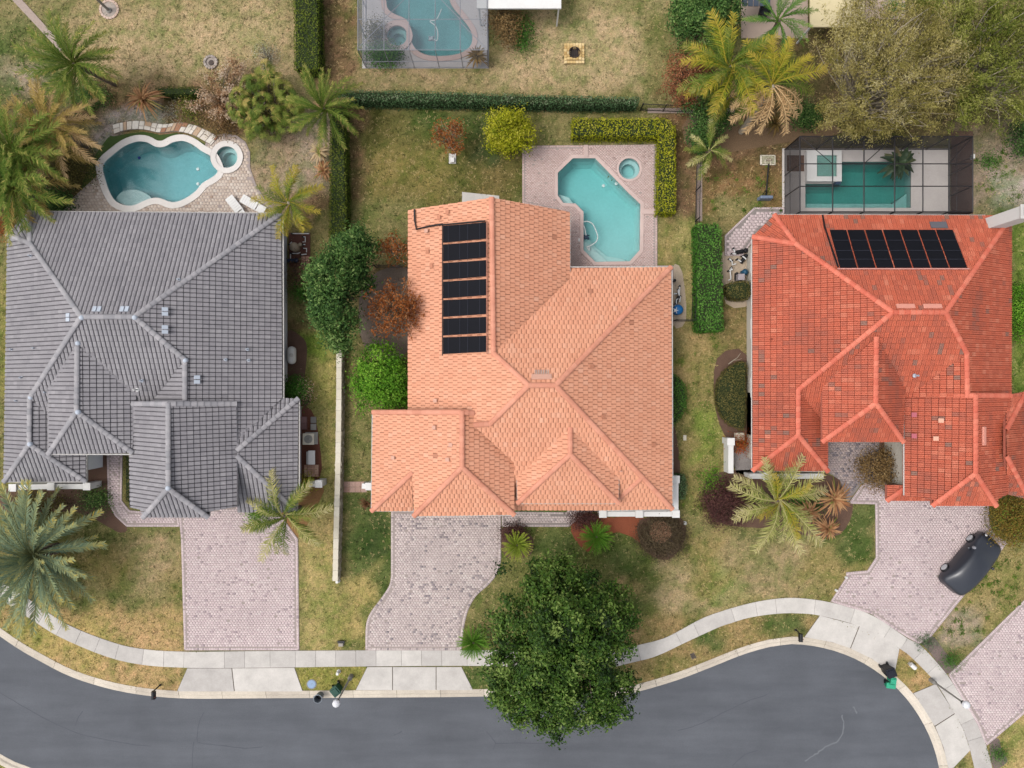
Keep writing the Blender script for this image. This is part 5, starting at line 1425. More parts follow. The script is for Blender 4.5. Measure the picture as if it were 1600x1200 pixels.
def palm(label, base_px, head_px, z, L, rings, kind, m, seed, name="palm_tree", cat="palm", trunk_r=0.14, bark=None, group=None, gaps=(), stump=0.0, part="frond"):
    """rings: list of (count, elevation deg, length factor, material or None)"""
    hd = P(head_px[0], head_px[1], z)
    base = P(base_px[0], base_px[1], 0) if base_px else Vector((hd.x, hd.y, 0))
    t = thing(name, base, label, cat, group)
    r = random.Random(seed)
    mb = MB()
    n = 8
    pts = [base.lerp(hd, k / n) + Vector((0, 0, 0)) for k in range(n + 1)]
    mb.tube(pts, trunk_r * 1.25, 9, r1=trunk_r * 0.85)
    for k in range(1, int(max(2, z * 5))):
        f = k / max(2, z * 5)
        mb.tube([base.lerp(hd, f) - (hd - base).normalized() * 0.02, base.lerp(hd, f) + (hd - base).normalized() * 0.02], trunk_r * (1.32 - 0.4 * f), 9)
    mb.lathe(hd, [(trunk_r * 0.9, -0.25), (trunk_r * 1.2, 0.0), (trunk_r * 0.6, 0.22), (0.0, 0.3)], 10)
    mb.build("trunk", bark or M_BARK, t)
    for q, rg in enumerate(rings):
        cnt, el, lf, m2 = rg[:4]
        a0 = r.uniform(0, 6.28)
        for i in range(cnt):
            az = a0 + 2 * math.pi * i / cnt + r.uniform(-0.22, 0.22)
            if len(rg) > 4: az = math.radians(rg[4][i])
            if any(abs((az - g0 + math.pi) % (2 * math.pi) - math.pi) < gw for g0, gw in gaps): continue
            e = math.radians(el + r.uniform(-9, 9))
            sc = L * lf * r.uniform(0.86, 1.10)
            o = bpy.data.objects.new(part, frond_mesh(kind, m2 or m, r.randint(0, 2)))
            COL.objects.link(o); o.parent = t
            o.matrix_local = Matrix.Translation(hd - base + Vector((0, 0, 0.1))) @ Matrix.Rotation(az, 4, 'Z') @ Matrix.Rotation(-e, 4, 'Y') @ Matrix.Rotation(r.uniform(-0.35, 0.35), 4, 'X') @ Matrix.Scale(sc, 4)
    return t

F_SILV = veg("silver_frond", [(88, 116, 96), (124, 148, 122), (156, 168, 124), (206, 182, 86)], 0.2)
F_GRN = veg("green_frond", [(52, 80, 24), (84, 114, 36), (120, 140, 56), (194, 176, 100)], 0.25)
F_YEL = veg("yellow_frond", [(92, 122, 32), (146, 158, 44), (188, 172, 58), (208, 180, 90)], 0.25)
F_PALE = veg("pale_frond", [(110, 134, 60), (162, 172, 84), (206, 198, 130), (226, 212, 166)], 0.25)
F_STRAW = veg("straw_frond", [(120, 108, 44), (168, 146, 70), (196, 168, 96), (206, 176, 116)], 0.25)
F_BRN = veg("brown_frond", [(150, 112, 74), (200, 160, 110), (222, 188, 138), (226, 190, 140)], 0.2)
F_SAGO = veg("sago_frond", [(42, 88, 24), (66, 122, 32), (102, 150, 44), (150, 178, 70)], 0.15)
F_SAGOL = veg("light_sago_frond", [(70, 110, 30), (112, 148, 44), (160, 176, 62), (200, 196, 92)], 0.15)

palm("big silvery date palm on the front lawn of the grey house", None, (56, 868), 2.2, 5.0, [(10, 70, 0.55, None), (15, 48, 0.9, None), (20, 26, 1.05, None), (20, 8, 1.03, None), (16, -8, 0.9, None)], 'stiff', F_SILV, 1, trunk_r=0.32)
palm("green feather palm at the end of the grey house driveway", None, (446, 806), 3.2, 3.1, [(5, 52, 0.85, None), (7, 24, 1.0, F_PALE), (7, 2, 0.95, None)], 'queen', F_GRN, 2)
palm("green palm with arching fronds beside the tall back hedge", (497, 192), (508, 172), 3.0, 2.9, [(7, 62, 0.8, None), (10, 38, 1.0, None), (10, 12, 1.0, None), (7, -10, 0.9, F_GRN), (4, -28, 0.8, F_BRN)], 'feather', F_GRN, 3)
palm("yellow feather palm by the corner of the grey roof", (468, 352), (452, 318), 3.2, 2.6, [(5, 55, 0.8, F_GRN), (8, 25, 1.0, None), (6, 2, 0.95, None), (3, -30, 0.6, F_BRN)], 'queen', F_YEL, 4, trunk_r=0.17, bark=M_BARKP)
palm("yellowing queen palm standing left of the leaning palm trunk", (1112, 178), (1140, 106), 5.6, 3.4, [(6, 54, 0.8, F_GRN), (10, 28, 1.0, None), (10, 6, 1.0, F_GRN), (6, -16, 0.9, F_YEL)], 'queen', F_YEL, 5)
palm("queen palm with bare leaning trunk and hanging brown fronds", (1158, 206), (1206, 136), 5.6, 3.2, [(4, 52, 0.9, F_YEL, (40, 75, 105, 140)), (6, 28, 1.0, F_YEL, (10, 45, 70, 95, 125, 165)), (4, 8, 1.0, F_GRN, (0, 60, 120, 180)), (9, -6, 0.95, F_BRN, (-12, -38, -62, -98, -112, -140, -160, -178, 172))], 'queen', F_YEL, 6, bark=M_BARKP, trunk_r=0.17)
palm("deep green palm beside the dark round planter", (1196, 70), (1216, 34), 4.6, 2.7, [(5, 50, 0.85, None), (8, 22, 1.0, None), (7, 0, 1.0, None)], 'feather', veg("deep_frond", [(48, 92, 40), (76, 122, 52), (106, 146, 62), (160, 166, 80)], 0.2), 7)
palm("small pale tipped palm at the south end of the green vine", None, (1108, 236), 2.6, 1.9, [(4, 50, 0.85, F_GRN), (6, 22, 1.0, F_PALE), (4, 0, 1.0, None)], 'queen', F_GRN, 8, trunk_r=0.09)
palm("low yellow green palm between the vine and the leaning trunk", None, (1140, 152), 3.6, 2.2, [(5, 40, 0.9, F_YEL), (7, 8, 1.0, None), (4, -25, 0.9, F_STRAW)], 'queen', F_GRN, 9, trunk_r=0.11)
palm("pale tipped feather palm in front of the red house", None, (1214, 782), 3.4, 3.6, [(4, 55, 0.8, F_YEL), (8, 30, 1.0, None), (8, 8, 0.95, F_PALE), (5, -14, 0.7, F_GRN)], 'queen', F_PALE, 10, trunk_r=0.15)
palm("green palm at the lower end of the concrete footpath", (180, 132), (118, 102), 4.4, 3.2, [(9, 58, 0.8, None), (13, 36, 1.0, None), (13, 12, 1.0, None), (9, -8, 0.9, None), (6, -24, 0.85, F_STRAW)], 'feather', F_GRN, 11)
palm("straw coloured dying palm left of the freeform pool", None, (84, 200), 3.6, 3.2, [(8, 50, 0.8, None), (12, 26, 1.0, None), (11, 2, 1.0, F_BRN), (8, -18, 0.9, None)], 'feather', F_STRAW, 12)
palm("dark green palm below the straw coloured dying palm", None, (28, 240), 4.0, 4.1, [(9, 56, 0.8, None), (13, 34, 1.0, None), (13, 12, 1.0, None), (10, -8, 0.95, F_STRAW)], 'feather', F_GRN, 13)
palm("bright green palm by the chamfered corner of the grey roof", None, (20, 296), 3.6, 4.0, [(9, 58, 0.8, None), (13, 34, 1.0, F_GRN), (12, 10, 1.0, F_GRN), (10, -8, 0.95, F_STRAW)], 'feather', veg("fresh_frond", [(52, 92, 38), (80, 122, 46), (118, 144, 58), (190, 176, 98)], 0.25), 14)
for lb, px, py, L, m, sd in (("sago palm right of the weathered brick driveway", 808, 851, 1.10, F_SAGOL, 15), ("round deep green sago palm beside the red mulch bed", 932, 838, 1.22, F_SAGO, 16), ("dark sago palm half under the broad street tree", 740, 1003, 1.2, F_SAGO, 17)):
    palm(lb, None, (px, py), 0.7, L, [(14, 60, 0.6, None), (22, 38, 0.9, None), (28, 20, 1.0, None), (28, 6, 1.02, None), (20, -4, 0.95, None)], 'sago', m, sd, name="sago_palm", trunk_r=0.11, group="sago palms on the front lawn")

# ---- rosette plants with strap leaves
def rosette(label, px, py, z, L, n, m, seed, name="spiky_plant", cat="plant", w=0.075, droop=0.5, el=(0, 75), group=None):
    hd = P(px, py, z); base = Vector((hd.x, hd.y, 0))
    t = thing(name, base, label, cat, group)
    r = random.Random(seed)
    mb = MB(); mb.tube([base, hd], 0.07, 7); mb.build("stem", M_BARK, t)
    mb = MB()
    for i in range(int(n * 1.7)):
        az = r.uniform(0, 2 * math.pi); e = math.radians(r.uniform(*el)); l = L * r.uniform(0.6, 1.1)
        d = Vector((math.cos(az) * math.cos(e), math.sin(az) * math.cos(e), math.sin(e))); sd = Vector((-math.sin(az), math.cos(az), 0))
        vs, fs = [], []
        tn = r.gauss(0.5, 0.22)
        for k in range(5):
            s = k / 4
            p = hd + d * l * s + Vector((0, 0, -droop * l * s * s))
            if p.z < 0.03: p.z = 0.03 + 0.02 * s
            ww = w * (0.6 + 1.2 * s - 1.7 * s * s) * 0.9
            vs += [p + sd * ww + Vector((0, 0, 0.25 * ww)), p, p - sd * ww + Vector((0, 0, 0.25 * ww))]
            if k: 
                b = 3 * k
                fs += [(b - 3, b - 2, b + 1, b), (b - 2, b - 1, b + 2, b + 1)]
        mb.add(vs, fs, min(1, max(0, tn)))
    mb.build("leaves", m, t)
    return t
L_DRY = veg("dry_strap_leaf", [(150, 96, 62), (190, 138, 96), (206, 162, 116), (128, 140, 60)], 0.2)
L_PALE = veg("pale_dry_leaf", [(176, 138, 100), (208, 178, 134), (226, 200, 160), (150, 152, 80)], 0.2)
L_DKD = veg("dark_strap_leaf", [(58, 50, 30), (92, 78, 42), (132, 106, 58), (90, 100, 50)], 0.15)
rosette("brown spiky plant left of the short clipped hedge", 224, 155, 1.3, 1.5, 60, L_DRY, 1)
rosette("pale spiky plant nearest the freeform pool's palm", 499, 238, 1.2, 0.95, 46, L_PALE, 2)
rosette("brown and green spiky plant below the pale spiky plant", 506, 268, 1.1, 1.0, 46, L_DRY, 3)
rosette("largest brown spiky plant beside the courtyard path", 1302, 779, 1.4, 1.55, 60, L_DRY, 4)
rosette("brown spiky plant between pale palm and largest spiky plant", 1262, 800, 1.0, 1.25, 46, L_DRY, 5)
rosette("brown spiky plant nearest the red house front lawn", 1293, 826, 0.9, 1.2, 46, L_DRY, 6)
rosette("dark spiky plant at the foot of the leaning palm", 1212, 192, 1.0, 1.0, 50, L_DKD, 7)
rosette("small spiky plant at the front left corner of the peach roof", 574, 786, 0.8, 0.75, 26, veg("red_green_leaf", [(90, 60, 36), (120, 84, 56), (110, 120, 70)], 0.15), 8)
rosette("dark leaved tropical plant growing inside the dark framed enclosure", 1404, 254, 1.3, 1.35, 26, V_BIG, 9, "tropical_plant", w=0.26, droop=0.5, el=(5, 60))
rosette("little spiky plant under the green vine", 1085, 160, 0.6, 0.7, 20, L_DKD, 10)
rosette("tawny spiky plant in the corner of the light framed enclosure", 745, 88, 1.0, 0.95, 60, veg("tawny_leaf", [(110, 84, 48), (150, 120, 72), (176, 150, 96)], 0.15), 11)

# ---- fan palm clump
def fan_palm(label, px, py, z, heads, seed):
    c = P(px, py, z); t = thing("fan_palm", (c.x, c.y, 0), label, "palm")
    r = random.Random(seed)
    tr = MB()
    for hx, hy, hz in heads:
        hp = P(hx, hy, hz); b = Vector((c.x + (hp.x - c.x) * 0.35, c.y + (hp.y - c.y) * 0.35, 0))
        tr.tube([b, b.lerp(hp, 0.5), hp], 0.09, 7)
        for k in range(10):
            az = r.uniform(0, 6.28); e = math.radians(r.uniform(-10, 65)); l = r.uniform(0.3, 0.6)
            d = Vector((math.cos(az) * math.cos(e), math.sin(az) * math.cos(e), math.sin(e)))
            fc = hp + d * l; R = r.uniform(0.40, 0.58)
            n_ = (d * 0.45 + Vector((0, 0, 0.8)) + Vector((r.uniform(-.3, .3), r.uniform(-.3, .3), 0))).normalized()
            u = (d - n_ * d.dot(n_)).normalized(); v = n_.cross(u)
            mb = MB(); mb.tube([hp, fc], 0.014, 4, 0.4, cap=False)
            tn = r.gauss(0.5, 0.22)
            for q in range(15):
                a = math.radians(-125 + 250 * q / 14)
                dd = u * math.cos(a) + v * math.sin(a); pp = u * -math.sin(a) + v * math.cos(a)
                rr = R * (1.0 - 0.25 * abs(a) / 2.2) * r.uniform(0.85, 1.1)
                mb.add([fc, fc + dd * rr * 0.55 + pp * rr * 0.055 + n_ * 0.02, fc + dd * rr - Vector((0, 0, 0.22 * rr)), fc + dd * rr * 0.55 - pp * rr * 0.055 + n_ * 0.02], [(0, 1, 2, 3)], min(1, max(0, tn + r.gauss(0, 0.12))))
            mb.build("fan_leaf", V_FAN, t)
    tr.build("trunk", M_BARK, t)
V_FAN = veg("fan_leaf_green", [(60, 84, 24), (96, 120, 42), (142, 150, 66), (204, 176, 104)], 0.2)
fan_palm("clump of green fan palms above the round hot tub", 408, 160, 2.0, [(372, 152, 2.2), (398, 130, 2.4), (428, 124, 2.3), (450, 150, 2.2), (440, 182, 2.0), (410, 196, 1.9), (382, 184, 2.0), (412, 160, 2.8), (425, 208, 1.4), (386, 134, 2.0), (414, 112, 1.9), (442, 138, 1.8), (460, 168, 1.7), (424, 176, 2.3), (396, 168, 2.4), (400, 206, 1.5), (370, 172, 1.6), (448, 196, 1.5)], 3)
bush("undergrowth_bush", "bush", "dark undergrowth filling the fan palm clump", 412, 164, (38, 42), 1.2, V_HEDGEO, 120, 34, 0.13, 94, lump=0.3)

# ---- trees
tree("magnolia_tree", "tree", "broad dark green street tree overhanging kerb and road", 872, 1008, 5.2, (112, 128), 2.9, V_MAG, 640, 80, 0.22, 21, csize=0.26, aspect=0.5, lump=0.42, inner=0.22, trunk=0.22, ctint=0.2,
     lobes=[(852, 962, 84, 74, 1.05), (925, 965, 66, 66, 0.95), (826, 1040, 70, 66, 0.95), (905, 1046, 80, 70, 1.0), (884, 1098, 58, 44, 0.8), (800, 1080, 30, 32, 0.75), (870, 905, 44, 34, 0.85), (955, 1080, 34, 34, 0.75)], lean=(0.2, -0.8))
tree("evergreen_tree", "tree", "tall dark evergreen between the grey and peach houses", 528, 455, 4.0, (50, 90), 2.4, V_DKG, 300, 60, 0.21, 22, csize=0.27, aspect=0.42, lump=0.3, inner=0.15,
     lobes=[(550, 390, 30, 32, 0.9), (526, 436, 36, 38, 1.05), (524, 490, 32, 36, 1.0), (532, 528, 20, 22, 0.8), (504, 455, 20, 34, 0.8), (562, 428, 18, 30, 0.75)])
def bare_tree(label, px, py, z, rad, h, seed, nb, per, leaf, m=V_RUST, bark=M_BARKP, name="bare_tree"):
    c = P(px, py, z); k = S * H / (H - z)
    base = Vector((c.x - 0.1, c.y, 0)); t = thing(name, base, label, "tree")
    r = random.Random(seed); g = np.random.default_rng(seed)
    mb = MB(); tips = []
    fork = Vector((c.x, c.y, z * 0.45))
    mb.tube([base, fork], 0.11, 7, r1=0.08)
    for i in range(nb):
        az = r.uniform(0, 6.28); rr = math.sqrt(r.uniform(0.05, 1.0)) * rad / k
        e = Vector((c.x + math.cos(az) * rr, c.y + math.sin(az) * rr, z + h * (0.9 - 1.1 * (rr * k / rad) ** 2) + r.uniform(-.3, .3)))
        m1 = fork.lerp(e, 0.5) + Vector((r.uniform(-.15, .15), r.uniform(-.15, .15), 0.25))
        mb.tube([fork, fork.lerp(m1, 0.5), m1, m1.lerp(e, 0.5) + Vector((r.uniform(-.1, .1), r.uniform(-.1, .1), 0)), e], 0.034, 4, r1=0.008, cap=False)
        tips.append(e); tips.append(m1.lerp(e, 0.55))
        for q in range(2):
            e2 = m1.lerp(e, r.uniform(0.2, 0.7)) + Vector((r.uniform(-.45, .45), r.uniform(-.45, .45), r.uniform(-.1, .35)))
            mb.tube([m1.lerp(e, 0.2), e2], 0.014, 3, r1=0.005, cap=False); tips.append(e2)
    mb.build("branches", bark, t)
    tp = np.array([list(x) for x in tips]); n = len(tp) * per
    p = np.repeat(tp, per, 0) + g.normal(size=(n, 3)) * 0.13
    p[:, 2] = np.maximum(p[:, 2], 0.1)
    leaf_mesh("crown", m, p, g.normal(size=(n, 3)) + np.array([0, 0, 0.8]), g.normal(leaf, leaf * .2, n), 0.5, np.repeat(g.normal(.5, .18, len(tp)), per) + g.normal(0, .13, n), t)
    return t
bare_tree("half bare rust leaved tree overlapping the peach roof", 618, 484, 3.9, 50, 1.4, 31, 74, 9, 0.17)
bare_tree("small rust leaved tree beside the peach roof's upper corner", 613, 390, 2.9, 26, 0.9, 32, 24, 8, 0.16)
bare_tree("rust leaved young tree standing alone on the back lawn", 700, 212, 2.4, 28, 0.9, 33, 40, 8, 0.14)
tree("round_shrub", "shrub", "bright green shrub against the peach house's left side", 597, 592, 1.6, (43, 52), 1.7, V_GRN, 210, 50, 0.16, 34, csize=0.26, lobes=[(600, 580, 40, 40, 1.0), (592, 616, 38, 26, 0.8), (575, 600, 22, 30, 0.8), (618, 602, 20, 36, 0.75)], lump=0.32)
tree("round_shrub", "shrub", "yellow green round shrub at the corner of the pink deck", 796, 208, 1.7, (40, 38), 1.6, V_YEL, 200, 50, 0.14, 35, csize=0.21, lump=0.34, lobes=[(790, 200, 30, 28, 1.0), (808, 216, 26, 26, 0.9), (782, 218, 22, 22, 0.8)])
tree("evergreen_bush", "bush", "large dark glossy bush right of the tan back yard", 1102, 32, 2.4, (50, 46), 2.0, V_DKG, 240, 46, 0.17, 36, csize=0.26, lobes=[(1092, 40, 40, 36, 1.0), (1120, 26, 38, 36, 1.0), (1075, 20, 26, 30, 0.8)])
tree("rust_bush", "bush", "rust brown bush below the large dark glossy bush", 1074, 122, 1.6, (38, 44), 1.4, veg("red_brown_leaf", [(96, 56, 36), (138, 84, 56), (168, 108, 74), (190, 140, 104)], 0.2), 150, 40, 0.12, 37, csize=0.26, tips=60, up=0.4, lump=0.25)
tree("green_vine", "vine", "green leafy vine left of the leaning palms", 1096, 198, 1.5, (28, 60), 1.4, V_DKG, 150, 40, 0.14, 38, csize=0.24, lobes=[(1092, 160, 26, 28, 1.0), (1100, 196, 26, 30, 1.0), (1092, 224, 22, 24, 0.8), (1128, 190, 22, 18, 0.6)], lump=0.3, tmul=1.0)
tree("feathery_tree", "tree", "large straw coloured feathery tree behind the dark screen enclosure", 1380, 128, 5.6, (112, 100), 3.0, V_OAK, 430, 84, 0.17, 39, csize=0.30, aspect=0.20, lump=0.40, bark=M_BARKP, tips=260, up=0.35, trunk=0.2, forkz=0.3, spray=True, ctint=0.2, inner=0.35,
     lobes=[(1330, 90, 58, 50, 0.85), (1400, 70, 64, 54, 1.1), (1446, 112, 50, 52, 1.0), (1372, 148, 62, 52, 1.05), (1312, 186, 36, 32, 0.72), (1424, 182, 46, 34, 0.88), (1352, 208, 42, 22, 0.66), (1335, 28, 44, 28, 0.7)])
tree("leafy_tree", "tree", "greener spreading tree in the upper right corner", 1562, 92, 5.4, (92, 110), 3.0, V_OAKG, 390, 84, 0.17, 40, csize=0.30, aspect=0.24, lump=0.40, bark=M_BARKP, tips=170, up=0.4, trunk=0.2, forkz=0.3, spray=True, ctint=0.2, inner=0.35,
     lobes=[(1500, 58, 50, 50, 0.95), (1562, 40, 58, 52, 1.1), (1612, 92, 50, 60, 1.0), (1540, 122, 54, 48, 0.95), (1510, 172, 36, 32, 0.7), (1582, 178, 38, 26, 0.75), (1470, 18, 40, 26, 0.85), (1440, 15, 34, 20, 0.7)])
bush("dark_bush", "bush", "dark bush at the right edge under the greener tree", 1594, 214, (20, 26), 1.8, V_DKG, 60, 36, 0.14, 41)
bush("green_bush", "bush", "bright green bush beside the red roof's right eave", 1592, 486, (22, 44), 1.8, V_GRN, 90, 40, 0.13, 42)
bush("brown_bush", "bush", "dry brown bush right of the light framed enclosure", 792, 32, (30, 36), 1.7, V_BRN, 90, 36, 0.12, 43, tips=40)
bush("low_shrub", "shrub", "dark green low shrub below the dry brown bush", 818, 52, (14, 30), 0.8, V_HEDGE, 50, 34, 0.11, 44)
bush("brown_bush", "bush", "brown bush in the courtyard of the red house", 1370, 733, (30, 28), 1.7, V_BRN, 110, 38, 0.12, 45, tips=50, lump=0.1)
bush("mixed_shrub", "shrub", "big olive and rust shrub beside the dark car", 1580, 812, (36, 42), 2.0, veg("olive_rust_leaf", [(70, 66, 24), (112, 104, 36), (150, 116, 54), (116, 140, 50)], 0.2), 150, 40, 0.13, 46, lump=0.16)
bush("purple_shrub", "shrub", "round dark purple shrub left of the pale tipped palm", 1136, 785, (36, 36), 1.1, V_PURP, 170, 40, 0.11, 47, lump=0.14)
bush("green_groundcover_bush", "shrub", "green fringe plant behind the dark purple shrub", 1112, 752, (16, 22), 0.5, V_GRN, 34, 30, 0.10, 48)
bs_ = bush("bare_shrub", "shrub", "round dark brown shrub with pale bare middle by the red mulch", 1035, 838, (36, 35), 1.0, veg("dark_twig_leaf", [(62, 52, 38), (86, 74, 54), (104, 90, 66), (124, 108, 84)], 0.1), 260, 40, 0.09, 49, tips=80, lump=0.05, up=0.3, inner=0.05)
g_ = np.random.default_rng(4); n_ = 900; c_ = P(1033, 832, 1.15)
a_ = g_.uniform(0, 6.283, n_); r_ = np.sqrt(g_.random(n_)) * 0.75
leaf_mesh("pale_twigs", veg("pink_twig", [(150, 108, 84), (180, 138, 110), (204, 170, 140)], 0.1), np.stack([c_.x + np.cos(a_) * r_, c_.y + np.sin(a_) * r_, 1.05 + g_.normal(0, 0.05, n_) - 0.15 * r_], 1), g_.normal(size=(n_, 3)) * 0.5 + np.array([0, 0, 1.0]), g_.normal(0.16, 0.04, n_), 0.16, g_.normal(0.5, 0.25, n_), bs_)
bush("purple_shrub", "shrub", "dark purple shrub above the deep green sago palm", 914, 810, (21, 14), 0.9, V_PURP, 60, 36, 0.10, 50)
bush("purple_shrub", "shrub", "dark purple shrub above the lighter green sago palm", 801, 832, (17, 12), 0.7, V_PURP, 46, 34, 0.10, 51)
bush("dead_bush", "bush", "withered brown bush beside the grey house pool pump", 470, 432, (20, 20), 1.1, veg("withered_leaf", [(80, 58, 44), (124, 94, 72), (150, 118, 92)], 0.1), 50, 30, 0.11, 52, tips=40)
bush("green_shrub", "shrub", "dark green shrub under the withered brown bush", 474, 452, (19, 16), 0.7, V_HEDGE, 50, 34, 0.11, 53)
bush("green_shrub", "shrub", "green shrub at the notch of the grey house", 461, 610, (17, 18), 1.4, V_HEDGE, 60, 36, 0.12, 54)
bush("orange_shrub", "shrub", "small orange leaved shrub right of the notch shrub", 476, 610, (8, 14), 0.9, V_PLUME, 22, 26, 0.10, 55)
bush("plume_shrub", "shrub", "beige plumed dead shrub left of the fan palms", 346, 148, (34, 44), 1.8, V_PLUME, 90, 70, 0.13, 56, tips=60, lump=0.4, up=0.5, spray=True, csize=0.2, aspect=0.4, ctint=0.25, lobes=[(352, 130, 32, 30, 1.0), (330, 160, 26, 22, 0.9), (356, 172, 24, 20, 0.8), (372, 108, 14, 14, 0.9)])
bush("rust_plume_shrub", "shrub", "rusty dead undergrowth below the beige plumed shrub", 345, 196, (26, 16), 0.8, V_BRN, 50, 30, 0.11, 57, tips=30)
bush("wispy_shrub", "shrub", "wispy pale grey shrub above the fan palms", 418, 88, (18, 22), 0.9, V_GREYT, 40, 22, 0.07, 58, tips=60)
bush("grey_ground_shrub", "shrub", "small grey shrub right of the brown spiky plant", 266, 177, (12, 10), 0.4, V_GREYT, 20, 22, 0.07, 59, tips=20)
bush("green_shrub", "shrub", "leafy shrub left of the flagstone path's right half", 300, 168, (14, 20), 0.8, V_FAN, 34, 26, 0.16, 60, aspect=0.25)
bush("green_shrub", "shrub", "wide dark green shrub inside the light framed enclosure", 598, 86, (28, 14), 1.0, V_HEDGE, 80, 36, 0.11, 61)
bush("green_shrub", "shrub", "loose green shrub left of the round pink rimmed hot tub", 588, 55, (13, 20), 1.1, V_HEDGEO, 46, 30, 0.11, 62)
bush("green_shrub", "shrub", "dark ground shrub on the dirt beside the dark enclosure", 1548, 252, (11, 6), 0.3, V_HEDGE, 22, 26, 0.10, 63)
bush("small_shrub", "shrub", "small dark green shrub at the corner of the far driveway", 1485, 1032, (9, 8), 0.6, V_HEDGE, 30, 30, 0.08, 64)
bush("small_shrub", "shrub", "small dark green shrub by the lower right sidewalk", 1562, 1178, (10, 9), 0.6, V_HEDGE, 30, 30, 0.08, 65)
bush("small_shrub", "shrub", "tiny pale shrub by the top of the grey mulch bed", 1449, 1003, (13, 6), 0.35, V_HEDGEB, 26, 24, 0.08, 66)
bush("flower_bush", "shrub", "orange flowering plant behind the red house's white wall", 1157, 694, (10, 9), 0.9, veg("orange_bloom", [(96, 96, 36), (170, 84, 40), (198, 96, 50), (120, 130, 50)], 0.2), 34, 30, 0.10, 67)
bush("green_shrub", "shrub", "leafy shrubs under the front of the grey house garage palm", 398, 800, (10, 18), 0.8, V_GRN, 30, 28, 0.11, 68)
bush("low_shrub", "shrub", "clipped dark shrub left of the path under the date palm", 150, 782, (24, 18), 0.7, V_DKG, 60, 34, 0.10, 69)
bush("low_shrub", "shrub", "low dark shrub at the white wall of the grey house", 60, 786, (44, 16), 0.6, V_HEDGEO, 90, 34, 0.10, 70)
bush("yellow_shrub", "shrub", "yellow brown bush beside the grey house's air conditioner", 478, 752, (8, 10), 0.7, V_YEL, 20, 26, 0.10, 71)
bush("groundcover_bush", "shrub", "low green plants between the palm and spiky plants", 1262, 790, (26, 12), 0.5, V_HEDGE, 40, 30, 0.11, 72)
bush("green_shrub", "shrub", "dark shrub in the shade right of the leaning palm", 1262, 180, (22, 18), 0.9, V_DKG, 60, 34, 0.13, 73)

bush("undergrowth_bush", "bush", "dark undergrowth between the left palms and the freeform pool", 108, 262, (36, 30), 0.9, V_HEDGEO, 120, 34, 0.12, 90, lump=0.4)
bush("undergrowth_bush", "bush", "dark green undergrowth beside the chamfered corner of the grey roof", 74, 314, (40, 22), 1.0, V_DKG, 120, 34, 0.12, 91, lump=0.4)
bush("undergrowth_bush", "bush", "reddish brown low bush left of the grey roof's chamfered corner", 6, 352, (14, 20), 0.9, V_RUST, 40, 30, 0.11, 92, lump=0.3)
bush("undergrowth_bush", "bush", "dark low bush under the palm at the footpath end", 140, 152, (34, 16), 0.7, V_DKG, 70, 34, 0.11, 93, lump=0.4)
# ---- hedges
hedge("long blue green clipped hedge across the middle back lawn", [(528, 141), (600, 141), (800, 147), (1000, 152), (996, 163), (900, 163), (760, 160), (640, 158), (528, 156)], 1.5, V_HEDGEB, 1, dens=150, rough=0.07)
hedge("yellow green L shaped clipped hedge around the pink deck", [(895, 184), (1040, 184), (1056, 198), (1056, 332), (1028, 332), (1030, 212), (895, 212)], 1.35, V_YEL, 2, dens=170, leaf=0.10, rough=0.05)
hedge("narrow clipped hedge running down beside the grey house yard", [(516, 165), (538, 165), (541, 375), (514, 375)], 1.5, veg("mossy_hedge_leaf", [(44, 66, 20), (78, 96, 28), (106, 118, 38), (138, 140, 60)], 0.2), 3, dens=150)
hedge("wide dark hedge rising off the top edge beside the tan yard", [(458, -30), (496, -30), (498, 108), (460, 108)], 1.6, veg("moss_hedge_leaf", [(48, 70, 18), (84, 104, 28), (112, 128, 40), (140, 146, 62)], 0.2), 4, dens=130)
hedge("bright green block hedge between peach and red houses", [(1090, 349), (1106, 350), (1110, 353), (1116, 349), (1122, 349), (1127, 360), (1131, 516), (1092, 518)], 1.7, V_HEDGE, 5, dens=150, leaf=0.12, top_tint=0.16)
hedge("small clipped box hedge beside the red house pool equipment", smooth([(1137, 444), (1172, 440), (1172, 464), (1160, 468), (1142, 464)], 3, True), 1.3, V_HEDGEO, 6, dens=200, leaf=0.09)
hedge("short dark clipped hedge above the flagstone path", [(242, 135), (312, 135), (312, 148), (246, 148)], 1.0, veg("dark_hedge_leaf", [(40, 58, 18), (66, 86, 26), (90, 108, 36)], 0.15), 7, dens=190, leaf=0.08)  # this hedge has its own darker green leaf colour
hedge("olive half round clipped hedge against the red house wall", smooth([(1166, 566), (1140, 574), (1122, 600), (1121, 630), (1134, 658), (1160, 672), (1166, 660), (1167, 610)], 3, True), 0.8, V_HEDGEO, 8, dens=200, leaf=0.09)
hedge("green half round clipped hedge against the peach house", smooth([(1047, 584), (1062, 590), (1072, 608), (1072, 636), (1062, 656), (1048, 668), (1045, 640), (1045, 600)], 3, True), 1.0, V_HEDGE, 9, dens=200, leaf=0.09)
hedge("small dark hedge right of the peach house's white wall", [(1055, 742), (1070, 742), (1075, 760), (1070, 781), (1055, 780)], 0.9, V_HEDGEB, 10, dens=200, leaf=0.09)
hedge("low dark hedge strip below the peach house entry roof", [(803, 772), (892, 772), (884, 799), (803, 799)], 0.5, V_HEDGE, 11, dens=200, leaf=0.08)
hedge("low hedge strip along the grey house path", [(193, 712), (203, 712), (203, 790), (193, 782)], 0.4, V_HEDGEO, 12, dens=200, leaf=0.08)

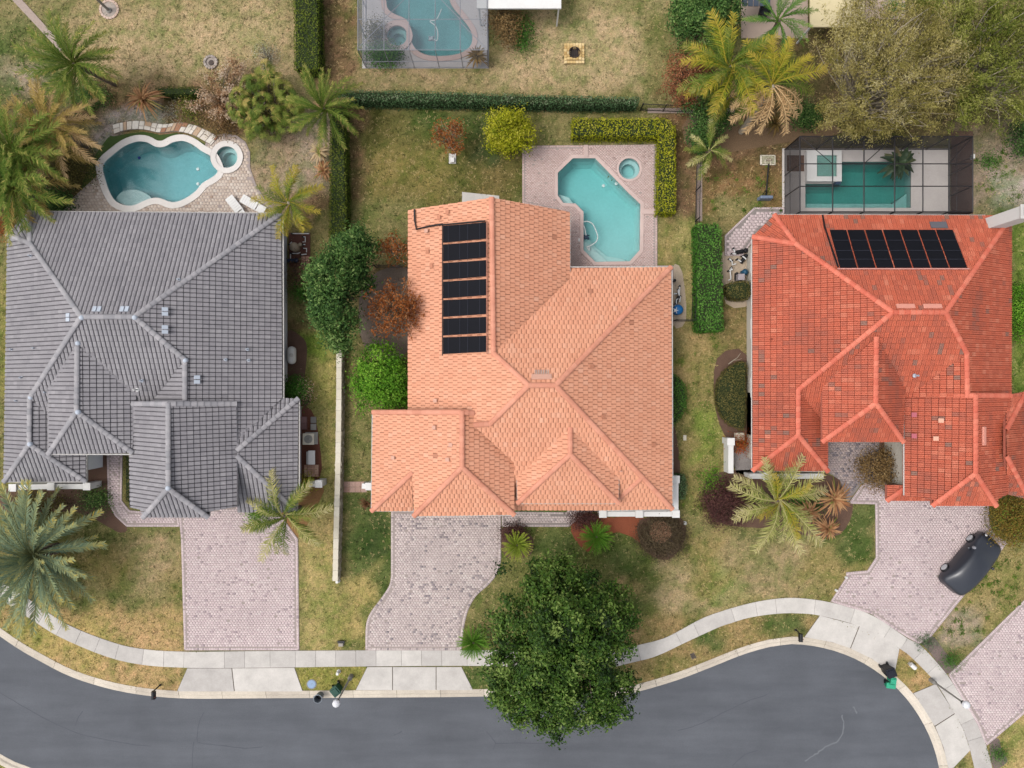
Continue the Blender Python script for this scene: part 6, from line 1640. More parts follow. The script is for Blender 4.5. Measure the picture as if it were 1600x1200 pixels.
# ================================================================== WALLS, FENCES, CAGES
def garden_wall(label, runs, posts, zt=1.25, w=0.36, m=M_WHITE):
    """low white wall: runs of (a, b) and square posts, all in photo pixels at the top"""
    c = P(*posts[0], zt)
    t = thing("garden_wall", (c.x, c.y, 0), label, "wall")
    for a, b in runs:
        A_, B_ = P(a[0], a[1], zt), P(b[0], b[1], zt)
        d = B_ - A_; ang = math.atan2(d.y, d.x); mid = (A_ + B_) / 2
        mb = MB(); mb.box((mid.x, mid.y, zt / 2 - 0.04), (d.length - 0.46, w - 0.08, zt - 0.08), ang); mb.build("panel", m, t)
        mb = MB(); mb.box((mid.x, mid.y, zt - 0.02), (d.length - 0.48, w, 0.09), ang); mb.build("coping", m, t, bevel=0.012)
    for q in posts:
        p = P(q[0], q[1], zt + 0.12)
        mb = MB(); mb.box((p.x, p.y, (zt + 0.1) / 2), (0.42, 0.42, zt + 0.1)); po = mb.build("post", m, t)
        mb = MB(); mb.box((p.x, p.y, zt + 0.14), (0.52, 0.52, 0.09)); mb.build("post_cap", m, po, bevel=0.015)
    return t
garden_wall("white L shaped garden wall at the front of the peach house", [((942, 803), (999, 803)), ((999, 803), (1056, 803)), ((1056, 803), (1056, 749))], [(942, 803), (999, 803), (1056, 803), (1056, 749)])
garden_wall("long white garden wall at the front of the grey house", [((20, 762), (80, 760)), ((80, 760), (136, 760))], [(20, 762), (80, 760), (136, 760)])
garden_wall("short white wall stub beside the grey house's garage", [((476, 757), (500, 756))], [(498, 756)], 1.2)
garden_wall("white wall stub at the peach house's left corner", [((560, 759), (577, 760))], [(577, 760)], 1.2)
garden_wall("white wall with post left of the red house corner", [((1142, 690), (1142, 745))], [(1142, 690)], 1.2)
garden_wall("white wall behind the pale tipped palm", [((1166, 744), (1198, 744)), ((1198, 744), (1292, 744))], [(1198, 744)], 1.2)

# stacked stone boundary wall with cream cap stones
t = thing("stone_wall", P(536, 724), "long cream capped stone wall between grey and peach lots", "wall")
zt = 0.9
capl = smooth([(529, 541), (528.5, 640), (527, 740), (524.5, 830), (523, 908)], 8)
cp = resample([tuple(P(x, y, zt).xy) for x, y in capl], 22)
for i in range(22):
    a, b = cp[i], cp[i + 1]
    d = b - a; ang = math.atan2(d.y, d.x); mid = (a + b) / 2
    mb = MB(); mb.box((mid.x + 0.03, mid.y, zt - 0.04), (d.length - 0.008, 0.36, 0.08), ang, tint=random.random()); mb.build("cap_stone", M_CAP, t, bevel=0.01)
mb = MB()
for i in range(22):
    a, b = cp[i], cp[i + 1]
    d = (b - a).normalized(); L = (b - a).length; ang = math.atan2(d.y, d.x)
    for c_ in range(7):
        x = 0.0
        while x < L - 0.03:
            w_ = min(L - x, random.uniform(0.14, 0.34))
            p = a + d * (x + w_ / 2)
            mb.box((p.x + 0.03, p.y, 0.06 + c_ * 0.118), (w_ - 0.012, 0.36 + random.uniform(-0.02, 0.13), 0.112), ang, tint=random.random())
            x += w_
mb.build("stones", M_STONE, t, kind='stuff')
mb = MB(); p = P(530.5, 538.5, 0.9); mb.lathe(p, [(0.09, -0.9), (0.09, 0.0), (0, 0.02)], 10); mb.build("end_marker", M_WHITE, t)

def iron_fence(label, line, h=1.3, name="metal_fence"):
    """black picket fence along a ground line"""
    pts = [P(*q) for q in line]
    t = thing(name, pts[0], label, "fence")
    for a, b in zip(pts, pts[1:]):
        d = (b - a); L = d.length; d.normalize()
        n = max(1, round(L / 1.8))
        for k in range(n):
            p = a + d * (L * k / n)
            mb = MB(); mb.box((p.x, p.y, h / 2 + 0.03), (0.06, 0.06, h + 0.06), math.atan2(d.y, d.x)); mb.build("post", M_DARK, t)
        for z in (0.15, h - 0.1):
            mid = (a + b) / 2
            mb = MB(); mb.box((mid.x, mid.y, z), (L, 0.035, 0.04), math.atan2(d.y, d.x)); mb.build("rail", M_DARK, t)
        m = int(L / 0.11)
        mb = MB()
        for k in range(m):
            p = a + d * (L * (k + 0.5) / m)
            mb.box((p.x, p.y, h / 2 + 0.02), (0.016, 0.016, h - 0.05))
        mb.build("pickets", M_DARK, t, kind='stuff')
    return t
iron_fence("black picket fence at the right end of the long hedge", [(1000, 173), (1071, 176)])
iron_fence("black picket fence running down beside the block hedge", [(1088, 252), (1086, 346), (1080, 500)])
iron_fence("short black picket fence right of the peach house", [(1051, 502), (1084, 502)])
iron_fence("short black picket fence left of the peach house", [(588, 418), (645, 418)], 1.1)
mb = MB(); mb.box(P(1080, 173, 0.01), (6.2, 0.35, 0.05)); mb.build("mow_strip", plain("mow_strip_concrete", (168, 150, 140), 0.9), kind='structure')
mb = MB(); mb.box((P(1090, 297).x + 0.12, P(1090, 297).y, 0.01), (0.4, 4.4, 0.04)); mb.build("mow_strip", plain("mow_strip_concrete", (168, 150, 140), 0.9), kind='structure')

def cage(label, x0, x1, y0, y1, zt, xs, ys, fm, sm, diag=(), wm=None, w=0.06):
    """screen enclosure on the ground rectangle (photo px); xs/ys: frame lines at ground px"""
    a, b = P(x0, y1), P(x1, y0)
    X0, X1, Y0, Y1 = a.x, b.x, a.y, b.y
    t = thing("screen_enclosure", ((X0 + X1) / 2, (Y0 + Y1) / 2, 0), label, "enclosure")
    GXs = [X0] + [P(x, 0).x for x in xs] + [X1]
    GYs = [Y0] + [P(0, y).y for y in ys] + [Y1]
    GYs = sorted(GYs)
    def bar(p, q, name, ww=None):
        ww = ww or w
        mb = MB(); mb.tube([p, q], ww * 0.62, 4); mb.build(name, fm, t)
    for x in GXs:
        bar(Vector((x, Y0, zt)), Vector((x, Y1, zt)), "roof_beam")
        for y in (Y0, Y1): bar(Vector((x, y, 0)), Vector((x, y, zt)), "post")
    for y in GYs:
        bar(Vector((X0, y, zt)), Vector((X1, y, zt)), "roof_beam", w * 0.8)
        for x in (X0, X1): bar(Vector((x, y, 0)), Vector((x, y, zt)), "post")
    for y in (Y0, Y1): bar(Vector((X0, y, 1.0)), Vector((X1, y, 1.0)), "rail", 0.04); bar(Vector((X0, y, 0.06)), Vector((X1, y, 0.06)), "rail", 0.04)
    for x in (X0, X1): bar(Vector((x, Y0, 1.0)), Vector((x, Y1, 1.0)), "rail", 0.04); bar(Vector((x, Y0, 0.06)), Vector((x, Y1, 0.06)), "rail", 0.04)
    for p, q in diag: bar(Vector((P(*p).x, P(*p).y, zt)), Vector((P(*q).x, P(*q).y, zt)), "brace", 0.045)
    def pan(vs, m=None):
        mb = MB(); mb.add(vs, [(0, 1, 2, 3)]); mb.build("screen_panel", m or sm, t)
    for i in range(len(GXs) - 1):
        u, v = GXs[i], GXs[i + 1]
        for j in range(len(GYs) - 1):
            pan([(u, GYs[j], zt + .01), (v, GYs[j], zt + .01), (v, GYs[j + 1], zt + .01), (u, GYs[j + 1], zt + .01)])
        for y in (Y0, Y1): pan([(u, y, 0.05), (v, y, 0.05), (v, y, zt), (u, y, zt)], wm)
    for j in range(len(GYs) - 1):
        for x in (X0, X1): pan([(x, GYs[j], 0.05), (x, GYs[j + 1], 0.05), (x, GYs[j + 1], zt), (x, GYs[j], zt)], wm)
    return t
SCR_D = screen_mat("dark_screen", (56, 50, 54), 0.13)
SCR_DW = screen_mat("dark_wall_screen", (52, 48, 52), 0.62)
SCR_L = screen_mat("pale_screen", (120, 130, 142), 0.32)
# frame lines given where they meet the ground
gxp = lambda x, z=2.7: 800 + (x - 800) * (H - z) / H
gyp = lambda y, z=2.7: 600 + (y - 600) * (H - z) / H
cage("dark bronze framed screen enclosure over the teal rectangular pool", gxp(1250), gxp(1520), gyp(213), gyp(331), 2.7, [gxp(x) for x in (1301, 1350, 1398, 1442, 1483)], [gyp(256), gyp(291)], M_BRONZE, SCR_D, wm=SCR_DW, w=0.075,
     diag=[((gxp(1250), gyp(213)), (gxp(1301), gyp(256))), ((gxp(1350), gyp(256)), (gxp(1398), gyp(213))), ((gxp(1483), gyp(256)), (gxp(1520), gyp(213)))])
cage("pale grey framed screen enclosure at the top edge", gxp(559), gxp(761), -120, gyp(78), 2.7, [gxp(x) for x in (600, 639, 680, 719)], [gyp(30), gyp(-20)], M_ALU, SCR_L, w=0.045,
     diag=[((gxp(562), gyp(72)), (gxp(600), gyp(34))), ((gxp(600), gyp(30)), (gxp(639), gyp(-8))), ((gxp(680), gyp(-10)), (gxp(719), gyp(30))), ((gxp(719), gyp(34)), (gxp(760), gyp(76)))])

# neighbours' pieces along the top edge
def flat_roof(label, px, z, m, name="patio_roof"):
    p = [tuple(P(x, y, z).xy) for x, y in px]
    c = (sum(a for a, b in p) / len(p), sum(b for a, b in p) / len(p))
    t = thing(name, (c[0], c[1], 0), label, "roof")
    mb = MB(); mb.prism(p, z - 0.14, z); mb.build("roof_sheet", m, t, bevel=0.01)
    xs = [a for a, b in p]; ys = [b for a, b in p]
    for x in (min(xs) + 0.15, max(xs) - 0.15):
        for y in (min(ys) + 0.15, max(ys) - 0.15):
            mb = MB(); mb.box((x, y, (z - 0.14) / 2), (0.1, 0.1, z - 0.14)); mb.build("post", M_WHITE, t)
flat_roof("white flat patio roof at the top edge above the tan yard", [(745, -60), (877, -60), (877, 13), (745, 13)], 2.6, M_WHITE)
flat_roof("cream flat patio roof behind the straw coloured feathery tree", [(1266, -60), (1351, -60), (1351, 42), (1266, 42)], 2.6, plain("cream_sheet", (232, 216, 172), 0.7))
t = thing("dark_awning", P(1182, 2), "dark blue grey striped awning at the top edge", "awning")
for k in range(5):
    a = P(1164 + k * 9, -14, 2.3); mb = MB(); mb.box((a.x, a.y, 2.25), (0.33, 2.0, 0.05)); mb.build("slat", plain("awning_blue", (70, 80, 94), 0.6), t)
for x in (1162, 1202):
    p = P(x, -2, 2.2); mb = MB(); mb.box((p.x, p.y, 1.1), (0.06, 0.06, 2.2)); mb.build("post", M_DARK, t)
base_obj("patio", bm_ngon(W2([(1158, -60), (1262, -60), (1262, 60), (1158, 60)]), [], -0.05, 0.03), plain("patio_slab", (188, 168, 152), 0.9))
base_obj("patio", bm_ngon(W2([(1352, -60), (1414, -60), (1414, 30), (1352, 30)]), [], -0.05, 0.03), plain("patio_slab2", (200, 178, 162), 0.9))
t = thing("planter", P(1191, 23), "round black planter pot beside the deep green palm", "planter")
mb = MB(); mb.lathe(P(1191, 23), [(0.30, 0.0), (0.40, 0.6), (0.44, 0.62), (0.44, 0.68), (0.36, 0.68), (0.34, 0.45), (0, 0.45)], 22); mb.build("pot", M_BLACK, t, smooth=False)
bush("potted_plant", "plant", "small green plant on the brick patio at the top edge", 1397, 10, (8, 7), 0.7, V_HEDGE, 30, 26, 0.1, 81)

# ================================================================== SMALL THINGS
M_RIM = plain("silver_rim", (206, 208, 212), 0.35)
# covered car ---------------------------------------------------------
cc = P(1519, 881, 0.75); cc.z = 0.05
t = thing("parked_car", cc, "black car under a fitted cover parked on the pink driveway", "car")
ang = math.radians(49)
Rz = Matrix.Rotation(ang, 3, 'Z')
# stations along the length: x, half width at sill, half width at shoulder, shoulder height, roof half width, roof height
ST = [(-2.32, 0.62, 0.66, 0.66, 0.52, 0.76), (-2.20, 0.88, 0.91, 0.80, 0.72, 0.94), (-1.95, 0.98, 1.01, 0.90, 0.78, 1.10), (-1.45, 1.01, 1.03, 0.98, 0.80, 1.40), (-0.9, 1.01, 1.03, 1.00, 0.80, 1.52), (-0.2, 1.01, 1.03, 1.00, 0.80, 1.54), (0.4, 1.01, 1.03, 0.99, 0.80, 1.48),
      (0.95, 1.01, 1.03, 0.98, 0.81, 1.22), (1.3, 1.01, 1.02, 0.94, 0.82, 1.04), (1.8, 0.98, 0.99, 0.86, 0.80, 0.95), (2.1, 0.88, 0.91, 0.76, 0.72, 0.84), (2.30, 0.64, 0.68, 0.60, 0.52, 0.68)]
vs, fs = [], []
for x, ws, wsh, hs_, wr_, hr in ST:
    prof_ = [(-ws * 0.97, 0.24), (-wsh, 0.42), (-wsh, hs_ * 0.86), (-wsh * 0.93, hs_), (-(wsh * 0.3 + wr_ * 0.7), hs_ + (hr - hs_) * 0.55), (-wr_ * 0.85, hr - (hr - hs_) * 0.08), (-wr_ * 0.4, hr + 0.02), (0, hr + 0.03)]
    prof_ = prof_ + [(-a, b) for a, b in reversed(prof_[:-1])]
    for y, z in prof_: vs.append(cc + Rz @ Vector((x, y, z)) - Vector((0, 0, 0)))
m = 15
for i in range(len(ST) - 1):
    for j in range(m - 1): fs.append((i * m + j, i * m + j + 1, (i + 1) * m + j + 1, (i + 1) * m + j)[::-1])
fs.append(tuple(range(m))); fs.append(tuple((len(ST) - 1) * m + j for j in range(m - 1, -1, -1)))
fs.append(tuple([i * m for i in range(len(ST))] + [i * m + m - 1 for i in range(len(ST) - 1, -1, -1)]))
M_CARC = plain("black_car_cover", (40, 44, 54), 0.36, spec=0.7, big=(1.5, 0.1), fine=(20, 0.05), bump=0.08, bscale=3)
mb = MB(); mb.add(vs, fs); cov = mb.build("body_cover", M_CARC, t, smooth=True)
sd_ = cov.modifiers.new("sub", 'SUBSURF'); sd_.levels = 2; sd_.render_levels = 2
for x in (-1.38, 1.36):
    for s_ in (-1, 1):
        p = cc + Rz @ Vector((x, 0.99 * s_, 0.33))
        M_ = Rz @ Matrix.Rotation(math.pi / 2, 3, 'X')
        mb = MB(); mb.lathe(p, [(0.20, -0.11), (0.31, -0.11), (0.335, -0.07), (0.335, 0.07), (0.31, 0.11), (0.20, 0.11), (0.20, -0.11)], 26, M=M_); w_ = mb.build("wheel", M_BLACK, t, smooth=False)
        mb = MB(); mb.lathe(p, [(0.0, -0.12), (0.06, -0.125), (0.22, -0.115), (0.245, -0.12), (0.245, 0.12), (0.22, 0.115), (0.06, 0.125), (0.0, 0.12)], 26, M=M_); mb.build("rim", M_RIM, w_, smooth=False)
        for k in range(5):
            wq = 2 * math.pi * k / 5
            mb = MB(); q_ = p + M_ @ Vector((0.12 * math.cos(wq), 0.12 * math.sin(wq), 0))
            mb.box(q_ + Rz @ Vector((0, 0.125 * s_, 0)), (0.16, 0.02, 0.03), M=Rz @ Matrix.Rotation(-wq, 3, 'Y')); mb.build("spoke", M_RIM, w_)
for x, y, z in ((1478, 907, 0.80), (1541, 837, 0.84)):
    mb = MB(); mb.lathe(P(x, y, z), [(0.10, -0.12), (0.10, 0.0), (0.07, 0.04), (0, 0.05)], 10); mb.build("lamp", plain("lamp_glass", (226, 226, 230), 0.2), t)
mb = MB(); mb.lathe(P(1523, 856, 1.18), [(0.12, -0.12), (0.11, 0.0), (0.06, 0.06), (0, 0.07)], 10); mb.build("mirror", plain("mirror_grey", (150, 150, 156), 0.3), t)
for s_ in (-1, 1):
    mb = MB(); p = cc + Rz @ Vector((0.62, 1.1 * s_, 1.0)); mb.lathe(p, [(0, -0.07), (0.09, -0.05), (0.11, 0), (0.09, 0.06), (0, 0.08)], 10); mb.build("mirror", M_CARC, t, smooth=True)

# mailboxes -----------------------------------------------------------
def mailbox(label, base, top, group="mailboxes at the kerb"):
    b = P(*base); z = 1.15
    tp = P(top[0], top[1], z)
    t = thing("mailbox", b, label, "mailbox", group)
    mb = MB(); mb.tube([b, Vector((b.x, b.y, 1.0))], 0.045, 6); mb.lathe(b, [(0.08, 0), (0.08, 0.12), (0.05, 0.14)], 8); mb.build("post", M_DARK, t)
    d = Vector((tp.x - b.x, tp.y - b.y, 0)); 
    mb = MB(); mb.tube([Vector((b.x, b.y, 0.95)), Vector((tp.x, tp.y, 1.0))], 0.03, 6); mb.build("arm", M_DARK, t)
    vs, fs = [], []
    an = math.atan2(d.y, d.x) if d.length > 0.05 else -math.pi / 2
    an = -math.pi / 2
    R = Matrix.Rotation(an, 3, 'Z')
    for x in (-0.26, 0.26):
        for k in range(9):
            w = math.pi * k / 8
            vs.append(tp + R @ Vector((x, 0.13 * math.cos(w), 0.05 + 0.13 * math.sin(w))))
        vs += [tp + R @ Vector((x, -0.13, -0.1)), tp + R @ Vector((x, 0.13, -0.1))]
    n = 11
    for k in range(n): fs.append((k, (k + 1) % n, n + (k + 1) % n, n + k))
    fs += [tuple(range(n - 1, -1, -1)), tuple(range(n, 2 * n))]
    mb = MB(); mb.add(vs, fs); bx = mb.build("box", M_BLACK, t)
    mb = MB(); mb.box(tp + R @ Vector((0.275, 0, 0.0)), (0.02, 0.25, 0.24), M=R); mb.build("door", M_DARK, bx)
    mb = MB(); mb.box(tp + R @ Vector((0.1, 0.14, 0.12)), (0.04, 0.015, 0.14), M=R); mb.build("flag", plain("mailbox_flag", (150, 60, 50), 0.5), bx)
mailbox("black mailbox at the kerb left of the grey house driveway", (251, 1070), (240, 1086))
mailbox("black mailbox at the kerb right of the broad street tree", (1243, 984), (1251, 996))

# lamp posts ----------------------------------------------------------
def lamp_post(label, base, top, z=4.0, head_off=0.35):
    b = P(*base); tp = P(top[0], top[1], z)
    t = thing("lamp_post", b, label, "lamp post", "street lamp posts")
    vert = Vector((b.x, b.y, 0))
    mb = MB(); mb.lathe(b, [(0.16, 0), (0.16, 0.5), (0.11, 0.6), (0.075, 0.7)], 12); mb.build("base", M_GPOST, t)
    mb = MB(); mb.tube([b, Vector((b.x, b.y, z - 0.1))], 0.075, 10, r1=0.055); mb.build("pole", M_GPOST, t)
    arm = Vector((tp.x, tp.y, z))
    d = (arm - Vector((b.x, b.y, z))); 
    mb = MB(); mb.lathe(Vector((b.x, b.y, z - 0.1)), [(0.05, 0), (0.14, 0.06), (0.10, 0.12), (0.0, 0.14)], 10); mb.build("collar", M_DARK, t)
    c = Vector((b.x, b.y, z + 0.25))
    mb = MB(); mb.lathe(c, [(0.10, -0.22), (0.20, -0.10), (0.26, 0.04), (0.24, 0.16), (0.15, 0.24), (0.05, 0.28), (0, 0.3)], 8); mb.build("globe", plain("milk_globe", (236, 236, 240), 0.35), t)
    return t
M_GPOST = plain("grey_post", (150, 146, 140), 0.6)
# heads stand straight above their bases
lamp_post("street lamp post beside the green lidded cart", (549, 1056), (527, 1094), 4.0)
lamp_post("street lamp post leaning its head over the right sidewalk", (1454, 1062), (1486, 1085), 3.6)
mb = MB()

# bins ----------------------------------------------------------------
def cart(label, px, py, rz, m, lidm, z=1.05, w=0.55, d=0.6, open_=False):
    p = P(px, py, z); b = Vector((p.x, p.y, zroad(px, py)))
    t = thing("trash_cart", b, label, "trash cart")
    R = Matrix.Rotation(rz, 3, 'Z')
    bz = b.z
    mb = MB(); vs = []
    for zz, k in ((bz + 0.04, 0.80), (bz + z - 0.06, 1.0)):
        for x, y in ((-1, -1), (1, -1), (1, 1), (-1, 1)): vs.append(Vector((b.x, b.y, zz)) + R @ Vector((x * w / 2 * k, y * d / 2 * k, 0)))
    mb.add(vs, [(3, 2, 1, 0), (0, 1, 5, 4), (1, 2, 6, 5), (2, 3, 7, 6), (3, 0, 4, 7)]); mb.build("body", m, t, bevel=0.02)
    mb = MB()
    o = Vector((b.x, b.y, bz + z))
    mb.box(o - Vector((0, 0, 0.03)), (w * 1.06, d * 1.06, 0.05), M=R); mb.box(o + Vector((0, 0, 0.02)), (w * 0.8, d * 0.8, 0.06), M=R, taper=0.85)
    li = mb.build("lid", lidm, t, bevel=0.012)
    mb = MB(); mb.tube([o + R @ Vector((-w * 0.4, d * 0.6, -0.02)), o + R @ Vector((w * 0.4, d * 0.6, -0.02))], 0.02, 6); mb.build("handle", m, t)
    for s_ in (-1, 1):
        mb = MB(); mb.lathe(Vector((b.x, b.y, bz + 0.13)) + R @ Vector((s_ * w * 0.46, d * 0.42, 0)), [(0, -0.03), (0.13, -0.03), (0.13, 0.03), (0, 0.03)], 14, M=R @ Matrix.Rotation(math.pi / 2, 3, 'Y')); mb.build("wheel", M_BLACK, t)
def zroad(px, py):
    p = P(px, py); 
    return -0.10 if inpoly(np.array([p.x]), np.array([p.y]), ROAD)[0] else 0.03
M_GBIN = plain("green_plastic", (20, 84, 66), 0.45); M_GBINL = plain("dark_green_lid", (10, 70, 56), 0.4)
M_TBIN = plain("bright_green_plastic", (34, 150, 112), 0.45); M_TBINL = plain("aqua_green_lid", (60, 176, 138), 0.4)
cart("green lidded trash cart beside the left street lamp post", 524, 1081, math.radians(40), M_GBIN, M_GBINL, 0.95)
cart("black trash cart at the kerb of the right driveway", 1393, 1052, math.radians(20), M_BLACK, plain("black_lid", (34, 36, 46), 0.4), 1.05, 0.62, 0.6)
cart("smaller green trash cart touching the black cart", 1396.5, 1064, math.radians(-10), M_TBIN, M_TBINL, 0.7, 0.36, 0.36)
t_c = cart("lower green recycling cart standing in the road", 1394, 1073, math.radians(-8), M_TBIN, M_TBINL, 0.5, 0.62, 0.36)
p = P(494, 1088, 0.0); p = Vector((P(496, 1093, 0.8).x, P(496, 1093, 0.8).y, -0.10))
t = thing("trash_can", p, "round open grey trash can standing at the kerb", "trash can")
mb = MB(); mb.lathe(p, [(0.0, 0.03), (0.22, 0.02), (0.27, 0.78), (0.30, 0.80), (0.30, 0.84), (0.265, 0.84), (0.255, 0.78), (0.20, 0.06), (0.0, 0.06)], 24); mb.build("body", plain("grey_can", (120, 126, 134), 0.5), t)
mb = MB(); mb.lathe(p, [(0.302, 0.80), (0.315, 0.815), (0.315, 0.835), (0.302, 0.85)], 24); mb.build("rim", plain("can_rim", (170, 184, 196), 0.5), t)
mb = MB(); mb.lathe(p, [(0.0, 0.35), (0.23, 0.35)], 16); mb.build("inside_shade", plain("can_shade", (18, 20, 26), 0.3), t)  # black disc stands in for the shade inside the open can
for s_ in (-1, 1):
    mb = MB(); q_ = p + Vector((0.30 * s_, 0.06, 0.66)); mb.tube([q_ + Vector((0, -0.1, 0)), q_ + Vector((0.05 * s_, -0.05, 0)), q_ + Vector((0.05 * s_, 0.05, 0)), q_ + Vector((0, 0.1, 0))], 0.015, 5); mb.build("handle", plain("grey_can", (120, 126, 134), 0.5), t)

def marker(label, px, py, m, h=0.5, r=0.09, name="utility_marker", cat="utility marker", lean=None):
    b = P(px, py); t = thing(name, b, label, cat)
    mb = MB(); mb.lathe(b, [(r, 0), (r, h * 0.9), (r * 0.8, h), (0, h)], 12); mb.build("tube", m, t)
    mb = MB(); mb.lathe(b, [(r * 1.3, 0), (r * 1.3, 0.05), (r, 0.06)], 12); mb.build("base", m, t)
marker("white utility marker on the verge by the left lamp post", 529.5, 1049, M_WHITE, 0.5, 0.11)
marker("white utility marker at the lower end of the stone wall", 528.5, 907, M_WHITE, 0.4, 0.12)
t = thing("utility_box", P(1426, 1041), "pale capsule shaped utility box on the verge", "utility box")
R = Matrix.Rotation(math.radians(-42), 3, 'Z')
mb = MB(); c = P(1426.5, 1041, 0.35); mb.tube([c + R @ Vector((-0.22, 0, 0)), c + R @ Vector((-0.2, 0, 0)), c + R @ Vector((0.2, 0, 0)), c + R @ Vector((0.22, 0, 0))], 0.15, 12); mb.build("hood", M_WHITE, t, smooth=False)
mb = MB(); mb.box((c.x, c.y, 0.17), (0.36, 0.2, 0.34), M=R); mb.build("base", M_TRIM, t)
t = thing("manhole_cover", P(487, 1069), "round blue grey manhole cover on the narrow verge", "manhole cover")
mb = MB(); mb.lathe(P(487, 1069), [(0.0, 0.035), (0.26, 0.035), (0.30, 0.02), (0.31, -0.02)], 24); mb.build("lid", plain("blue_grey_lid", (148, 172, 204), 0.5), t)
mb = MB(); mb.lathe(P(487, 1069), [(0.31, 0.03), (0.36, 0.03), (0.36, -0.02)], 24); mb.build("frame", M_GPOST, t)
t = thing("meter_box", P(533, 1006), "small stone grey meter box on the strip lawn", "meter box")
mb = MB(); mb.box(P(533, 1006, 0.12), (0.36, 0.34, 0.28), taper=0.9); mb.build("box", plain("stone_grey", (168, 160, 150), 0.8), t, bevel=0.02)
mb = MB(); mb.box(P(533, 1003, 0.20), (0.5, 0.16, 0.12)); mb.build("lid", M_DARK, t)
t = thing("storm_drain", P(1083, 1025), "small brown drain grate on the verge right of the tree", "drain")
mb = MB(); mb.box(P(1083, 1025, 0.0), (0.36, 0.42, 0.03), 0.4); mb.build("frame", M_BARK, t)
for k in range(4):
    mb = MB(); mb.box(P(1083, 1025, 0.02) + Vector((-0.12 + k * 0.08, 0, 0)), (0.035, 0.34, 0.02), 0.4); mb.build("bar", M_DARK, t)
t = thing("utility_box", P(1070, 684), "small cream ground box on the lawn between houses", "utility box")
mb = MB(); mb.box(P(1070, 684, 0.03), (0.22, 0.38, 0.08)); mb.build("lid", M_CAP, t, bevel=0.01)
marker("white lawn light at the corner of the red mulch bed", 1070, 817, M_WHITE, 0.25, 0.10, "garden_light", "garden light")
t = thing("utility_box", P(707, 248), "small white box below the rust leaved young tree", "utility box")
mb = MB(); mb.box(P(707, 248, 0.04), (0.5, 0.7, 0.1)); mb.build("base", M_TRIM, t); mb = MB(); mb.box(P(707, 250, 0.18), (0.26, 0.34, 0.2)); mb.build("lid", M_WHITE, t, bevel=0.02)

marker("white path light at the bend of the pink driveway", 1321.5, 902, M_WHITE, 0.2, 0.07, "garden_light", "garden light")
marker("white path light where the pink driveway meets the sidewalk", 1306, 922, M_WHITE, 0.2, 0.07, "garden_light", "garden light")
# grey house: pool equipment, tank, air conditioners -----------------
M_PIPEW = plain("white_pvc", (238, 238, 236), 0.4)
def eq_pad(px, z=0.06, m=None, nm="equipment_pad"):
    mb = MB(); mb.prism(W2(px), -0.03, z); mb.build(nm, m or plain("pad_brown", (110, 72, 62), 0.9), kind='structure')
eq_pad([(452, 364), (485, 364), (485, 417), (452, 417)])
mb_b = mat("tan_brick", [(196, 150, 128), (222, 184, 160)], rough=0.9)
for i in range(2):
    for j in range(4):
        mb = MB(); mb.box(P(474 + i * 6.5, 402.5 + j * 4.3, 0.065), (0.26, 0.17, 0.04), tint=random.random()); mb.build("brick", mb_b, bpy.data.objects["equipment_pad"])
def pump(t, p, rz, m, s=1.0):
    R = Matrix.Rotation(rz, 3, 'Z')
    mb = MB(); mb.lathe(p + Vector((0, 0, 0.2)), [(0, -0.28 * s), (0.11 * s, -0.28 * s), (0.12 * s, 0.1 * s), (0.06 * s, 0.14 * s), (0, 0.14 * s)], 14, M=R @ Matrix.Rotation(math.pi / 2, 3, 'Y')); mb.box(p + Vector((0, 0, 0.07)), (0.35 * s, 0.2 * s, 0.12), M=R); mb.build("pump_motor", m, t)
    mb = MB(); mb.lathe(p + R @ Vector((0.26 * s, 0, 0.12)), [(0, -0.1), (0.12 * s, -0.1), (0.13 * s, 0.2), (0.10 * s, 0.26), (0, 0.28)], 14); mb.build("strainer", m, t)
def pipes(t, runs, z=0.25, r=0.03):
    for k, rn in enumerate(runs):
        mb = MB(); mb.tube([P(x, y, z + 0.02 * (k % 3)) for x, y in rn], r, 6); mb.build("pipe", M_PIPEW, t)
    for k, rn in enumerate(runs):
        mb = MB(); mb.lathe(P(rn[0][0], rn[0][1], z), [(0.05, -z), (0.05, 0.03), (0.07, 0.05), (0, 0.06)], 8); mb.build("valve", M_BLACK, t)
t = thing("pool_equipment", P(466, 388, 0.06), "tangle of white pool pipes and pumps beside the grey house", "pool equipment")
pump(t, P(466, 386, 0.06), 0.5, plain("tan_tank", (176, 160, 138), 0.5)); pump(t, P(458, 408, 0.06), 0.0, plain("navy_pump", (40, 56, 80), 0.4), 1.2)
mb = MB(); mb.lathe(P(463, 388, 0.06), [(0.30, 0), (0.32, 0.55), (0.22, 0.75), (0, 0.8)], 18); mb.build("filter_tank", plain("tan_tank", (176, 160, 138), 0.5), t, smooth=True)
pipes(t, [[(473, 370), (477, 370), (477, 378), (473, 378)], [(473, 382), (477, 382)], [(474, 388), (479, 388), (479, 394)], [(456, 365), (483, 365)], [(454, 396), (454, 404)], [(457, 396), (466, 396), (469, 394)], [(452, 382), (456, 378)], [(470, 398), (479, 397)]], 0.3, 0.035)
t = thing("gas_tank", P(456, 555), "white horizontal propane tank beside the grey house", "gas tank")
a, b = P(456, 541, 0.55), P(456, 569, 0.55)
mb = MB(); n = 10; path = []
d = (b - a).normalized(); L = (b - a).length; Rr = 0.30
prof_ = [(0, 0), (Rr * .55, 0.05), (Rr * .85, 0.13), (Rr, 0.26), (Rr, L - 0.26), (Rr * .85, L - 0.13), (Rr * .55, L - 0.05), (0, L)]
mb.lathe(a, [(r_, -z_) for r_, z_ in prof_], 22, M=Matrix.Rotation(-math.pi / 2, 3, 'X')); tk = mb.build("tank", M_WHITE, t, smooth=True)
tk.location = (0, 0, 0)
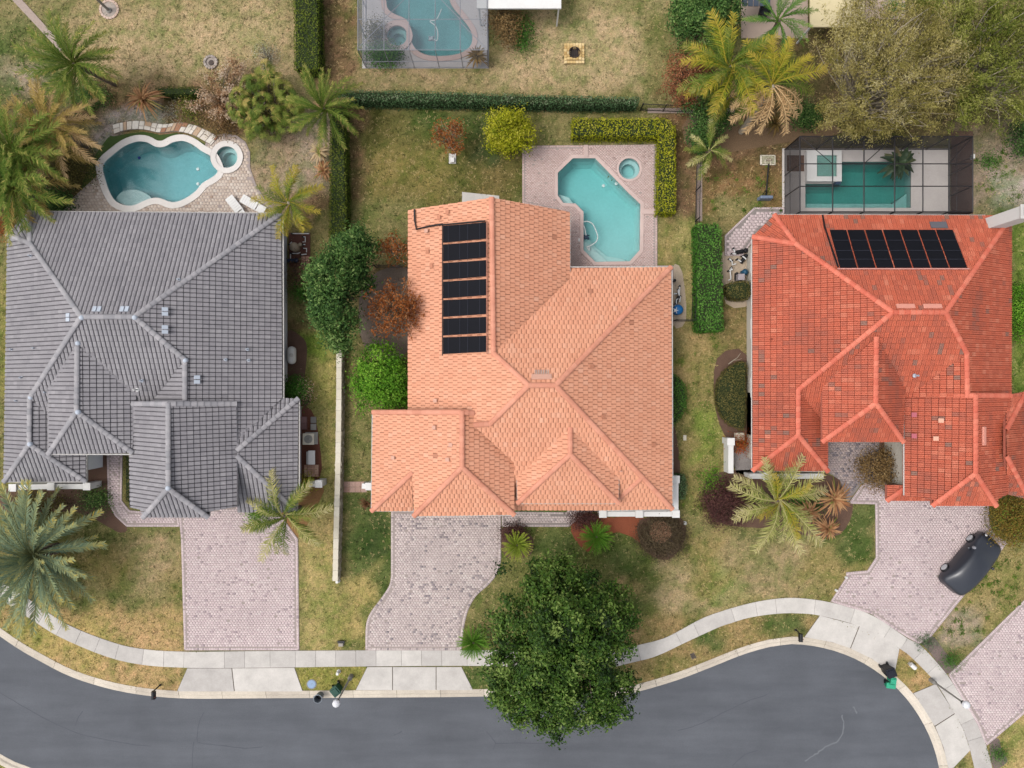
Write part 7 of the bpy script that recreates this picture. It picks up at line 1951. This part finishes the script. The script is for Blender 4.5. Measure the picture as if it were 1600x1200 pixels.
mb = MB(); mb.lathe(P(455.5, 555, 0.83), [(0.13, 0), (0.13, 0.08), (0.09, 0.12), (0, 0.13)], 14); mb.build("valve_dome", M_TRIM, t)
for y in (546, 564):
    mb = MB(); mb.box(P(456, y, 0.13), (0.5, 0.14, 0.3)); mb.build("saddle", M_TRIM, t)
def ac(label, px, py, w=0.78, hh=0.85):
    p = P(px, py, hh); p.z = 0.02
    t = thing("air_conditioner", p, label, "air conditioner")
    mb = MB(); vs, fs = [], []
    ro = [(w / 2 * c_ , w / 2 * s_) for c_, s_ in ((-1, -1), (1, -1), (1, 1), (-1, 1))]
    mb.box((p.x, p.y, 0.06), (w * 1.1, w * 1.1, 0.08)); mb.build("pad", M_CONC, t)
    mb = MB(); mb.box((p.x, p.y, 0.1 + hh / 2), (w * 0.94, w * 0.94, hh - 0.1)); mb.build("coil_body", plain("ac_coil", (150, 148, 140), 0.6), t)
    for k in range(9):
        mb = MB(); mb.ring([(p.x + a * 0.95, p.y + b * 0.95) for a, b in ro], [(p.x + a * 0.985, p.y + b * 0.985) for a, b in ro], 0.18 + k * 0.075, 0.20 + k * 0.075); mb.build("louvre", M_TRIM, t)
    c24 = [(p.x + 0.30 * math.cos(2 * math.pi * k / 24), p.y + 0.30 * math.sin(2 * math.pi * k / 24)) for k in range(24)]
    o24 = [(p.x + max(-w / 2, min(w / 2, 0.62 * math.cos(2 * math.pi * k / 24))), p.y + max(-w / 2, min(w / 2, 0.62 * math.sin(2 * math.pi * k / 24)))) for k in range(24)]
    mb = MB(); mb.ring(c24, o24, hh, hh + 0.06); mb.build("top_cover", M_CAP, t)
    mb = MB(); mb.lathe((p.x, p.y, hh + 0.01), [(0, 0.0), (0.29, 0.0)], 24); mb.build("fan_well", M_BLACK, t)
    for k in range(4):
        R = Matrix.Rotation(k * math.pi / 2 + 0.5, 3, 'Z')
        mb = MB(); mb.box(Vector((p.x, p.y, hh + 0.03)) + R @ Vector((0.14, 0, 0)), (0.24, 0.11, 0.012), M=R @ Matrix.Rotation(0.3, 3, 'X')); mb.build("fan_blade", plain("fan_grey", (92, 84, 76), 0.5), t)
    for r_ in (0.09, 0.17, 0.25):
        mb = MB(); mb.lathe((p.x, p.y, hh + 0.055), [(r_, 0), (r_ + 0.012, 0.0), (r_ + 0.012, 0.012), (r_, 0.012)], 20); mb.build("guard_ring", M_TRIM, t)
ac("square cream air conditioner with fan beside the grey garage wing", 482, 686)
t = thing("utility_box", P(483, 715), "long pale grey cabinet below the air conditioner", "utility box")
mb = MB(); mb.box(P(484.5, 715, 0.35), (0.36, 0.9, 0.6)); mb.build("body", plain("cabinet_grey", (196, 194, 190), 0.5), t, bevel=0.02)
mb = MB(); mb.box(P(487, 715, 0.66), (0.46, 0.98, 0.05), 0.0, M=Matrix.Rotation(0.12, 3, 'Y')); mb.build("lid", M_WHITE, t, bevel=0.01)
t = thing("paver_stack", P(478, 661), "low pile of brown and grey slabs by the grey house wall", "paver pile")
for k, (x, y, c_) in enumerate(((476, 656, (150, 118, 116)), (476, 666, (140, 108, 106)), (490, 656, (150, 146, 140)), (490, 667, (172, 168, 160)))):
    mb = MB(); mb.box(P(x - (2 if k < 2 else 0), y, 0.08), (0.5 if k < 2 else 0.38, 0.44, 0.16 + 0.02 * k)); mb.build("slab", plain("slab_tone_%s" % "abcd"[k], c_, 0.9), t, bevel=0.01)
t = thing("paver_stack", P(487, 735), "square pile of tan bricks above the short white wall stub", "paver pile")
for i in range(4):
    for j in range(5):
        mb = MB(); mb.box(P(478.5 + i * 5.6, 728 + j * 3.7, 0.1), (0.235, 0.15, 0.2 + random.uniform(0, .03)), tint=random.random()); mb.build("brick", mb_b, t)
# peach house pool equipment and blue tarp
t = thing("pool_equipment", P(1060, 462), "white pool pipes and black valves right of the peach roof", "pool equipment")
pump(t, P(1057, 470, 0.0), 1.2, M_BLACK, 0.9)
pipes(t, [[(1062, 447), (1061, 466), (1057, 468), (1057, 475)], [(1060, 452), (1060, 460)], [(1063, 463), (1062, 472)], [(1055, 475), (1055, 481)], [(1058, 459), (1053, 459)]], 0.3, 0.045)
mb = MB(); mb.lathe(P(1054.5, 438, 0.4), [(0.1, -0.4), (0.1, 0.0), (0, 0.04)], 12); mb.build("valve_post", M_BLACK, t)
t = thing("blue_tank", P(1057, 485), "round bright blue tank top beside the white pool pipes", "tank")
mb = MB(); mb.lathe(P(1057, 485), [(0.34, 0), (0.36, 0.5), (0.30, 0.62), (0.12, 0.70), (0.0, 0.70)], 20); mb.build("tank", plain("bright_blue", (38, 120, 186), 0.4), t, smooth=True)
mb = MB(); mb.lathe(P(1055, 485, 0.68), [(0.10, 0), (0.10, 0.06), (0, 0.08)], 10)
for k in range(5):
    w = k * 1.256; mb.tube([P(1056, 485, 0.72), P(1056, 485, 0.66) + Vector((0.22 * math.cos(w), 0.22 * math.sin(w), 0))], 0.03, 5)
mb.build("valve_handle", M_WHITE, t)
# red house pool equipment
t = thing("pool_equipment", P(1152, 412), "black pumps and white pipes beside the red house", "pool equipment")
pump(t, P(1156, 394, 0.0), 0.2, M_BLACK, 1.3); pump(t, P(1160, 406, 0.0), 1.0, M_BLACK, 1.1); pump(t, P(1149, 434, 0.0), 1.5, M_BLACK, 0.9)
pipes(t, [[(1146, 388), (1148, 394)], [(1144, 396), (1150, 397)], [(1140, 404), (1143, 408)], [(1144, 407), (1144, 414), (1150, 412)], [(1143, 418), (1141, 424), (1142, 436), (1138, 438)], [(1160, 400), (1166, 405)], [(1152, 405), (1158, 409)], [(1139, 423), (1145, 421)]], 0.35, 0.045)
mb = MB(); mb.lathe(P(1160, 427, 0.0), [(0.2, 0), (0.22, 0.6), (0.12, 0.75), (0, 0.78)], 16); mb.build("filter_tank", plain("teal_tank", (36, 84, 112), 0.4), t, smooth=True)
mb = MB(); mb.box(P(1156, 434, 0.4), (0.45, 0.45, 0.8)); mb.build("heater", plain("mauve_grey", (178, 168, 172), 0.5), t, bevel=0.02)
t = thing("stone_slab", P(1155, 682), "white square stone slab left of the red house wall", "slab")
mb = MB(); mb.box(P(1155, 682, 0.2), (0.62, 0.55, 0.4)); mb.build("block", M_CAP, t, bevel=0.02)

# loungers ------------------------------------------------------------
def lounger(label, c, ang):
    p = P(*c); t = thing("sun_lounger", Vector((p.x, p.y, 0.05)), label, "sun lounger", "white loungers on the cobble deck")
    R = Matrix.Rotation(ang, 3, 'Z'); o = Vector((p.x, p.y, 0.05))
    for i in range(7):
        mb = MB(); mb.box(o + R @ Vector((-0.25 + i * 0.175, 0, 0.34)), (0.165, 0.56, 0.03), M=R); mb.build("slat", M_WHITE, t)
    bk = R @ Matrix.Rotation(-0.35, 3, 'Y')
    for i in range(5):
        mb = MB(); mb.box(o + R @ Vector((0.95, 0, 0.34)) + bk @ Vector((0.08 + i * 0.15, 0, 0.0)), (0.14, 0.56, 0.03), M=bk); mb.build("slat", M_WHITE, t)
    for sx in (-0.25, 0.9):
        for sy in (-0.24, 0.24):
            mb = MB(); mb.box(o + R @ Vector((sx, sy, 0.16)), (0.05, 0.05, 0.33), M=R); mb.build("leg", M_WHITE, t)
    for sy in (-0.29, 0.29):
        mb = MB(); mb.box(o + R @ Vector((0.32, sy, 0.32)), (1.3, 0.03, 0.06), M=R); mb.build("rail", M_WHITE, t)
lounger("white sun lounger nearer the freeform pool", (365, 316), math.radians(-52))
lounger("white sun lounger nearer the yellow feather palm", (387, 315), math.radians(-30))

# fire pit, rings, hoop ----------------------------------------------
fp = P(897, 85)
t = thing("fire_pit", fp, "square yellow stone fire pit with a black round grate", "fire pit")
M_YST = mat("yellow_stone", [(200, 164, 104), (224, 192, 132), (238, 212, 160)], rough=0.9, fine=(10, 0.15))
for k in range(7):
    for j in range(7):
        x, y = (k - 3) * 0.205, (j - 3) * 0.205
        if math.hypot(x, y) < 0.40: continue
        edge = max(abs(k - 3), abs(j - 3)) == 3
        mb = MB(); mb.box((fp.x + x, fp.y + y, 0.10 if edge else 0.15), (0.19, 0.19, 0.2 if edge else 0.3), random.uniform(-.05, .05), tint=random.random()); mb.build("stone", M_YST, t, bevel=0.015)
mb = MB(); mb.lathe(fp, [(0.40, 0.02), (0.40, 0.36), (0.36, 0.36), (0.34, 0.10), (0, 0.10)], 24); mb.build("fire_bowl", plain("soot_iron", (58, 46, 42), 0.7), t)
for k in range(-2, 3):
    mb = MB(); l = math.sqrt(0.36 ** 2 - (k * 0.13) ** 2); mb.tube([(fp.x + k * 0.13, fp.y - l, 0.34), (fp.x + k * 0.13, fp.y + l, 0.34)], 0.012, 5); mb.build("grate_bar", M_DARK, t)
mb = MB(); mb.box((fp.x, fp.y, 0.02), (1.36, 1.36, 0.05)); mb.build("base", M_DARK, t)
def ring_bed(label, px, py, r, h, m, name, cat, n=14):
    c = P(px, py); t = thing(name, c, label, cat)
    for k in range(n):
        w = 2 * math.pi * k / n
        mb = MB(); mb.box((c.x + r * math.cos(w), c.y + r * math.sin(w), h / 2), (0.16, 2 * math.pi * r / n * 0.92, h), w, tint=random.random()); mb.build("stone", m, t, bevel=0.01)
    mb = MB(); mb.lathe(c, [(0, h * 0.5), (r - 0.06, h * 0.4)], 20); mb.build("fill", M_SAND, t); return t
ring_bed("small grey stone ring on the tan lawn", 330, 98, 0.42, 0.16, mat("grey_ring_stone", [(158, 146, 138), (190, 178, 168)], rough=0.9), "stone_ring", "stone ring")
mb = MB(); mb.lathe(P(330, 98, 0.08), [(0.0, 0.06), (0.16, 0.04), (0.2, 0)], 12); mb.build("ash_heap", plain("ash", (92, 82, 76), 0.95), bpy.data.objects["stone_ring"])
t = ring_bed("pink edged round bed at the foot of a grey lamp pole", 171, 15, 0.62, 0.08, mat("pink_edge_stone", [(206, 178, 160), (222, 198, 182)], rough=0.9), "round_bed", "garden bed", 18)
t = thing("garden_pole", P(171, 17), "grey pole rising off the top edge", "pole")
b = P(171, 17)
mb = MB(); mb.tube([b, Vector((b.x, b.y, 3.4))], 0.10, 10, r1=0.08); mb.build("pole", M_GPOST, t)
mb = MB(); mb.lathe(b, [(0.2, 0.03), (0.2, 0.12), (0.11, 0.2)], 12); mb.build("base", M_GPOST, t)
# basketball hoop lying on the lawn
b = P(1193, 312)
t = thing("basketball_hoop", b, "black portable basketball hoop lying on the brown lawn", "basketball hoop")
M_NAVY = plain("navy_base", (120, 134, 156), 0.4)
mb = MB(); mb.box((b.x, b.y + 0.02, 0.36), (0.98, 0.24, 0.7), taper=0.9); mb.build("base", M_NAVY, t, bevel=0.06)
tp = P(1201, 256, 0.2)
mb = MB(); mb.tube([Vector((b.x + 0.05, b.y + 0.1, 0.32)), Vector((tp.x, tp.y, 0.22))], 0.055, 8); mb.build("pole", M_BLACK, t)
for s_ in (-0.32, 0.06):
    mb = MB(); mb.tube([Vector((b.x + s_, b.y + 0.1, 0.5)), P(1197, 297, 0.3)], 0.03, 6); mb.build("brace", M_BLACK, t)
mb = MB(); mb.box(P(1200, 250, 0.16), (1.05, 0.68, 0.035)); bb = mb.build("backboard", screen_mat("clear_board", (226, 222, 190), 0.35), t)
for c_, s_ in (((0, 0.33), (1.05, 0.05)), ((0, -0.33), (1.05, 0.05)), ((-0.5, 0), (0.12, 0.68)), ((0.5, 0), (0.05, 0.68)), ((0, 0.0), (0.42, 0.04)), ((-0.2, -0.14), (0.04, 0.3)), ((0.2, -0.14), (0.04, 0.3))):
    mb = MB(); mb.box(P(1200, 250, 0.185) + Vector((c_[0], c_[1], 0)), (s_[0], s_[1], 0.012)); mb.build("board_line", M_CAP, bb)
rc = P(1200.5, 252, 0.24)
mb = MB(); mb.tube([rc + Vector((0.19 * math.cos(a), 0.0 + 0.05, 0.19 + 0.19 * math.sin(a))) for a in [2 * math.pi * k / 16 for k in range(17)]], 0.014, 6); mb.build("rim", plain("hoop_rim", (120, 60, 40), 0.5), t)
mb = MB()
# fallen white pole and twig on the side lawn
t = thing("fallen_branch", P(1146, 563), "pale bare fallen branch on the lawn beside the red house", "branch")
mb = MB(); mb.tube([P(1138, 569, 0.04), P(1146, 563, 0.05), P(1152, 559, 0.05), P(1157, 552, 0.04)], 0.035, 6, r1=0.02); mb.tube([P(1146, 563, 0.05), P(1155, 562, 0.05), P(1159, 560, 0.04)], 0.02, 5, r1=0.01); mb.build("wood", M_BARKP, t)
t = thing("utility_box", P(1519, 245), "small white box fixed to the dark enclosure's right side", "box")
mb = MB(); mb.box(P(1519.5, 245, 2.0), (0.16, 0.3, 0.3)); mb.build("box", M_WHITE, t, bevel=0.02)
mb = MB(); mb.box(P(1516.5, 245, 2.0), (0.2, 0.05, 0.05)); mb.build("bracket", M_DARK, t)
mb = MB(); p = P(1519, 245, 1.0); mb.box((P(1519.5,245,2.0).x, P(1519.5,245,2.0).y, 0.92), (0.05, 0.05, 1.85)); mb.build("post", M_DARK, t)

# weeds: small green clumps on the thin lawns
def weeds():
    g = np.random.default_rng(12); P_, N_, T_ = [], [], []
    for x0, y0, x1, y1, n in ((1470, 860, 1600, 990, 70), (1400, 960, 1500, 1000, 4), (1520, 215, 1600, 325, 22), (1100, 240, 1220, 330, 26), (1060, 520, 1120, 800, 30), (20, 40, 90, 180, 24), (1582, 350, 1600, 620, 20)):
        for k in range(n):
            x, y = g.uniform(x0, x1), g.uniform(y0, y1)
            if inpoly(np.array([P(x, y).x]), np.array([P(x, y).y]), W2(DRIVE_R))[0] or inpoly(np.array([P(x, y).x]), np.array([P(x, y).y]), W2(DRIVE_E))[0]: continue
            c = P(x, y); m_ = int(g.uniform(14, 40)); s_ = g.uniform(0.06, 0.2)
            P_.append(np.stack([c.x + g.normal(0, s_, m_), c.y + g.normal(0, s_, m_), 0.04 + np.abs(g.normal(0, 0.04, m_))], 1)); N_.append(np.stack([g.normal(0, .4, m_), g.normal(0, .4, m_), np.ones(m_)], 1)); T_.append(np.full(m_, g.uniform(0.2, 0.8)) + g.normal(0, .12, m_))
    p = np.concatenate(P_)
    leaf_mesh("weeds", veg("weed_leaf", [(66, 96, 32), (100, 130, 46), (142, 160, 70)], 0.2), p, np.concatenate(N_), g.uniform(0.06, 0.14, len(p)), 0.5, np.concatenate(T_), None, kind='stuff')
weeds()

# ================================================================== GRASS
def grass(nt=78000, nb=4):
    r = np.random.default_rng(5)
    n = nt
    X = r.uniform(-37.5, 37.5, n); Y = r.uniform(-28.5, 28.5, n)
    ok = ~inpoly(X, Y, ROAD_O)
    for q in PAVED: ok &= ~inpoly(X, Y, W2(q))
    for q in HOLES: ok &= ~inpoly(X, Y, q)
    swp = [(p.x, p.y) for p in top_l] + [(p.x, p.y) for p in reversed(bot_l)]
    ok &= ~inpoly(X, Y, swp)
    for q in ([(292, 1040), (460, 1040), (474, 1082), (276, 1082)], [(574, 1040), (721, 1040), (740, 1080), (555, 1080)], [(1281, 960), (1404, 1012), (1399, 1046), (1255, 996)], [(1430, 1083), (1461, 1068), (1516, 1172), (1489, 1206)],
              [(1226, 232), (1524, 215), (1524, 335), (1226, 335)], [(560, -70), (764, -70), (764, 110), (560, 110)], [(1158, -60), (1262, -60), (1262, 60), (1158, 60)]): ok &= ~inpoly(X, Y, W2(q))
    for nm, px, m in BEDS: ok &= ~inpoly(X, Y, W2(px))
    for q in ([(12, 340), (447, 340), (470, 640), (470, 800), (205, 800), (10, 745)], [(640, 330), (890, 330), (1048, 420), (1050, 790), (585, 800), (590, 645), (640, 640)], [(1172, 340), (1580, 340), (1580, 770), (1176, 735)]): ok &= ~inpoly(X, Y, W2(q))
    X, Y = X[ok], Y[ok]
    col = lawn_colour(X, Y)
    n = len(X)
    clump = np.array([mnoise.noise(Vector((x * 1.1, y * 1.1, 3.0))) for x, y in zip(X, Y)])
    # tufts: mostly darker green or olive, some bleached straw, several blades per tuft
    dry = r.random(n) < np.clip(0.30 + 0.45 * clump, 0.06, 0.7)
    straw = np.array(C(206, 182, 130)[:3])
    k = np.clip(0.86 + r.normal(0, 0.20, n), 0.4, 1.5)[:, None]
    col = np.where(dry[:, None], 0.55 * col * 1.15 + 0.45 * straw, col * k * np.array([0.86, 0.94, 0.84]))
    rep = lambda a: np.repeat(a, nb, 0)
    X, Y, col = rep(X) + r.normal(0, 0.045, n * nb), rep(Y) + r.normal(0, 0.045, n * nb), rep(col) * np.clip(r.normal(1, 0.10, n * nb), 0.6, 1.4)[:, None]
    n = n * nb
    az = r.uniform(0, 6.283, n); L = r.uniform(0.06, 0.15, n); w = r.uniform(0.02, 0.045, n)
    z0 = np.zeros(n)
    b = np.stack([X, Y, z0], 1); d = np.stack([np.cos(az), np.sin(az), r.uniform(0.15, 0.8, n)], 1); s = np.stack([-np.sin(az), np.cos(az), z0], 1)
    V = np.stack([b - s * w[:, None], b + s * w[:, None], b + d * L[:, None]], 1).reshape(-1, 3)
    m = mat("grass_blade", [], rough=0.9, vcol="gcol", big=(0.5, 0.05), fine=(8, 0.08), spec=0.1)
    o = np_mesh("grass", m, V, np.arange(3 * n), 3, np.full(n, 0.5), kind='stuff')
    ca = o.data.attributes.new("gcol", 'FLOAT_COLOR', 'FACE')
    ca.data.foreach_set("color", np.concatenate([np.clip(col, 0, 1), np.ones((n, 1))], 1).astype(np.float32).ravel())
grass()
